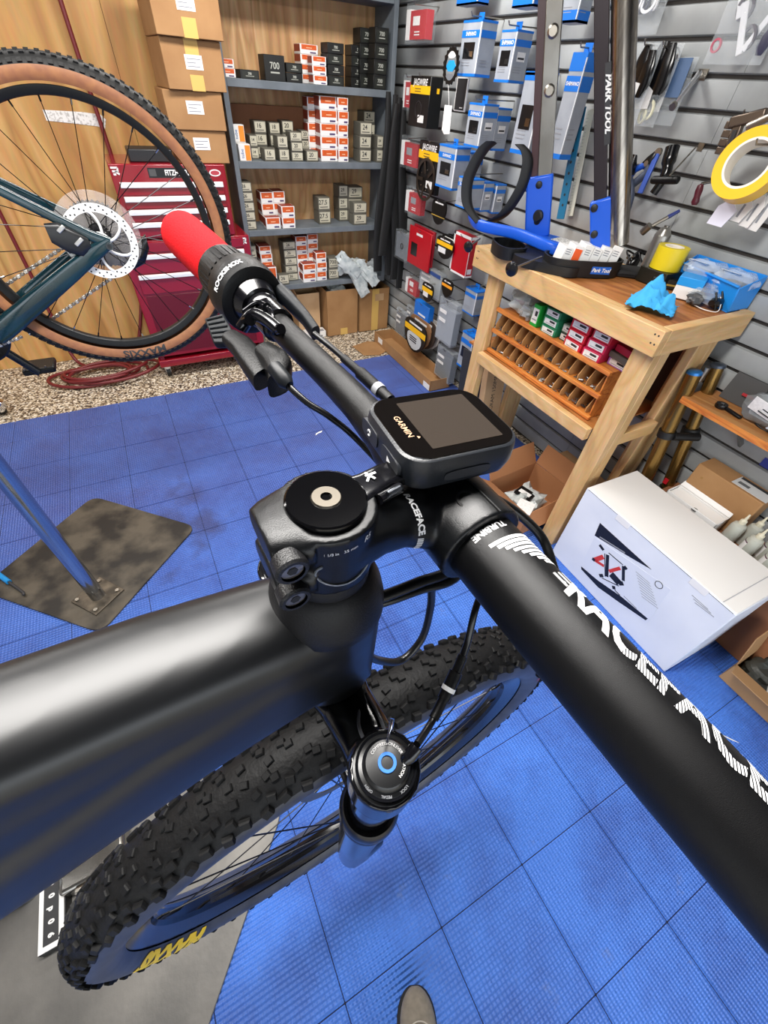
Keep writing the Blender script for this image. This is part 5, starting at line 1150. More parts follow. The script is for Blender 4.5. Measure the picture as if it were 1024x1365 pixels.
def bluebox(rect, out, d, label, win=True, txt=True, lab=False, hk=True, top=.10, band=(.70, .83)):
    o, X, yr, yl, zb, zt = wbox(*rect, out, d, 'parts_box', label, SHG, group='blue and grey boxes on the slatwall'); q = (o, X, yr, yl, zb, zt)
    for s in (False, True):
        face(*q, 0, 1, 0, .055, SHB, 'blue_foot', s, d); face(*q, 0, 1, 1-top*.4, 1, SHB, 'blue_edge', s, d); face(*q, 0, 1, *band, SHB, 'blue_band', s, d)
        face(*q, .0 if s else .96, .04 if s else 1, .06, .96, SHW_, 'corner_line', s, d, .0009)
        for r in range(3): face(*q, .15, .62, .20+.05*r, .215+.05*r, GREYINK, 'print_line', s, d, .001)
    MB().bb((X+.001, yr, zt-.001), (X+d-.001, yl, zt+.001)).build('blue_lid', SHB, o)
    if win:
        face(*q, .18, .78, .32, .62, DARKW, 'window', t=.0012); face(*q, .50, .72, .36, .46, CHROME, 'part_in_window', t=.0016)
    if txt: put_text('SHIMANO', min((yl-yr)*.20, .02), (X-.0014, (yl+yr)/2, zb+(zt-zb)*(band[0]+band[1])/2), (0, -1, 0), (0, 0, 1), 'brand_lettering', W_, o, bold=.0004)
    if lab:
        face(*q, .25, .75, .42, .60, PAPER, 'price_label', True, d, .0014); face(*q, .30, .70, .46, .50, INK, 'barcode', True, d, .0018)
    if hk:
        ym = (yr+yl)/2; MB().prism([(-.022, 0), (.022, 0), (.022, .030), (-.022, .030)], (X+d*.5, ym, zt), (0, 1, 0), (0, 0, 1), (.0012, 0, 0)).build('hang_tab', SHB, o); hook(ym, zt+.018, out, o)
    return o
bluebox((614, 27, 638, 102), .20, .10, 'blue and grey box with window, highest beside the chainring')
bluebox((664, 40, 684, 110), .17, .10, 'second blue and grey box with window, left of the steel upright', lab=True)
bluebox((622, 137, 642, 197), .25, .095, 'blue and grey box below the highest one, front of its hook', lab=True)
bluebox((640, 142, 660, 200), .14, .095, 'blue and grey box behind another on the middle hook', win=False, txt=False, lab=True, hk=False)
bluebox((583, 193, 606, 252), .26, .10, 'tilted blue and white box with white label above the pads')
bluebox((604, 200, 624, 254), .15, .10, 'blue box half hidden behind the tilted one', win=False, txt=False, hk=False)
bluebox((609, 236, 626, 278), .27, .095, 'lower blue box in front, left of the caliper jaw', win=False)
bluebox((628, 240, 644, 281), .17, .07, 'lower blue box second on its hook', win=False, txt=False, hk=False, lab=True)
bluebox((645, 243, 660, 284), .09, .07, 'lower blue box nearest the wall', win=False, txt=False, hk=False, lab=True)
bluebox((690, 95, 716, 208), .15, .08, 'tall blue and grey pack with angled window behind the left upright', band=(.90, .99), txt=False)
bluebox((746, 70, 765, 215), .16, .07, 'tall blue and grey pack between the two uprights', win=False, band=(.66, .80), top=.4)
bluebox((752, -40, 776, 30), .15, .07, 'blue and grey pack cut by the picture top between uprights', win=False, txt=False, band=(.0, .25))
bluebox((612, -50, 640, 6), .16, .07, 'pale pack cut by the picture top above the chainring', win=False, txt=False, hk=False, band=(.0, .2))
bluebox((688, -50, 716, 9), .16, .09, 'blue pack cut by the picture top left of the upright', win=False, txt=False, hk=False, band=(.0, .25))
# red and white blister packs
def blister(rect, out, d, label, red=(.10, .80), txt=True):
    X, yr, yl, zb, zt = wr(*rect, out); o = thing('blister_pack', (X+d/2, (yr+yl)/2, zb), label, 'package', 'red blister packs on the slatwall'); q = (o, X, yr, yl, zb, zt)
    MB().bb((X, yr, zb), (X+d, yl, zt)).build('shell', CLR, o, bevel=.004)
    MB().bb((X+.003, yr+.003, zb+(zt-zb)*red[0]), (X+d*.75, yl-(yl-yr)*.22, zb+(zt-zb)*red[1])).build('red_card', REDP, o)
    MB().bb((X+.002, yl-(yl-yr)*.21, zb+(zt-zb)*red[0]*.9), (X+d*.75, yl-.003, zb+(zt-zb)*red[1]*1.05)).build('white_card', W_, o)
    face(*q, .38, .70, .42, .66, GREYINK, 'price_label', t=-.0022) if False else MB().bb((X+.0015, yr+(yl-yr)*.32, zb+(zt-zb)*.44), (X+.0032, yr+(yl-yr)*.64, zb+(zt-zb)*.66)).build('price_label', PAPER if txt else GREYINK, o)
    for r in range(2): MB().bb((X+.0015, yr+(yl-yr)*.30, zb+(zt-zb)*(.20+.07*r)), (X+.0032, yr+(yl-yr)*.55, zb+(zt-zb)*(.23+.07*r))).build('print_line', W_, o)
    hook((yr+yl)/2, zt-.008, out, o); return o
blister((541, 2, 568, 58), .16, .07, 'red and white blister pack at the top next to the shelves')
blister((537, 99, 549, 148), .12, .05, 'red and white blister pack behind the black boxed cable set')
blister((534, 181, 556, 226), .14, .06, 'red blister pack beside the black and yellow pack', txt=False)
blister((540, 250, 561, 288), .13, .06, 'red blister pack second from below next to the tubes', txt=False)
blister((540, 365, 556, 394), .11, .05, 'small red blister pack with white label, lowest', (.05, .70))
X, yr, yl, zb, zt = wr(526, 308, 544, 348, .14); o = thing('blister_pack', (X, (yr+yl)/2, zb), 'grey part in clear clamshell left of the red card', 'package'); MB().bb((X, yr, zb), (X+.06, yl, zt)).build('shell', CLR, o, bevel=.006); MB().bb((X+.01, yr+.008, zb+.012), (X+.045, yl-.008, zt-.02)).build('insert', mat('insert_grey', '#6c7076', .5), o); MB().lathe([(.012, 0), (.022, 0), (.022, .004), (.012, .004)], (X+.008, (yr+yl)/2, (zb+zt)/2), (-1, 0, 0), 20, close=True).build('part_ring', INK, o); hook((yr+yl)/2, zt-.005, .14, o)
o, X, yr, yl, zb, zt = wbox(544, 305, 574, 358, .15, .012, 'parts_card', 'flat bright red pack with small window near the floor', REDP); q = (o, X, yr, yl, zb, zt)
face(*q, .14, .42, .26, .60, DARKW, 'window', t=.0012); face(*q, .34, .62, .82, .88, W_, 'brand_mark', t=.0012); hook((yr+yl)/2, zt-.008, .15, o)
o2_, X, yr, yl, zb, zt = wbox(550, 303, 577, 352, .115, .02, 'parts_card', 'second red pack behind the bright red one', mat('package_dark_red', '#a01222', .45))
o, X, yr, yl, zb, zt = wbox(602, 310, 625, 368, .17, .055, 'parts_box', 'red and white angled box beside the bench corner', REDP); q = (o, X, yr, yl, zb, zt)
for s in (False, True):
    face(*q, 0, 1, 0, .05, W_, 'white_edge', s, .055); face(*q, 0, 1, .93, 1, W_, 'white_edge', s, .055); face(*q, .0, .08, 0, 1, W_, 'white_edge', s, .055)
face(*q, .2, .8, .09, .22, SHW_, 'print_panel', True, .055); face(*q, .25, .75, .05, .09, mat('package_dark_red', '#a01222'), 'print_line', True, .055, .0012); hook((yr+yl)/2, zt-.01, .17, o)
# black and yellow packs
def jag(rect, out, d, label, round_=False):
    o, X, yr, yl, zb, zt = wbox(*rect, out, d, 'cable_kit', label, PKB, group='black and yellow packs'); q = (o, X, yr, yl, zb, zt)
    face(*q, .0, 1, .66, .82, YELP, 'yellow_band', t=.0012); face(*q, .55, .75, .69, .79, YELP, 'side_mark', True, d, .0012)
    for r in range(2): face(*q, .25, .55, .70+.05*r, .715+.05*r, INK, 'print_line', t=.0016)
    put_text('JAGWIRE', (yl-yr)*.17, (X-.0014, (yl+yr)/2, zb+(zt-zb)*.88), (0, -1, 0), (0, 0, 1), 'brand_lettering', W_, o, bold=.0008, shear=.2)
    face(*q, .50, .80, .10, .25, PAPER, 'price_label', t=.0012)
    if round_:
        c = Vector((X-.004, (yl+yr)/2, zb+(zt-zb)*.26)); r = (yl-yr)*.46
        MB().lathe([(r*.86, 0), (r, 0), (r, .006), (r*.86, .006)], c, (-1, 0, 0), 40, close=True).build('chainring', mat('ring_dark', '#4a4038', .3, metal=.7), o, smooth=30)
        for k in range(5): a = 2*PI*k/5; MB().bar(c+Vector((-.003, math.cos(a)*r*.3, math.sin(a)*r*.3)), c+Vector((-.003, math.cos(a)*r*.9, math.sin(a)*r*.9)), r*.16, .003, up=(1, 0, 0)).build('spider_arm', mat('ring_dark', '#4a4038'), o)
        for k in range(5): a = 2*PI*(k+.5)/5; p = c+Vector((-.004, math.cos(a)*r*.5, math.sin(a)*r*.5)); MB().cyl(p, p+Vector((-.003, 0, 0)), .004, n=10).build('chainring_bolt', CHROME, o)
    else: MB().lathe([(.034, 0), (.040, 0), (.040, .0015), (.034, .0015)], (X-.0005, (yl+yr)/2, zb+(zt-zb)*.36), (-1, 0, 0), 36, close=True).build('embossed_ring', mat('package_black_gloss', '#1c1c1e', .25), o, smooth=30)
    hook((yr+yl)/2, zt+.004, out, o); return o
jag((546, 101, 572, 170), .20, .09, 'large black box with yellow band above the tubes'); jag((557, 188, 584, 258), .18, .03, 'black pack with yellow band and dark chainring', True)
def padcard(rect, out, label, yb=(.60, .76), m=PKB, brown=False, white=True, col=YELP, shield=False, hk=True):
    X, yr, yl, zb, zt = wr(*rect, out); o = thing('brake_pad_card', (X, (yr+yl)/2, zb), label, 'package', 'brake pad cards'); w = yl-yr; h = zt-zb; ym = (yr+yl)/2
    pr = [(.5, .78), (.46, .90), (.36, .98), (.2, 1), (-.2, 1), (-.36, .98), (-.46, .90), (-.5, .78), (-.5, .55), (-.42, .30), (-.24, .08), (-.08, 0), (.08, 0), (.24, .08), (.42, .30), (.5, .55)]
    MB().prism([(a*w, b*h) for a, b in pr], (X, ym, zb), (0, 1, 0), (0, 0, 1), (.010, 0, 0)).build('card', m, o)
    q = (o, X, yr, yl, zb, zt)
    if col: face(*q, .02, .98, *yb, col, 'colour_band', t=.0012)
    face(*q, .22, .80, .84, .90, W_, 'brand_mark', t=.0012)
    if white: face(*q, .15, .60, .25, .50, PAPER, 'price_label', t=.0014)
    if shield:
        MB().prism([(a*w*.66, b*h*.52) for a, b in pr], (X-.0012, ym, zb+h*.07), (0, 1, 0), (0, 0, 1), (.001, 0, 0)).build('silver_shield', mat('shield_silver', '#c4c6c6', .4), o)
        for r in range(3): face(*q, .30, .62, .30+.07*r, .335+.07*r, INK, 'print_line', t=.0028)
    if hk: hook(ym, zt-.006, out, o)
    return o
padcard((575, 266, 594, 300), .16, 'black rounded card with gold line below the black pack', (.32, .36), col=mat('gold_print', '#a98a3a'), white=False)
padcard((581, 316, 604, 346), .19, 'foremost black card of the fan beside the red box', (.58, .78))
for i, lab in enumerate(('second black card of the fan beside the red box', 'third black card of the fan beside the red box', 'rear black card of the fan beside the red box')): padcard((587+i*6, 313, 608+i*6, 344), .165-.03*i, lab, (.58, .78), white=False, hk=False)
padcard((562, 377, 577, 403), .18, 'narrow black card with slanted yellow band', (.50, .74)); padcard((588, 372, 603, 397), .17, 'narrow black card with orange band near the bench leg', (.56, .72), col=mat('package_orange', '#f09a1e', .45), white=False)
padcard((538, 427, 568, 470), .20, 'large pad card with yellow band and silver shield near the floor', (.60, .78), shield=True, white=False)
for i, lab in enumerate(('brown pad card behind the silver shield', 'second brown pad card behind the silver shield', 'pale pad card at the back of the shield stack')): padcard((545+i*7, 423, 574+i*7, 466), .165-.03*i, lab, col=None, m=(mat('brown_pad_card', '#8c6544', .6), mat('dark_pad_card', '#3a2c22', .6), mat('pale_pad_card', '#9c9690', .6))[i], white=False, hk=False)
# clear sleeves
def sleeve(rect, out, d, label, inner=None, top=None, group='clear sleeves low on the slatwall'):
    X, yr, yl, zb, zt = wr(*rect, out); o = thing('clear_sleeve', (X, (yr+yl)/2, zb), label, 'package', group); q = (o, X, yr, yl, zb, zt)
    MB().bb((X, yr, zb), (X+d, yl, zt)).build('sleeve', mat('cloudy_sleeve', '#b9c0c6', .2, alpha=.35), o, bevel=.004)
    if inner: MB().bb((X+.006, yr+.006, zb+.01), (X+d-.006, yl-.006, zt-(zt-zb)*.2)).build('insert', inner, o)
    if top: face(*q, .05, .95, .82, .95, top, 'header_band', t=.0012)
    for k in (.55, .75): face(*q, .1, .5, k-.08, k, PAPER, 'price_label', t=.0012)
    hook((yr+yl)/2, zt-.006, out, o); return o
sleeve((558, 358, 588, 396), .12, .05, 'clear sleeves with navy header behind the narrow cards', mat('sleeve_grey', '#b3b5b2', .6), mat('navy_print', '#2d4a86', .5))
sleeve((527, 412, 540, 448), .11, .03, 'small clear sleeve with dark part by the cardboard box', mat('insert_dark', '#3a3b3d', .5)); sleeve((541, 408, 552, 440), .09, .03, 'clear sleeve with grey part left of the shield card', mat('insert_grey', '#6c7076'))
sleeve((582, 398, 606, 460), .17, .06, 'long clear bag of cables with two white labels', mat('cable_grey', '#9aa0a8', .5)); sleeve((580, 463, 602, 508), .15, .06, 'dark clear bag hanging just above the long tray', mat('insert_dark', '#3a3b3d'))
o, X, yr, yl, zb, zt = wbox(552, 404, 572, 426, .16, .05, 'parts_box', 'small bright blue header card above the shield card', SHB); face(o, X, yr, yl, zb, zt, .3, .8, .2, .32, W_, 'brand_mark'); hook((yr+yl)/2, zt-.006, .16, o)
bluebox((612, 442, 628, 494), .18, .09, 'blue and grey box low on the wall beside the bench leg', txt=False); bluebox((618, 384, 634, 420), .12, .09, 'blue box low behind the bench leg', win=False, txt=False)
# chainring pack with white tag, black framed card
X, yr, yl, zb, zt = wr(591, 62, 611, 113, .24); c = Vector((X, (yr+yl)/2, (zb+zt)/2)); o = thing('chainring_pack', c, 'black toothed chainring with cyan centre hanging on the slatwall', 'chainring')
ry = (yl-yr)/2; rz = (zt-zb)/2; ring_ = MB(); n = 36
ro_ = [Vector((0, math.cos(2*PI*i/n)*ry*(1.08 if i % 2 else .94), math.sin(2*PI*i/n)*rz*(1.06 if i % 2 else .95))) for i in range(n)]; ri_ = [Vector((0, math.cos(2*PI*i/n)*ry*.72, math.sin(2*PI*i/n)*rz*.78)) for i in range(n)]
ring_.v = [tuple(c+p) for p in ro_+ri_]+[tuple(c+p+Vector((.006, 0, 0))) for p in ro_+ri_]
for i in range(n):
    j = (i+1) % n; ring_.f += [(i, j, n+j, n+i), (2*n+i, 3*n+i, 3*n+j, 2*n+j), (i, 2*n+i, 2*n+j, j), (n+i, n+j, 3*n+j, 3*n+i)]; ring_.m += [0]*4
ring_.build('ring', PKB, o)
MB().prism([(ry*.62*math.cos(2*PI*i/6), rz*.34*math.sin(2*PI*i/6)) for i in range(6)], c+Vector((.001, 0, 0)), (0, 1, 0), (0, 0, 1), (.003, 0, 0)).build('centre', mat('cyan_part', '#1c93d6', .4), o)
for s in (-1, 1): MB().prism([(ry*.6*math.cos(2*PI*i/6), rz*.22*math.sin(2*PI*i/6)) for i in range(6)], c+Vector((.001, 0, s*rz*.60)), (0, 1, 0), (0, 0, 1), (.003, 0, 0)).build('window', W_ if s > 0 else mat('insert_grey', '#6c7076'), o)
X, yr, yl, zb, zt = wr(590, 140, 603, 178, .24); t_ = MB().prism([(-.4, 0), (.15, -.05), (.45, .1), (.45, 1), (-.3, 1)], (X, (yr+yl)/2, zb), (0, (yl-yr), 0), (0, 0, zt-zb), (.0015, 0, 0)).build('paper_tag', PAPER, o)
MB().tube([c+Vector((0, 0, -rz)), Vector((X, (yr+yl)/2, zt))], .0012, 6).build('tag_string', W_, o)
o, X, yr, yl, zb, zt = wbox(607, 103, 622, 149, .10, .01, 'parts_card', 'black card in a white frame right of the chainring', W_); face(o, X, yr, yl, zb, zt, .08, .92, .04, .97, mat('card_charcoal', '#2e2e30', .5), 'dark_panel', t=.0012); face(o, X, yr, yl, zb, zt, .55, .8, .10, .13, W_, 'brand_mark', t=.002)
# rulers
def strip(a, b, w, out, th, name, label, m, cat='ruler'):
    p = onX(*a, XW-out); q = onX(*b, XW-out); o = thing(name, q, label, cat); MB().bar(p, q, w, th, up=(1, 0, 0)).build('blade', m, o, bevel=.001, seg=1); return o, p, q
o, p, q = strip((776, 143), (747, 292), .050, .06, .005, 'spoke_ruler', 'teal steel ruler with punched holes behind the uprights', mat('teal_steel', '#1f6f96', .35))
for k in range(9): c = p.lerp(q, .06+.1*k); MB().cyl(c+Vector((-.0032, 0, 0)), c+Vector((-.0020, 0, 0)), .006, n=12).build('hole', INK, o)
o, p, q = strip((788, 146), (760, 288), .036, .03, .004, 'spoke_ruler', 'pale wooden ruler with fine marks beside the teal one', mat('pale_ruler', '#cfd0c2', .5))
d = (q-p); sd = Vector((1, 0, 0)).cross(d.normalized())
for k in range(30): c = p+d*(.04+.031*k); MB().bar(c+sd*.004+Vector((-.0022, 0, 0)), c+sd*(.018 if k % 5 else .010)*1+Vector((-.0022, 0, 0)), .0014, .0005, up=(1, 0, 0)).build('tick', GREYINK, o)
# clear bags with parts, upper right
def hangbag(rect, out, label, items, seed, d=.035):
    X, yr, yl, zb, zt = wr(*rect, out); o = thing('parts_bag', (X, (yr+yl)/2, zb), label, 'plastic bag', 'clear parts bags on the slatwall'); w = yl-yr; h = zt-zb
    mb = MB(); n = 10
    for sx in (0, 1):
        for i in range(n+1):
            for j in range(n+1):
                u, v = i/n, j/n; k = 4*u*(1-u)*(1-v*.8); bul = d*.5*k+.006*mnoise.noise(Vector((u*6, v*6, seed+sx*9)))
                mb.v.append((X+(d*.5-bul if sx == 0 else d*.5+bul), yr+w*u, zb+h*v))
    for sx in (0, 1):
        for i in range(n):
            for j in range(n): a = sx*(n+1)**2+i*(n+1)+j; mb.f.append((a, a+1, a+n+2, a+n+1)); mb.m.append(0)
    mb.build('bag', mat('thin_clear_bag', '#dfe6ea', .10, alpha=.17, bump=(30, .6)), o, smooth=40)
    rnd = random.Random(seed)
    for (k, a, b, s, m) in items:
        y = yl-w*a; z = zb+h*b; x = X+d*.42
        if k == 'ring': MB().lathe([(s*.70, -.003), (s, -.003), (s, .003), (s*.70, .003)], (x, y, z), Vector((1, rnd.uniform(-.5, .5), rnd.uniform(-.3, .3))), 28, close=True).build('ring', m, o, smooth=40)
        elif k == 'strip': MB().box((x, y, z), (.006, s*.35, s*2.2), Matrix.Rotation(R(rnd.choice((-32, -25, 28))), 3, 'X')).build('strip', m, o, bevel=.002)
        elif k == 'card': MB().box((x-.012, y, z), (.001, s*1.3, s*1.5), Matrix.Rotation(R(rnd.uniform(-12, 12)), 3, 'X')).build('label', m, o)
        else: MB().loft([[Vector((x, y, z))+Vector((p_*.25, p_, t_)) for p_, _q in superell(s*wd, s*wd, 2.4, 12)] if False else [Vector((x+q_*.3, y+p_, z+t_)) for p_, q_ in superell(s*wd, s*wd, 2.4, 12)] for t_, wd in ((-s, .35), (-s*.4, .6), (s*.4, .5), (s, .25))]).build('part', m, o, smooth=40)
    hook((yr+yl)/2, zt-.006, out, o); return o
wm = mat('white_rubber', '#e2e2e4', .5); nv = mat('navy_rubber', '#2c2c46', .5); bk_ = mat('gloss_black_part', '#0d0d0f'); cr_m = mat('cream_rubber', '#dfdcc0', .5)
hangbag((828, -45, 886, 46), .05, 'clear bag of white and navy rings at the picture top', [('ring', .35, .50, .03, wm), ('ring', .50, .50, .032, nv), ('ring', .62, .48, .03, wm), ('ring', .75, .5, .026, wm), ('ring', .45, .45, .024, nv)], 3)
hangbag((826, 55, 862, 172), .11, 'clear bag of black parts with white label beside the column', [('ring', .25, .62, .028, wm), ('part', .5, .72, .06, bk_), ('part', .7, .64, .065, bk_), ('card', .45, .40, .05, PAPER), ('ring', .6, .15, .025, cr_m)], 5)
hangbag((848, 58, 888, 170), .08, 'clear bag of tall black levers, middle of the three', [('part', .40, .70, .075, bk_), ('part', .62, .66, .08, bk_), ('card', .40, .38, .05, PAPER), ('ring', .65, .22, .032, cr_m), ('ring', .5, .14, .026, cr_m)], 7)
hangbag((868, 75, 910, 168), .05, 'clear bag with blue card, right of the black levers', [('card', .6, .70, .07, mat('slate_blue_card', '#4a6488', .5)), ('part', .25, .70, .035, bk_), ('card', .3, .35, .04, PAPER)], 9)
hangbag((958, -40, 1040, 86), .09, 'large clear bag of white strips and grey rings, top right', [('strip', .45, .40, .06, wm), ('strip', .75, .42, .055, wm), ('strip', .2, .75, .05, wm), ('ring', .35, .62, .03, mat('grey_ring', '#77777d', .4)), ('ring', .62, .30, .03, mat('grey_ring', '#77777d')), ('ring', .12, .22, .018, mat('pink_ring', '#c45a70', .4)), ('part', .9, .25, .03, nv)], 11)
# bare hook, cone wrench set, tape, tools
def tool(name, label, cat='tool', at_=(0, 0, 0)): return thing(name, at_, label, cat)
a = onX(932, 99, XW-.02); b = onX(897, 142, XW-.16); o = tool('peg_hook', 'bare chrome peg hook sticking out of the slatwall', 'hook', a); MB().tube([a, a.lerp(b, .3), b], [.012, .009, .008], 14).build('peg', CHROME, o, smooth=40); MB().lathe([(0, .004), (.012, .004), (.013, 0), (.012, -.01)], b, (b-a).normalized(), 18).build('peg_tip', STEEL, o, smooth=40); MB().bb((XW-.004, a.y-.02, a.z-.015), (XW+.002, a.y+.02, a.z+.015)).build('plate', STEEL, o)
# yellow tape roll hanging
a = onX(1004, 188, XW-.02); o_ = .19; c = onX(1000, 222, XW-o_)
roll(c, Vector((-1, -.15, .25)), .096, .072, mat('bright_yellow_tape', '#f0b912', .35), 'large yellow tape roll hanging on a wall hook', .66, core=mat('cream_core', '#efe6d6', .6))
hk_ = tool('wall_hook', 'thin wire hook through the yellow tape roll', 'hook', (XW, c.y, c.z)); MB().tube([(XW-.002, c.y-.01, c.z+.058), (XW-o_-.05, c.y-.01, c.z+.055), (XW-o_-.06, c.y-.01, c.z+.068)], .003, 8).build('wire', STEEL, hk_, smooth=50)
# metal press tool
p = onX(968, 212, XW-.10); q = onX(988, 160, XW-.10); o = tool('chain_press', 'brown steel chain press hanging above the yellow tape', 'tool', p); up_ = (q-p).normalized()
BRZ = mat('bronzed_steel', '#6b5f55', .35, metal=.8)
MB().bar(p, q, .030, .02, up=(1, 0, 0)).build('frame', BRZ, o, bevel=.003); MB().bar(p.lerp(q, .1)+Vector((-.011, 0, 0)), p.lerp(q, .75)+Vector((-.011, 0, 0)), .014, .004, up=(1, 0, 0)).build('slot', INK, o)
MB().bar(q+Vector((0, .03, -.01)), q+Vector((0, -.075, .02)), .032, .03, up=(1, 0, 0)).build('head', BRZ, o, bevel=.005); cc = q+Vector((-.01, -.07, .005)); MB().cyl(cc+Vector((0, .03, -.02)), cc+Vector((0, -.03, .012)), .012, n=16).build('screw', STEEL, o, smooth=40)
for k in range(4): cc = p.lerp(q, .15+.22*k)+Vector((0, .030, .004)); MB().box(cc, (.018, .030, .02)).build('tooth', BRZ, o, bevel=.002)
hook(q.y, q.z+.015, .09, o)
# red handled awl
a = onX(968, 238, XW-.04); b = onX(935, 245, XW-.10); e_ = onX(928, 266, XW-.10); o = tool('awl', 'small awl with dark red handle pointing off the wall', 'tool', b); MB().tube([a, b], .005, 10).build('rod', GALV, o, smooth=40); MB().lathe([(.004, 0), (.010, .004), (.013, .02), (.011, .04), (.014, .055), (.009, .065), (0, .066)], b, (e_-b), 20).build('handle', mat('dark_red_handle', '#4c1220', .3), o, smooth=40)
# tags and white cards below the tape
for i, (rect, lab) in enumerate((((951, 266, 978, 304), 'white paper tag hanging below the yellow tape'), ((978, 262, 1000, 298), 'white plastic gauge card with slots beside the tag'), ((995, 258, 1014, 306), 'white plastic gauge card at the right of the tag'), ((1008, 250, 1030, 312), 'rightmost white gauge card below the tape'))):
    X, yr, yl, zb, zt = wr(*rect, .16-.015*i); w = yl-yr; h = zt-zb; ym = (yl+yr)/2
    sl = .25*w; o = thing('paper_tag' if i == 0 else 'gauge_card', (X, ym, zb), lab, 'tag' if i == 0 else 'gauge', 'tags below the tape')
    MB().prism([(-.5*w+sl, 0), (.35*w+sl, .02*h), (.5*w-sl*.2, .75*h), (.25*w-sl*.6, h), (-.05*w-sl*.6, h), (-.5*w-sl*.3, .7*h)], (X, ym, zb), (0, 1, 0), (0, 0, 1), (.0025, 0, 0)).build('card', W_ if i else mat('tag_paper', '#dcdcec', .6), o)
    if i: MB().bar((X-.0008, ym+.08*w, zb+.2*h), (X-.0008, ym-.05*w, zb+.75*h), w*.14, .001, up=(1, 0, 0)).build('slot', GREYINK, o)
    MB().tube([(X, ym-sl*.4, zt), (XW-.02, ym-sl*.6, zt+.06)], .001, 6).build('string', W_, o)
# pliers and cutters
def pliers(p0, p1, p2, label, out, col):
    a, m_, e2 = [onX(*p, XW-out) for p in (p0, p1, p2)]; o = tool('pliers', label, 'pliers', e2)
    MB().loft([[c+Vector((q_*.5, p_, 0)) for p_, q_ in superell(w, w, 3, 12)] for c, w in ((a, .010), (a.lerp(m_, .5), .022), (m_, .026))]).build('jaws', mat('gloss_black_part', '#0d0d0f'), o, smooth=40)
    MB().cyl(m_+Vector((-.014, 0, 0)), m_+Vector((.01, 0, 0)), .010, n=16).build('pivot', STEEL, o, smooth=40)
    for s in (-1, 1):
        MB().tube(smoothpts([m_, m_.lerp(e2, .4)+Vector((0, s*.030, 0)), e2+Vector((0, s*.022, 0))], 6), [.012]*7+[.015]*6, 12).build('handle', col if s > 0 else mat('grey_blue_grip', '#40485a', .5), o, smooth=50)
    return o
pliers((847, 206), (838, 232), (830, 282), 'black and blue pliers hanging right of the column', .07, mat('grip_blue', '#1b4fb4', .4)); pliers((876, 202), (864, 218), (838, 245), 'blue handled cutters beside the pliers', .05, mat('grip_blue', '#1b4fb4'))
a = onX(878, 203, XW-.05); b = onX(853, 258, XW-.08); o = tool('spoke_wrench', 'slim blue steel wrench hanging between the cutters and black tool', 'wrench', b); MB().bar(a, b, .022, .010, up=(1, 0, 0)).build('shaft', mat('steel_blue', '#3a56a8', .3, metal=.4), o, bevel=.002); MB().cyl(a+Vector((-.006, 0, 0)), a+Vector((.006, 0, 0)), .014, n=18).build('eye', STEEL, o, smooth=40)
a = onX(897, 196, XW-.06); m_ = onX(886, 236, XW-.08); b = onX(871, 258, XW-.09); o = tool('chain_tool', 'black chain tool with crossed handle on the slatwall', 'tool', b)
MB().tube(smoothpts([a, a.lerp(m_, .5), m_, b], 4), [.026]*5+[.020]*4+[.016]*4, 14).build('body', mat('gloss_black_part', '#0d0d0f'), o, smooth=40); c = onX(872, 240, XW-.09); d_ = onX(902, 240, XW-.09); MB().tube([c, d_], .014, 12).build('handle', PLAS, o, smooth=40)
for e2 in (c, d_): MB().lathe([(0, -.014), (.012, -.008), (.014, 0), (.012, .008), (0, .014)], e2, (0, 1, 0), 16).build('handle_ball', PLAS, o, smooth=40)
a = onX(928, 196, XW-.03); b = onX(893, 234, XW-.11); o = tool('wall_hook', 'long thin wire hook right of the black chain tool', 'hook', a); MB().tube([a, b], .003, 8).build('wire', STEEL, o, smooth=40); MB().bb((XW-.003, a.y-.012, a.z-.012), (XW+.001, a.y+.012, a.z+.012)).build('plate', STEEL, o)
a = onX(906, 281, XW-.05); b = onX(862, 305, XW-.14); o = tool('valve_tool', 'small silver and blue hammer shaped tool above the can', 'tool', b); MB().tube([a, a.lerp(b, .35)], [.006, .008], 12).build('grip', mat('navy_grip', '#2a3570', .4), o, smooth=40); MB().tube([a.lerp(b, .35), b], [.007, .006], 12).build('shaft', STEEL, o, smooth=40); MB().cyl(b+Vector((0, .012, -.016)), b+Vector((0, -.010, .014)), .014, n=18).build('head', STEEL, o, smooth=40)

# ================================================================== BICYCLE IN THE FAR STAND
LB = thing('hanging_bicycle', (-.0624, 1.629, .96), 'dark teal bicycle with tan sidewall tyre hanging at the left', 'bicycle')
WC = Vector((-.0624, 1.6294, 1.3290)); YV = Vector((0, 1, 0))
TEAL = mat('dark_teal_paint', '#0c2228', .12, coat=.4, var=(9, '#123038')); TANW = mat('tan_sidewall', '#96643f', .6, var=(50, '#85553a')); SILV = mat('bright_steel', '#f0f0ee', .4, metal=.15)
r2, w2 = .3365, .0300
prof = [(r2+math.cos(R(a))*w2*1.02, math.sin(R(a))*w2) for a in [-125+250*i/24 for i in range(25)]]
lt = MB().lathe(prof, WC, YV, 144).build('rear_tyre', [RUB, TANW], LB, smooth=50)
for pl in lt.data.polygons: c = pl.center-WC; pl.material_index = 1 if math.hypot(c.x, c.z) < r2+.011 else 0
lk = MB(); nk = 110
for i in range(nk):
    for row, ph in enumerate((-62, -30, 0, 30, 62)):
        a = 2*PI*(i+(.5 if row % 2 else 0))/nk; rad = Vector((math.cos(a), 0, math.sin(a))); tan = Vector((-math.sin(a), 0, math.cos(a))); p_ = R(ph)
        nn = rad*math.cos(p_)+YV*math.sin(p_); lk.box(WC+rad*(r2+w2*1.02*math.cos(p_))+YV*w2*math.sin(p_)+nn*.0012, (.010, .0075, .005), Matrix((tan, tan.cross(nn), nn)).transposed())
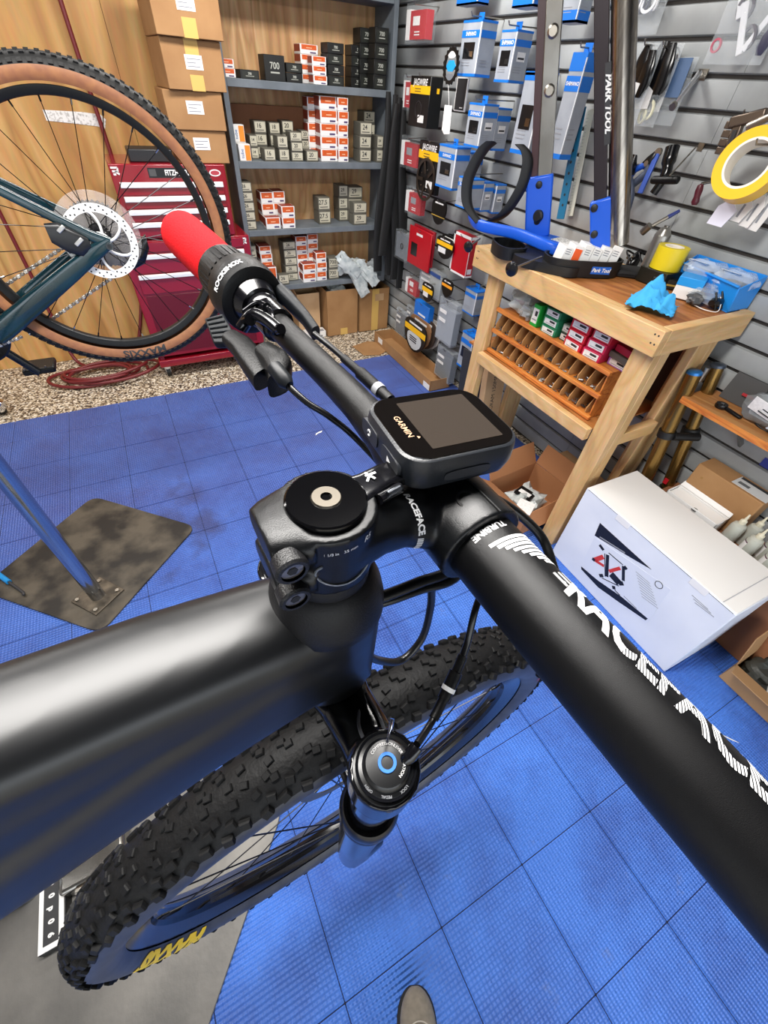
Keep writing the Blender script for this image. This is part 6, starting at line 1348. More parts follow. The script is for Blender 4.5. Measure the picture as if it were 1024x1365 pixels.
o = lk.build('tread_knobs', RUB, lt, flip=False); o['kind'] = 'stuff'
MB().lathe([(.294, -.008), (.296, -.013), (.309, -.0170), (.313, -.0170), (.313, -.0150), (.309, -.014), (.307, 0), (.309, .014), (.313, .0150), (.313, .0170), (.309, .0170), (.296, .013), (.294, .008)], WC, YV, 128, close=True).build('rear_rim', mat('rim_dark', '#0a0b0d', .4, spec=.3), LB, smooth=30)
# rim sticker
stk = MB(); n = 14
for i in range(n+1):
    a = R(118-30*i/n)
    for rr_ in (.279, .288): stk.v.append(tuple(WC+Vector((math.cos(a)*rr_, -.0095, math.sin(a)*rr_))))
for i in range(n): stk.f.append((2*i, 2*i+1, 2*i+3, 2*i+2)); stk.m.append(0)
# white paper sign on the plywood wall, seen through the spokes
a_ = onY(58, 150, 3.945); b_ = onY(140, 164, 3.945)
sg = MB().prism([(0, -.035), (.12, -.042), (.26, -.052), (.30, -.062), (.32, -.02), (.30, .002), (.2, .010), (.0, .012)], Vector((a_.x, 3.9465, a_.z)), (1, 0, 0), (0, 0, 1), (0, .002, 0)).build('paper_sign', mat('paper_print', '#e9e6e2', .6, var=(70, '#b9b4ae', .5, .62)), None); tag(sg, 'narrow white paper sign stuck on the plywood wall', 'sign')
hb2 = MB().lathe([(.008, -.070), (.009, -.055), (.020, -.050), (.020, -.044), (.026, -.040), (.028, -.036), (.014, -.030), (.013, .020), (.028, .026), (.028, .030), (.017, .034), (.017, .066), (.009, .070)], WC, YV, 32).build('rear_hub', ALU, LB, smooth=30)
for i in range(28):
    a = 2*PI*(i+.3)/28; sd = 1 if i % 2 else -1; off = .62*(1 if (i//2) % 2 else -1)
    h = WC+Vector((math.cos(a+off)*.026, sd*.029-.004, math.sin(a+off)*.026)); q = WC+Vector((math.cos(a)*.295, sd*.002, math.sin(a)*.295))
    MB().cyl(h, q, .00115, n=6, cap=False).build('spoke', SPK_M, hb2); MB().cyl(q, q.lerp(h, .045), .0022, n=8).build('spoke_nipple', CHROME if i % 3 == 0 else SPK_M, hb2)
# brake rotor with vent holes and arms
rot_ = MB().lathe([(.072, -.0010), (.092, -.0010), (.092, .0010), (.072, .0010)], WC+YV*-.052, YV, 72, close=True).build('brake_rotor', SILV, LB, smooth=30)
for i in range(54):
    a = 2*PI*i/54; rr_ = (.0765, .082, .0875)[i % 3]; p = WC+Vector((math.cos(a)*rr_, -.0533, math.sin(a)*rr_)); MB().cyl(p, p+YV*.0004, .0024, n=8).build('vent_hole', INK, rot_)
for i in range(6):
    a = 2*PI*i/6; p = [WC+Vector((math.cos(a+k*.55)*rr_, -.052, math.sin(a+k*.55)*rr_)) for rr_, k in ((.020, 0), (.042, .45), (.062, .8), (.074, 1.1))]
    MB().tube(smoothpts(p, 4), .0036, 8).build('rotor_arm', SILV, rot_, smooth=50)
MB().lathe([(.014, -.002), (.026, -.002), (.026, .002), (.014, .002)], WC+YV*-.053, YV, 36, close=True).build('rotor_carrier', SILV, rot_, smooth=30)
# cassette and clear spoke guard on the far side
for i, rr_ in enumerate((.086, .076, .067, .058, .050, .043, .036)):
    n = int(rr_*2*PI/.0127)*2; vs = []
    ou = [(rr_*(1.0 if k % 2 else .94)*math.cos(2*PI*k/n), rr_*(1.0 if k % 2 else .94)*math.sin(2*PI*k/n)) for k in range(n)]
    MB().prism(ou, WC+YV*(.036+.0045*i), (1, 0, 0), (0, 0, 1), (0, .0018, 0)).build('cassette_sprocket', mat('cassette_steel', '#242426', .4, metal=.5), LB)
MB().lathe([(.030, 0), (.104, -.004), (.108, -.002), (.108, .0), (.104, -.002), (.030, .002)], WC+YV*.031, YV, 48, close=True).build('spoke_guard', mat('clear_guard', '#f2ece8', .1, alpha=.14), LB, smooth=30)
# frame stays: near (left) side and far side
for s in (-1, 1):
    y = WC.y+s*.068
    dp = Vector((-.052, y, 1.330)); ce = Vector((-.42, y+(.028 if s < 0 else -.028), 1.108)); se = Vector((-.33, y+(.034 if s < 0 else -.034), 1.505))
    cs = MB().loft([[c+Vector((0, a, 0))+Vector((.47, 0, -.0)).normalized().cross(YV)*0+Vector((.30, 0, -.55)).normalized()*b for a, b in superell(w, h, 3, 20)] for c, w, h in ((dp+Vector((.012, 0, .004)), .007, .014), (dp+Vector((-.03, 0, -.018)), .008, .019), (dp.lerp(ce, .3), .0095, .0235), (dp.lerp(ce, .6), .011, .027), (dp.lerp(ce, .92), .013, .029), (ce, .012, .026))])
    cs.build('chainstay', TEAL, LB, smooth=40)
    up_ = (se-dp).normalized(); nv_ = up_.cross(YV)
    MB().loft([[c+YV*a+nv_*b for a, b in superell(w, h, 3, 20)] for c, w, h in ((dp+Vector((.010, 0, .0)), .007, .016), (dp.lerp(se, .12), .0075, .014), (dp.lerp(se, .5), .008, .012), (se, .008, .012))]).build('seatstay', TEAL, LB, smooth=40)
    if s < 0:
        MB().lathe([(.0045, -.001), (.0085, -.001), (.0095, .001), (.0095, .006)], Vector((-.045, y-.0095, 1.324)), YV, 24).build('axle_end', mat('axle_ring', '#3f464a', .3, metal=.5), LB, smooth=40); MB().cyl(Vector((-.045, y-.0085, 1.324)), Vector((-.045, y-.0080, 1.324)), .0045, n=20).build('axle_bore', INK, LB)
        MB().loft([[c+YV*a+Vector((0, 0, 1))*b for a, b in superell(w, h, 3, 16)] for c, w, h in ((dp+Vector((-.125, -.001, .030)), .010, .022), (dp+Vector((-.095, -.001, .018)), .012, .036), (dp+Vector((-.065, -.001, .004)), .012, .032), (dp+Vector((-.038, 0, .004)), .009, .012))]).build('brake_caliper', mat('caliper_black', '#1b1c1e', .35), LB, smooth=45)
        for (dx, dz, ln) in ((-.072, .002, .030), (-.100, .034, .026)): c = dp+Vector((dx, -.014, dz)); MB().bar(c, c+Vector((ln*.7, 0, ln*.5)), .010, .004, up=YV).build('caliper_plate', mat('caliper_silver', '#b8b8b6', .35, metal=.5), LB, bevel=.002)
    # rest of the frame out of view
MB().tube([(-.42, 1.629, 1.11), (-.50, 1.629, 1.10)], [.03, .035], 20).build('bottom_bracket_yoke', TEAL, LB, smooth=40)
MB().cyl((-.50, 1.585, 1.10), (-.50, 1.673, 1.10), .024, n=24).build('bottom_bracket', TEAL, LB, smooth=40)
MB().tube([(-.50, 1.629, 1.10), (-.36, 1.629, 1.52), (-.34, 1.629, 1.60)], .018, 20).build('seat_tube', TEAL, LB, smooth=40)
MB().tube([(-.50, 1.629, 1.11), (-1.02, 1.629, 1.50)], .026, 20).build('down_tube', TEAL, LB, smooth=40); MB().tube([(-.36, 1.629, 1.52), (-1.0, 1.629, 1.60)], .018, 20).build('top_tube', TEAL, LB, smooth=40); MB().tube([(-1.03, 1.629, 1.47), (-.985, 1.629, 1.66)], .024, 20).build('head_tube', TEAL, LB, smooth=40)
# chain: separate links
CH = mat('chain_steel', '#d2cfc8', .25, metal=.8)
def chain(a, b):
    a = Vector(a); b = Vector(b); n = int((b-a).length/.0127); d = (b-a).normalized()
    for i in range(n):
        c = a+d*(i+.5)*.0127; w = .0048 if i % 2 else .0072
        MB().bar(c-d*.0058, c+d*.0058, .0088 if i % 2 else .0098, w, up=YV).build('chain_link', CH if i % 2 == 0 else mat('chain_dark', '#8f8b84', .3, metal=.8), LB, bevel=.0018, seg=1)
chain((-.50, 1.68, 1.142), (-.10, 1.685, 1.330)); chain((-.36, 1.68, 1.068), (-.02, 1.69, 1.232)); chain((-.50, 1.68, 1.030), (-.375, 1.68, 1.066))
MB().loft([[Vector((x, 1.69+a, z+b)) for a, b in superell(w, h, 3, 14)] for x, z, w, h in ((-.05, 1.26, .012, .018), (.0, 1.25, .014, .024), (.035, 1.27, .014, .03), (.06, 1.30, .01, .02))]).build('rear_derailleur', ALU, LB, smooth=45)
MB().lathe([(0, .003), (.085, .003), (.092, 0), (.085, -.003), (0, -.003)], (-.50, 1.682, 1.086), YV, 48).build('chainring', ALU, LB, smooth=30)
MB().loft([[c+YV*a+Vector((.55, 0, .83))*b for a, b in superell(.008, .014, 3, 16)] for c in (Vector((-.50, 1.70, 1.10)), Vector((-.45, 1.702, 1.02)), Vector((-.392, 1.702, .935)))]).build('crank_arm', mat('carbon_crank', '#141618', .2), LB, smooth=40)
pdl = MB().bb((-.44, 1.705, .925), (-.345, 1.79, .945)).build('pedal', PLAS, LB, bevel=.006)
for x in (-.43, -.40, -.37): MB().cyl((x, 1.712, .945), (x, 1.712, .950), .0025, n=8).build('pedal_pin', STEEL, pdl)
# black lettering on the tan sidewall
mb = text_mb('MAXXIS', .033, slices=[(0, .005), (1, .0025)], bold=.001, sx=1.15); out = []
for x, y, _ in mb.v:
    rr_ = r2-.004+y*.85; a = R(-88)-x/rr_; ph = math.acos(max(-1, min(1, (rr_-r2)/w2))); e_ = 1+.0009/w2; r3 = r2+w2*1.02*math.cos(ph)*e_; out.append((WC.x+r3*math.cos(a), WC.y-w2*math.sin(ph)*e_, WC.z+r3*math.sin(a)))
mb.v = out; mb.build('tyre_lettering', INK, lt, flip=False)

# ================================================================== STANDS, FLOOR, RIGHT-HAND STOCK
STPL = mat('stained_steel_plate', '#544d42', .55, var=(7, '#211e1b', .38, .60), bump=(40, .2), metal=.25); STPL2 = mat('grey_steel_plate', '#77746f', .50, var=(5, '#5d5b58', .35, .65), bump=(60, .15), metal=.3)
POLE = mat('chrome_pole', '#aeb2b8', .14, metal=1)
s1 = thing('repair_stand', (-.585, 1.49, 0), 'repair stand with chrome pole on a stained steel base plate', 'repair stand')
cor = [onZ(125, 663, .001), onZ(262, 703, .001), onZ(135, 845, .001)]; c4 = cor[0]+cor[2]-cor[1]
def rpoly(pts, r=.06, n=6):
    out = []
    for i in range(len(pts)):
        p = pts[i]; a = (pts[i-1]-p).normalized(); b = (pts[(i+1) % len(pts)]-p).normalized()
        for k in range(n+1): t = k/n; out.append(p+a*r*(1-t)**2+b*r*t**2)
    return out
pp_ = rpoly([cor[0], cor[1], cor[2], c4]); MB().loft([[Vector((p.x, p.y, z)) for p in pp_] for z in (.0005, .010)]).build('base_plate', STPL, s1, bevel=.0015, seg=1)
pb = Vector((-.578, 1.46, .010)); MB().tube([pb, pb+Vector((0, 0, 1.55))], .030, 28).build('pole', POLE, s1, smooth=60)
MB().box(pb+Vector((0, 0, .004)), (.15, .15, .008), Matrix.Rotation(R(38), 3, 'Z')).build('flange', mat('greasy_steel', '#6a6052', .45, metal=.5, var=(20, '#3a342c')), s1, bevel=.002)
for a in range(4): q = pb+Matrix.Rotation(R(38+90*a), 3, 'Z') @ Vector((.056, .056, .008)); MB().cyl(q, q+Vector((0, 0, .007)), .009, n=6).build('flange_bolt', STEEL, s1)
MB().tube([pb+Vector((0, 0, 1.50)), Vector((-.50, 1.58, 1.555)), Vector((-.36, 1.629, 1.565))], .022, 18).build('clamp_arm', ALU, s1, smooth=40)
o = thing('hex_wrench', onZ(10, 772, .02), 'blue handled hex wrench lying on the far base plate', 'wrench'); a = onZ(-30, 745, .022); b = onZ(12, 776, .022); c = onZ(30, 789, .022); MB().tube([a, b], .011, 14).build('handle', mat('wrench_blue', '#1580c0', .35), o, smooth=40); MB().tube(smoothpts([b, c, c+Vector((.004, -.02, 0))], 4), .006, 10).build('shaft', INK, o, smooth=40)
s2 = thing('repair_stand', (-.6, .34, 0), 'repair stand with grey steel base plate under the front tyre', 'repair stand')
A = Vector((-.075, .345, .001)); u = Vector((-.66, -.75, 0)).normalized(); v = Vector((-.70, .71, 0)).normalized()
pp_ = rpoly([A, A+u*.80, A+u*.80+v*.80, A+v*.80], .07); MB().loft([[Vector((p.x, p.y, z)) for p in pp_] for z in (.0005, .012)]).build('base_plate', STPL2, s2, bevel=.0015, seg=1)
mb_ = Vector((-.80, .47, .012)); MB().tube([mb_, mb_+Vector((0, 0, 1.45))], .030, 28).build('pole', POLE, s2, smooth=60)
MB().tube([mb_+Vector((0, 0, 1.40)), Vector((-.62, .20, 1.50)), Vector((-.495, .085, 1.62))], .022, 18).build('clamp_arm', ALU, s2, smooth=40)
bk = MB().bb((-.70, .40, .012), (-.53, .53, .075)).build('foot_bracket', GALV, s2, bevel=.012, seg=3); MB().bb((-.66, .385, .060), (-.60, .40, .078)).build('foot_tab', STEEL, s2, bevel=.004)
for x in (-.66, -.60): MB().cyl((x, .47, .075), (x, .47, .079), .008, n=14).build('foot_bolt', INK, s2)
MB().bb((-.755, .30, .012), (-.69, .48, .050)).build('label_block', PBK, s2, bevel=.003)
lbp = MB().bb((-.753, .302, .0500), (-.694, .478, .0512)).build('label_frame', W_, s2); MB().bb((-.742, .314, .0508), (-.706, .466, .0518)).build('label_field', INK, s2)
for k in range(5): put_text('00p06'[k], .019, (-.724, .448-.029*k, .0521), (0, -1, 0), (1, 0, 0), 'label_digit', W_, s2, bold=.001)
# shoe tip at the bottom edge
sh = thing('shoe', (.06, -.33, 0), 'grey suede shoe toe with dark rubber edge at the bottom', 'shoe')
def shoe_sec(t, z0, z1, k):
    w = .046*math.sqrt(max(0, 1-(1-min(1, t/.24))**2)) if t < .45 else .046-.008*math.sin((t-.45)/.55*PI)
    return w*k
dirv = Vector((-.42, -.91, 0)).normalized(); sdv = Vector((dirv.y, -dirv.x, 0)); tip = Vector((.100, -.205, 0))
def shoe_loft(zs, name, m, l0=0, grow=0):
    secs = []
    for i in range(15):
        t = .004+.996*(i/14)**1.7; c = tip+dirv*(.29*t); w = shoe_sec(t, 0, 0, 1)+grow; zt = zs(t); secs.append([c+sdv*a*w/.05+Vector((0, 0, b)) for a, b in [(.05*math.cos(q), zt[0]+(zt[1]-zt[0])*(.5+.5*math.sin(q))) for q in [2*PI*j/20 for j in range(20)]]])
    return MB().loft(secs).build(name, m, sh, smooth=50)
shoe_loft(lambda t: (.0005, .026), 'sole', mat('dark_sole', '#1d1c1b', .7), grow=.006); shoe_loft(lambda t: (.012, .036+.064*min(1, t*2.0)**.7), 'upper', mat('grey_suede', '#8d8578', .85, var=(60, '#7d766a')))
for k in range(3): c = tip+dirv*(.10+.035*k)+Vector((0, 0, .079+.012*k)); MB().tube([c-sdv*.028, c+Vector((0, 0, .012)), c+sdv*.028], .003, 8).build('lace', W_, sh, smooth=50)
MB().tube([tip+dirv*(.055+.018*(1-math.cos(q)))+sdv*.026*math.sin(q)+Vector((0, 0, .073+.006*math.cos(q))) for q in [R(a) for a in range(-80, 81, 10)]], .0014, 6).build('toe_seam', mat('seam_grey', '#b8b0a2', .8), sh, smooth=50)
# caster at the far left, dark leg above it
cs_ = thing('caster_leg', (-1.05, 3.28, 0), 'chrome caster with black wheel at the left edge of the floor', 'caster'); MB().cyl((-1.09, 3.27, .05), (-1.05, 3.29, .05), .05, n=28).build('wheel', RUB, cs_, smooth=40); MB().loft([[Vector((-1.06+a, 3.25+b, z)) for a, b in superell(w, w*.8, 2.4, 16)] for z, w in ((.03, .02), (.06, .042), (.10, .045), (.115, .03))]).build('cover', CHROME, cs_, smooth=40); MB().tube([(-1.07, 3.28, .11), (-1.07, 3.28, .5)], .03, 16).build('leg', PBK, cs_, smooth=40)
# --- big white carton
wc = thing('product_carton', (1.68, .42, 0), 'large white carton printed with a bike trainer in front of the bench', 'box')
X0, X1, Y0, Y1, ZT = 1.512, 1.835, .060, .775, .470
mm = Matrix.Translation((1.512, .060, 0)) @ Matrix.Rotation(R(-1.6), 4, 'Z') @ Matrix.Translation((-1.512, -.060, 0))
WCM = mat('white_corrugated', '#dfe2e8', .6, var=(4, '#d3d7e0')); 
MB().bb((X0, Y0, .001), (X1, Y1, ZT)).xf(mm).build('body', WCM, wc, bevel=.004)
MB().bb((X0+.004, Y0+.004, ZT), (X1, Y1-.004, ZT+.0035)).xf(mm).build('lid', W_, wc, bevel=.0015)
MB().bb((X0+.004, Y0+.055, ZT+.0035), (X1-.01, Y0+.058, ZT+.0045)).xf(mm).build('lid_fold', mat('fold_grey', '#a9abb0', .6), wc)
for y in (.20, .56): MB().bb((X0-.0015, y-.035, ZT-.030), (X0+.004, y+.035, ZT+.004)).xf(mm).build('lid_tab', W_, wc, bevel=.002)
MB().bb((X0-.0006, Y0+.01, ZT-.004), (X0+.001, Y1-.01, ZT-.0028)).xf(mm).build('lid_gap', mat('gap_dark', '#3c3a3a', .8), wc)
def wp_(y, z, x=None): return mm @ Vector((X0-.0012 if x is None else x, y, z))
def wpoly(pts, m, nm, off=0):
    P_ = [wp_(y, z, X0-.0012-off) for y, z in pts]; nn = mm.to_3x3() @ Vector((.0008, 0, 0)); n = len(P_)
    return MB().add(P_+[p+nn for p in P_], [tuple(range(n)), tuple(reversed(range(n, 2*n)))]+[(i, n+i, n+(i+1) % n, (i+1) % n) for i in range(n)]).build(nm, m, wc)
def wq(px, py): 
    p = mm.inverted() @ onX(px, py, X0-.004+.01); return (p.y, p.z)
DK = mat('print_navy', '#14151f', .5); RP = mat('print_red', '#c8362e', .5); PG = mat('print_pale', '#cfd2d8', .5)
S7 = 1024/180
def z7(x, y): return wq(740+x/S7, 690+y/S7)
wpoly([z7(205, 330), z7(290, 150), z7(880, 545), z7(700, 800), z7(320, 560)], mat('print_field', '#d6dae3', .55), 'print_field', -.0004)
wpoly([z7(330, 45), z7(730, 395), z7(560, 300), z7(290, 140)], DK, 'print_wedge'); wpoly([z7(190, 375), z7(320, 480), z7(500, 600), z7(706, 765), z7(690, 778), z7(480, 640), z7(320, 530), z7(190, 395)], DK, 'print_wedge')
def wline(a, b, w, m, nm):
    a = Vector((0, *z7(*a))); b = Vector((0, *z7(*b))); d = (b-a).normalized(); s = Vector((0, -d.z, d.y))*w/2; wpoly([((p).y, (p).z) for p in (a-s, b-s, b+s, a+s)], m, nm, .0006)
for a, b, w, m in (((330, 210), (360, 250), .014, DK), ((290, 325), (360, 300), .022, RP), ((300, 330), (365, 370), .014, RP), ((275, 312), (295, 330), .016, DK), ((392, 285), (388, 450), .016, DK), ((370, 275), (375, 450), .004, DK), ((405, 410), (490, 385), .016, RP), ((400, 270), (510, 360), .004, DK), ((515, 370), (515, 480), .014, DK), ((520, 370), (540, 395), .014, DK), ((340, 430), (350, 455), .022, DK), ((420, 430), (485, 500), .034, DK), ((350, 460), (480, 520), .004, DK), ((480, 500), (515, 500), .02, DK), ((440, 520), (445, 545), .016, DK), ((450, 550), (490, 590), .004, DK), ((520, 595), (620, 690), .003, GREYINK)): wline(a, b, w, m, 'print_trainer')
for k in range(9): wline((610+6*k, 470+26*k*.9-60), (720+8*k, 560+26*k*.9-60), .0016, GREYINK, 'print_line')
wline((330, 150), (525, 270), .006, GREYINK, 'print_title')
cc = z7(788, 510); wo = MB().tube([wp_(cc[0]+.016*math.cos(t), cc[1]+.016*math.sin(t)) for t in [2*PI*i/24 for i in range(24)]], .0013, 6, close=True).build('print_ring', INK, wc)
for k in range(3): a = wq(923+k*2, 793+k*5); b = wq(945+k*4, 812+k*5); wpoly([(a[0], a[1]), (b[0], b[1]), (b[0], b[1]+.002), (a[0], a[1]+.002)], GREYINK, 'print_line')
# --- open box with a bagged part beside the bench leg
ob = open_box('cardboard_box', (1.43, .955), (1.80, 1.25), .001, .17, 'open cardboard box with a bagged black part under the bench', mat('cardboard_red_brown', '#a5714a', .75), {'+y': (.13, 62), '-y': (.10, -62), '+x': (.13, 75), '-x': (.13, 35)}, rot=R(4))
pbg = crumple('plastic_bag', (1.60, 1.10, .075), (.20, .18, .12), 'silver plastic bag around a black part in the open box', BAGW, 71); MB().box((1.58, 1.10, .132), (.075, .10, .014), Matrix.Rotation(R(15), 3, 'Z')).build('black_part', PKB, pbg); MB().box((1.575, 1.10, .1398), (.03, .07, .001), Matrix.Rotation(R(15), 3, 'Z')).build('part_label', PAPER, pbg)
o = MB().box((1.465, .99, .177), (.10, .085, .002), Matrix.Rotation(R(30), 3, 'Z')).build('paper_slip', PAPER); tag(o, 'white paper slip on the flap of the open box', 'paper')
o = thing('cardboard_box', (1.79, 1.02, 0), 'closed brown carton behind the front bench leg', 'cardboard box'); MB().bb((1.83, .885, .001), (1.94, 1.20, .26)).build('body', CARD2, o, bevel=.003); MB().bb((1.828, .90, .10), (1.8305, .93, .15)).build('stamp', mat('violet_stamp', '#7a5a72', .6), o)
o = thing('cardboard_box', (1.64, .87, 0), 'narrow brown carton standing against the front bench leg', 'cardboard box'); MB().bb((1.665, .83, .001), (1.80, .935, .24)).build('body', CARD2, o, bevel=.003)
# flat cartons leaning behind the left legs
o = thing('flat_carton', (1.80, 1.95, 0), 'tall brown flat carton leaning under the bench with printed words', 'cardboard box'); m2 = Matrix.Translation((1.735, 1.72, 0)) @ Matrix.Rotation(R(-8), 4, 'X')
MB().bb((0, 0, .003), (.15, .05, .62)).xf(m2).build('body', CARD2, o, bevel=.002); put_text('VO/GRAM 150MM', .045, m2 @ Vector((-.0012, .024, .36)), (0, .14, 1), (0, 1, -.14), 'side_lettering', INK, o) if False else put_text('VO/GRAM 150MM', .040, m2 @ Vector((.070, -.0012, .33)), m2.to_3x3() @ Vector((0, 0, 1)), Vector((-1, 0, 0)), 'side_lettering', INK, o)
for i, (x, lab) in enumerate(((1.73, 'thin black panel with white edge leaning under the bench'), (1.86, 'second thin black panel with white edge under the bench'))):
    o = thing('display_board', (x, 1.93, 0), lab, 'board'); m2 = Matrix.Translation((x, 1.90, 0)) @ Matrix.Rotation(R(-6), 4, 'X'); MB().bb((0, 0, .002), (.012, .10, .55)).xf(m2).build('board', INK, o); MB().bb((-.001, -.006, .002), (.013, -.0003, .55)).xf(m2).build('edge', W_, o)
# --- gold fork standing behind the bench end
GOLD = mat('gold_stanchion', '#8c6d3a', .25, metal=.85, scl=(1, 1, .02), var=(60, '#785c30'))
gf = thing('suspension_fork', (1.95, .765, 0), 'gold suspension fork leaning against the wall beside the bench', 'fork')
for i, (tp_, bt_, x) in enumerate((((926, 497), (866, 628), 1.93), ((957, 488), (898, 628), 2.035))):
    a = onX(*tp_, x); b = onX(*bt_, x); d = (a-b); e = b-d*.55; e = b-d*((b.z-.03)/d.z) if True else e
    MB().tube([e.lerp(b, .75), a], .029 if i == 0 else .026, 26).build('upper_tube', GOLD, gf, smooth=50); m_ = b.lerp(a, .42)
    MB().tube([m_-d.normalized()*.016, m_+d.normalized()*.016], .036, 26).build('clamp_ring', PBK, gf, smooth=40)
    MB().lathe([(0, .012), (.020, .012), (.029, .006), (.030, -.004)], a, d, 26).build('top_cap', mat('fork_cap_blue', '#2a6fb0', .3, metal=.5) if i == 0 else mat('fork_cap_grey', '#3c4450', .3, metal=.5), gf, smooth=35)
    MB().tube([e, e.lerp(b, .8)], [.024, .033], 24).build('lower_leg', mat('gloss_black_part', '#0d0d0f'), gf, smooth=40)
    MB().bar(b+Vector((-.034, -.01, -.03)), b+Vector((-.034, -.01, -.06)), .02, .002, up=(1, 0, 0)).build('red_mark', mat('red_mark', '#c8202c', .4), gf)
c0 = onX(926, 497, 1.93).lerp(onX(957, 488, 2.035), .5); MB().tube([c0+Vector((0, 0, -.05)), c0+Vector((0, 0, .01))], .014, 20).build('steerer', STEEL, gf, smooth=40)
a = onX(866, 628, 1.93); b = onX(898, 628, 2.035); MB().tube([a.lerp(a+Vector((0, 0, .1)), 2.05), b+Vector((0, 0, .2))], .018, 16).build('crown', PBK, gf, smooth=40)
# --- small wall shelf at the right with bags
ws2 = thing('wall_shelf', (2.0, .4, .83), 'thick brown plywood wall shelf at the right edge', 'shelf'); MB().bb((1.895, -.75, .822), (2.098, .790, .850)).build('board', plywood('shelf_board', '#b98550', '#9a632f', '#ad7642', 'y', 2), ws2, bevel=.003); MB().bb((1.893, -.75, .823), (1.8955, .788, .849)).build('edging', ORW, ws2)
for y in (-.5, .55): MB().bar((2.095, y, .70), (1.95, y, .82), .02, .01, up=(0, 1, 0)).build('strut', GALV, ws2)
def rest(px, py, z): return onZ(px, py, z)
p = Vector((1.99, .585, .851)); o = crumple('plastic_bag', (2.00, .50, .905), (.10, .24, .11), 'grey zip bag with white label on the wall shelf', mat('grey_zip_bag', '#9aa0a3', .2, alpha=.6), 81, amp=.1)
X = 1.945; MB().box((1.938, .50, .925), (.002, .15, .055), Matrix.Rotation(R(-14), 3, 'Y') @ Matrix.Rotation(R(8), 3, 'X')).build('label', PAPER, o)
for k in range(3): MB().box((1.9365, .50-.01*k, .910+.012*k), (.001, .08, .004), Matrix.Rotation(R(8), 3, 'X')).build('print_line', INK, o)
MB().tube([Vector((1.99+.02*math.sin(t), .49+.07*math.cos(t), .90+.05*math.sin(t))) for t in [R(a) for a in range(0, 360, 15)]], .004, 8, close=True).build('cable_ring', PLAS, o)
crumple('plastic_bag', (1.975, .395, .888), (.13, .15, .075), 'clear bag of blue grey parts in front on the wall shelf', mat('blue_clear_bag', '#c8d2e0', .12, alpha=.5, bump=(40, .7)), 83)
o = thing('metal_part', (1.965, .66, .851), 'small black lever part at the left end of the wall shelf', 'bike part'); MB().lathe([(.008, 0), (.022, 0), (.024, .008), (.022, .016), (.008, .016)], (1.965, .665, .851), (0, 0, 1), 24, close=True).build('ring', mat('gloss_black_part', '#0d0d0f'), o, smooth=35); MB().bar((1.965, .645, .858), (1.955, .575, .856), .018, .010).build('lever', PLAS, o, bevel=.003); MB().cyl((1.965, .665, .866), (1.965, .665, .869), .007, n=14).build('bolt', CHROME, o)
o = thing('metal_plate', (2.06, .66, .851), 'dark metal plate leaning on the wall shelf', 'bike part'); MB().box((2.065, .66, .905), (.006, .13, .11), Matrix.Rotation(R(14), 3, 'Y')).build('plate', mat('dark_plate', '#4a4a4a', .4), o); MB().box((2.050, .63, .90), (.004, .05, .01)).build('edge_mark', mat('red_print', '#b8323a'), o)
# blue tape square on the wall
o = MB().bb((XW-.0035, .40, .668), (XW-.0018, .45, .706)).build('tape_square', mat('blue_tape', '#27348c', .6)); tag(o, 'small square of blue tape on the slatwall under the shelf', 'tape')
# --- cartons, bottles behind the white carton
bs = thing('cardboard_box', (1.96, .30, 0), 'large brown carton under the bottles behind the white one', 'cardboard box'); MB().bb((1.865, -.10, .001), (2.09, .66, .40)).build('body', mat('cardboard_dark', '#8a5a3a', .75), bs, bevel=.003); CZ = .4005
cb = thing('cardboard_box', (2.03, .46, CZ), 'brown carton with grey picture label against the slatwall', 'cardboard box'); MB().bb((1.975, .315, CZ), (2.086, .60, CZ+.20)).build('body', CARD, cb, bevel=.004); MB().bb((1.99, .315, CZ+.20), (2.07, .46, CZ+.2012)).build('label', mat('label_grey', '#c4c6c6', .5), cb); MB().bb((2.052, .33, CZ+.2008), (2.07, .455, CZ+.2018)).build('label_bar', INK, cb); MB().bb((2.01, .40, CZ+.2008), (2.03, .445, CZ+.2018)).build('label_picture', mat('label_dark', '#5a5c5c', .5), cb); MB().cyl((1.9745, .555, CZ+.15), (1.9755, .555, CZ+.15), .006, n=12).build('hole', CARDIN, cb)
wo_ = open_box('small_carton', (1.872, .365), (1.962, .605), CZ, CZ+.075, 'white small carton with raised lid behind the large white one', W_, {'+x': (.07, 55)}); MB().bb((1.885, .372, CZ+.055), (1.955, .598, CZ+.066)).build('tray', mat('tray_white', '#f0efec', .5), wo_); MB().bb((1.8705, .47, CZ+.03), (1.8725, .54, CZ+.055)).build('label', mat('label_pink', '#c9a99c', .6), wo_); MB().cyl((1.878, .47, CZ+.0665), (1.878, .47, CZ+.0675), .014, n=18).build('thumb_hole', INK, wo_)
BOT = mat('cloudy_bottle', '#c9cbc0', .3, alpha=.75); BLAB = mat('bottle_label', '#e6e4e2', .5); PUR = mat('purple_edge', '#5a2a48', .5)
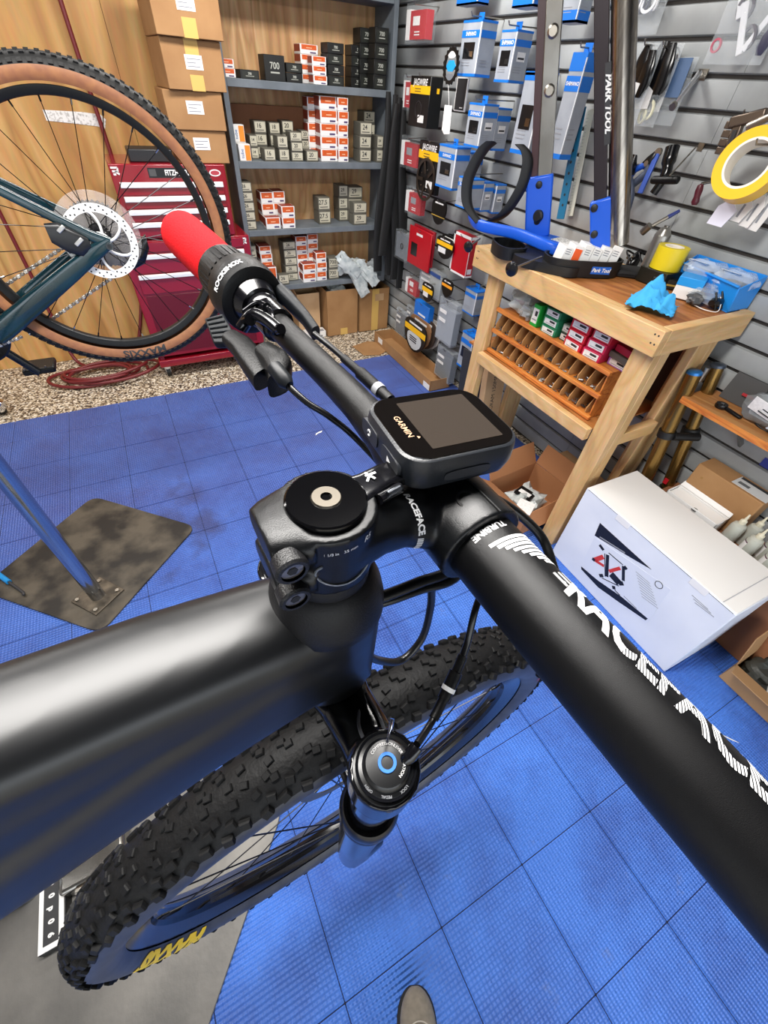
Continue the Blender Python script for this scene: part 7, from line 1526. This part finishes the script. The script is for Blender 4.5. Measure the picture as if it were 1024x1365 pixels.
for i, (x, y, lab) in enumerate(((1.93, .315, 'leftmost cloudy squeeze bottle behind the white carton'), (1.985, .275, 'cloudy squeeze bottle second from the left'), (1.915, .235, 'squeeze bottle with a tall white label, third from left'), (1.965, .185, 'squeeze bottle with purple edged label near the wall'), (1.905, .150, 'squeeze bottle with white label nearest the white carton'), (1.98, .11, 'squeeze bottle at the right edge near the wall'), (1.91, .06, 'rightmost squeeze bottle beside the white carton'))):
    o = thing('squeeze_bottle', (x, y, CZ), lab, 'bottle', 'squeeze bottles behind the white carton'); b0 = Vector((x, y, CZ))
    MB().lathe([(0, .0005), (.026, .0005), (.028, .004), (.028, .085), (.024, .100), (.012, .108), (.011, .112)], b0, (0, 0, 1), 28).build('body', BOT, o, smooth=35); MB().lathe([(.0125, .108), (.0135, .112), (.0125, .124), (.006, .130), (.003, .158), (.0015, .160)], b0, (0, 0, 1), 20).build('nozzle', mat('nozzle_cream', '#cfcab4', .45), o, smooth=35)
    MB().lathe([(.0284, .016), (.0286, .018), (.0286, .076), (.0284, .078)], b0, (0, 0, 1), 28, arc=(R(60), R(250))).build('label', BLAB if i in (2, 3, 4) else mat('label_faint', '#b4b0a4', .5), o, smooth=35)
    if i in (2, 3, 4): MB().lathe([(.0288, .074), (.0289, .079)], b0, (0, 0, 1), 28, arc=(R(60), R(250))).build('label_edge', PUR, o)
# brown open box at the right edge
cbx = open_box('cardboard_box', (1.715, -.50), (2.02, -.060), .001, .115, 'open brown cardboard box on the tiles at the right edge', mat('cardboard_tan', '#a98258', .75), {'-x': (.09, 20), '+y': (.16, 78)})
for i, (x, y, lab) in enumerate(((1.86, -.14, 'dark lump of parts near the corner of the right open box'), (1.88, -.28, 'second dark lump of parts in the right open box'))): crumple('part_bundle', (x, y, .055), (.16, .13, .10), lab, mat('dark_grey_parts', '#3a3c38', .45, bump=(60, .7)), 91+i, cat='bike parts')
o = MB().box((1.79, -.20, .085), (.06, .05, .006), Matrix.Rotation(R(20), 3, 'Z')).build('paper_card', PAPER); tag(o, 'pale card lying in the right open box', 'card')
# litter on the tiles
for i, (px, py, lab) in enumerate(((425, 577, 'white paper scrap on the blue tiles left of the bar'), (967, 982, 'thin white strip on the blue tiles near the right box'))):
    p = onZ(px, py, .0012); a = R(20 if i == 0 else -55); l_ = .035 if i == 0 else .05; d = Vector((math.cos(a), math.sin(a), 0)); s = Vector((-d.y, d.x, 0)); w_ = .008 if i == 0 else .0025
    o = MB().prism([(-l_, -w_), (-l_*.2, -w_*.4), (l_*.5, -w_), (l_, w_*.3), (l_*.2, w_), (-l_*.6, w_*.7)], p, d, s, (0, 0, .0012)).build('paper_scrap', W_); tag(o, lab, 'litter')
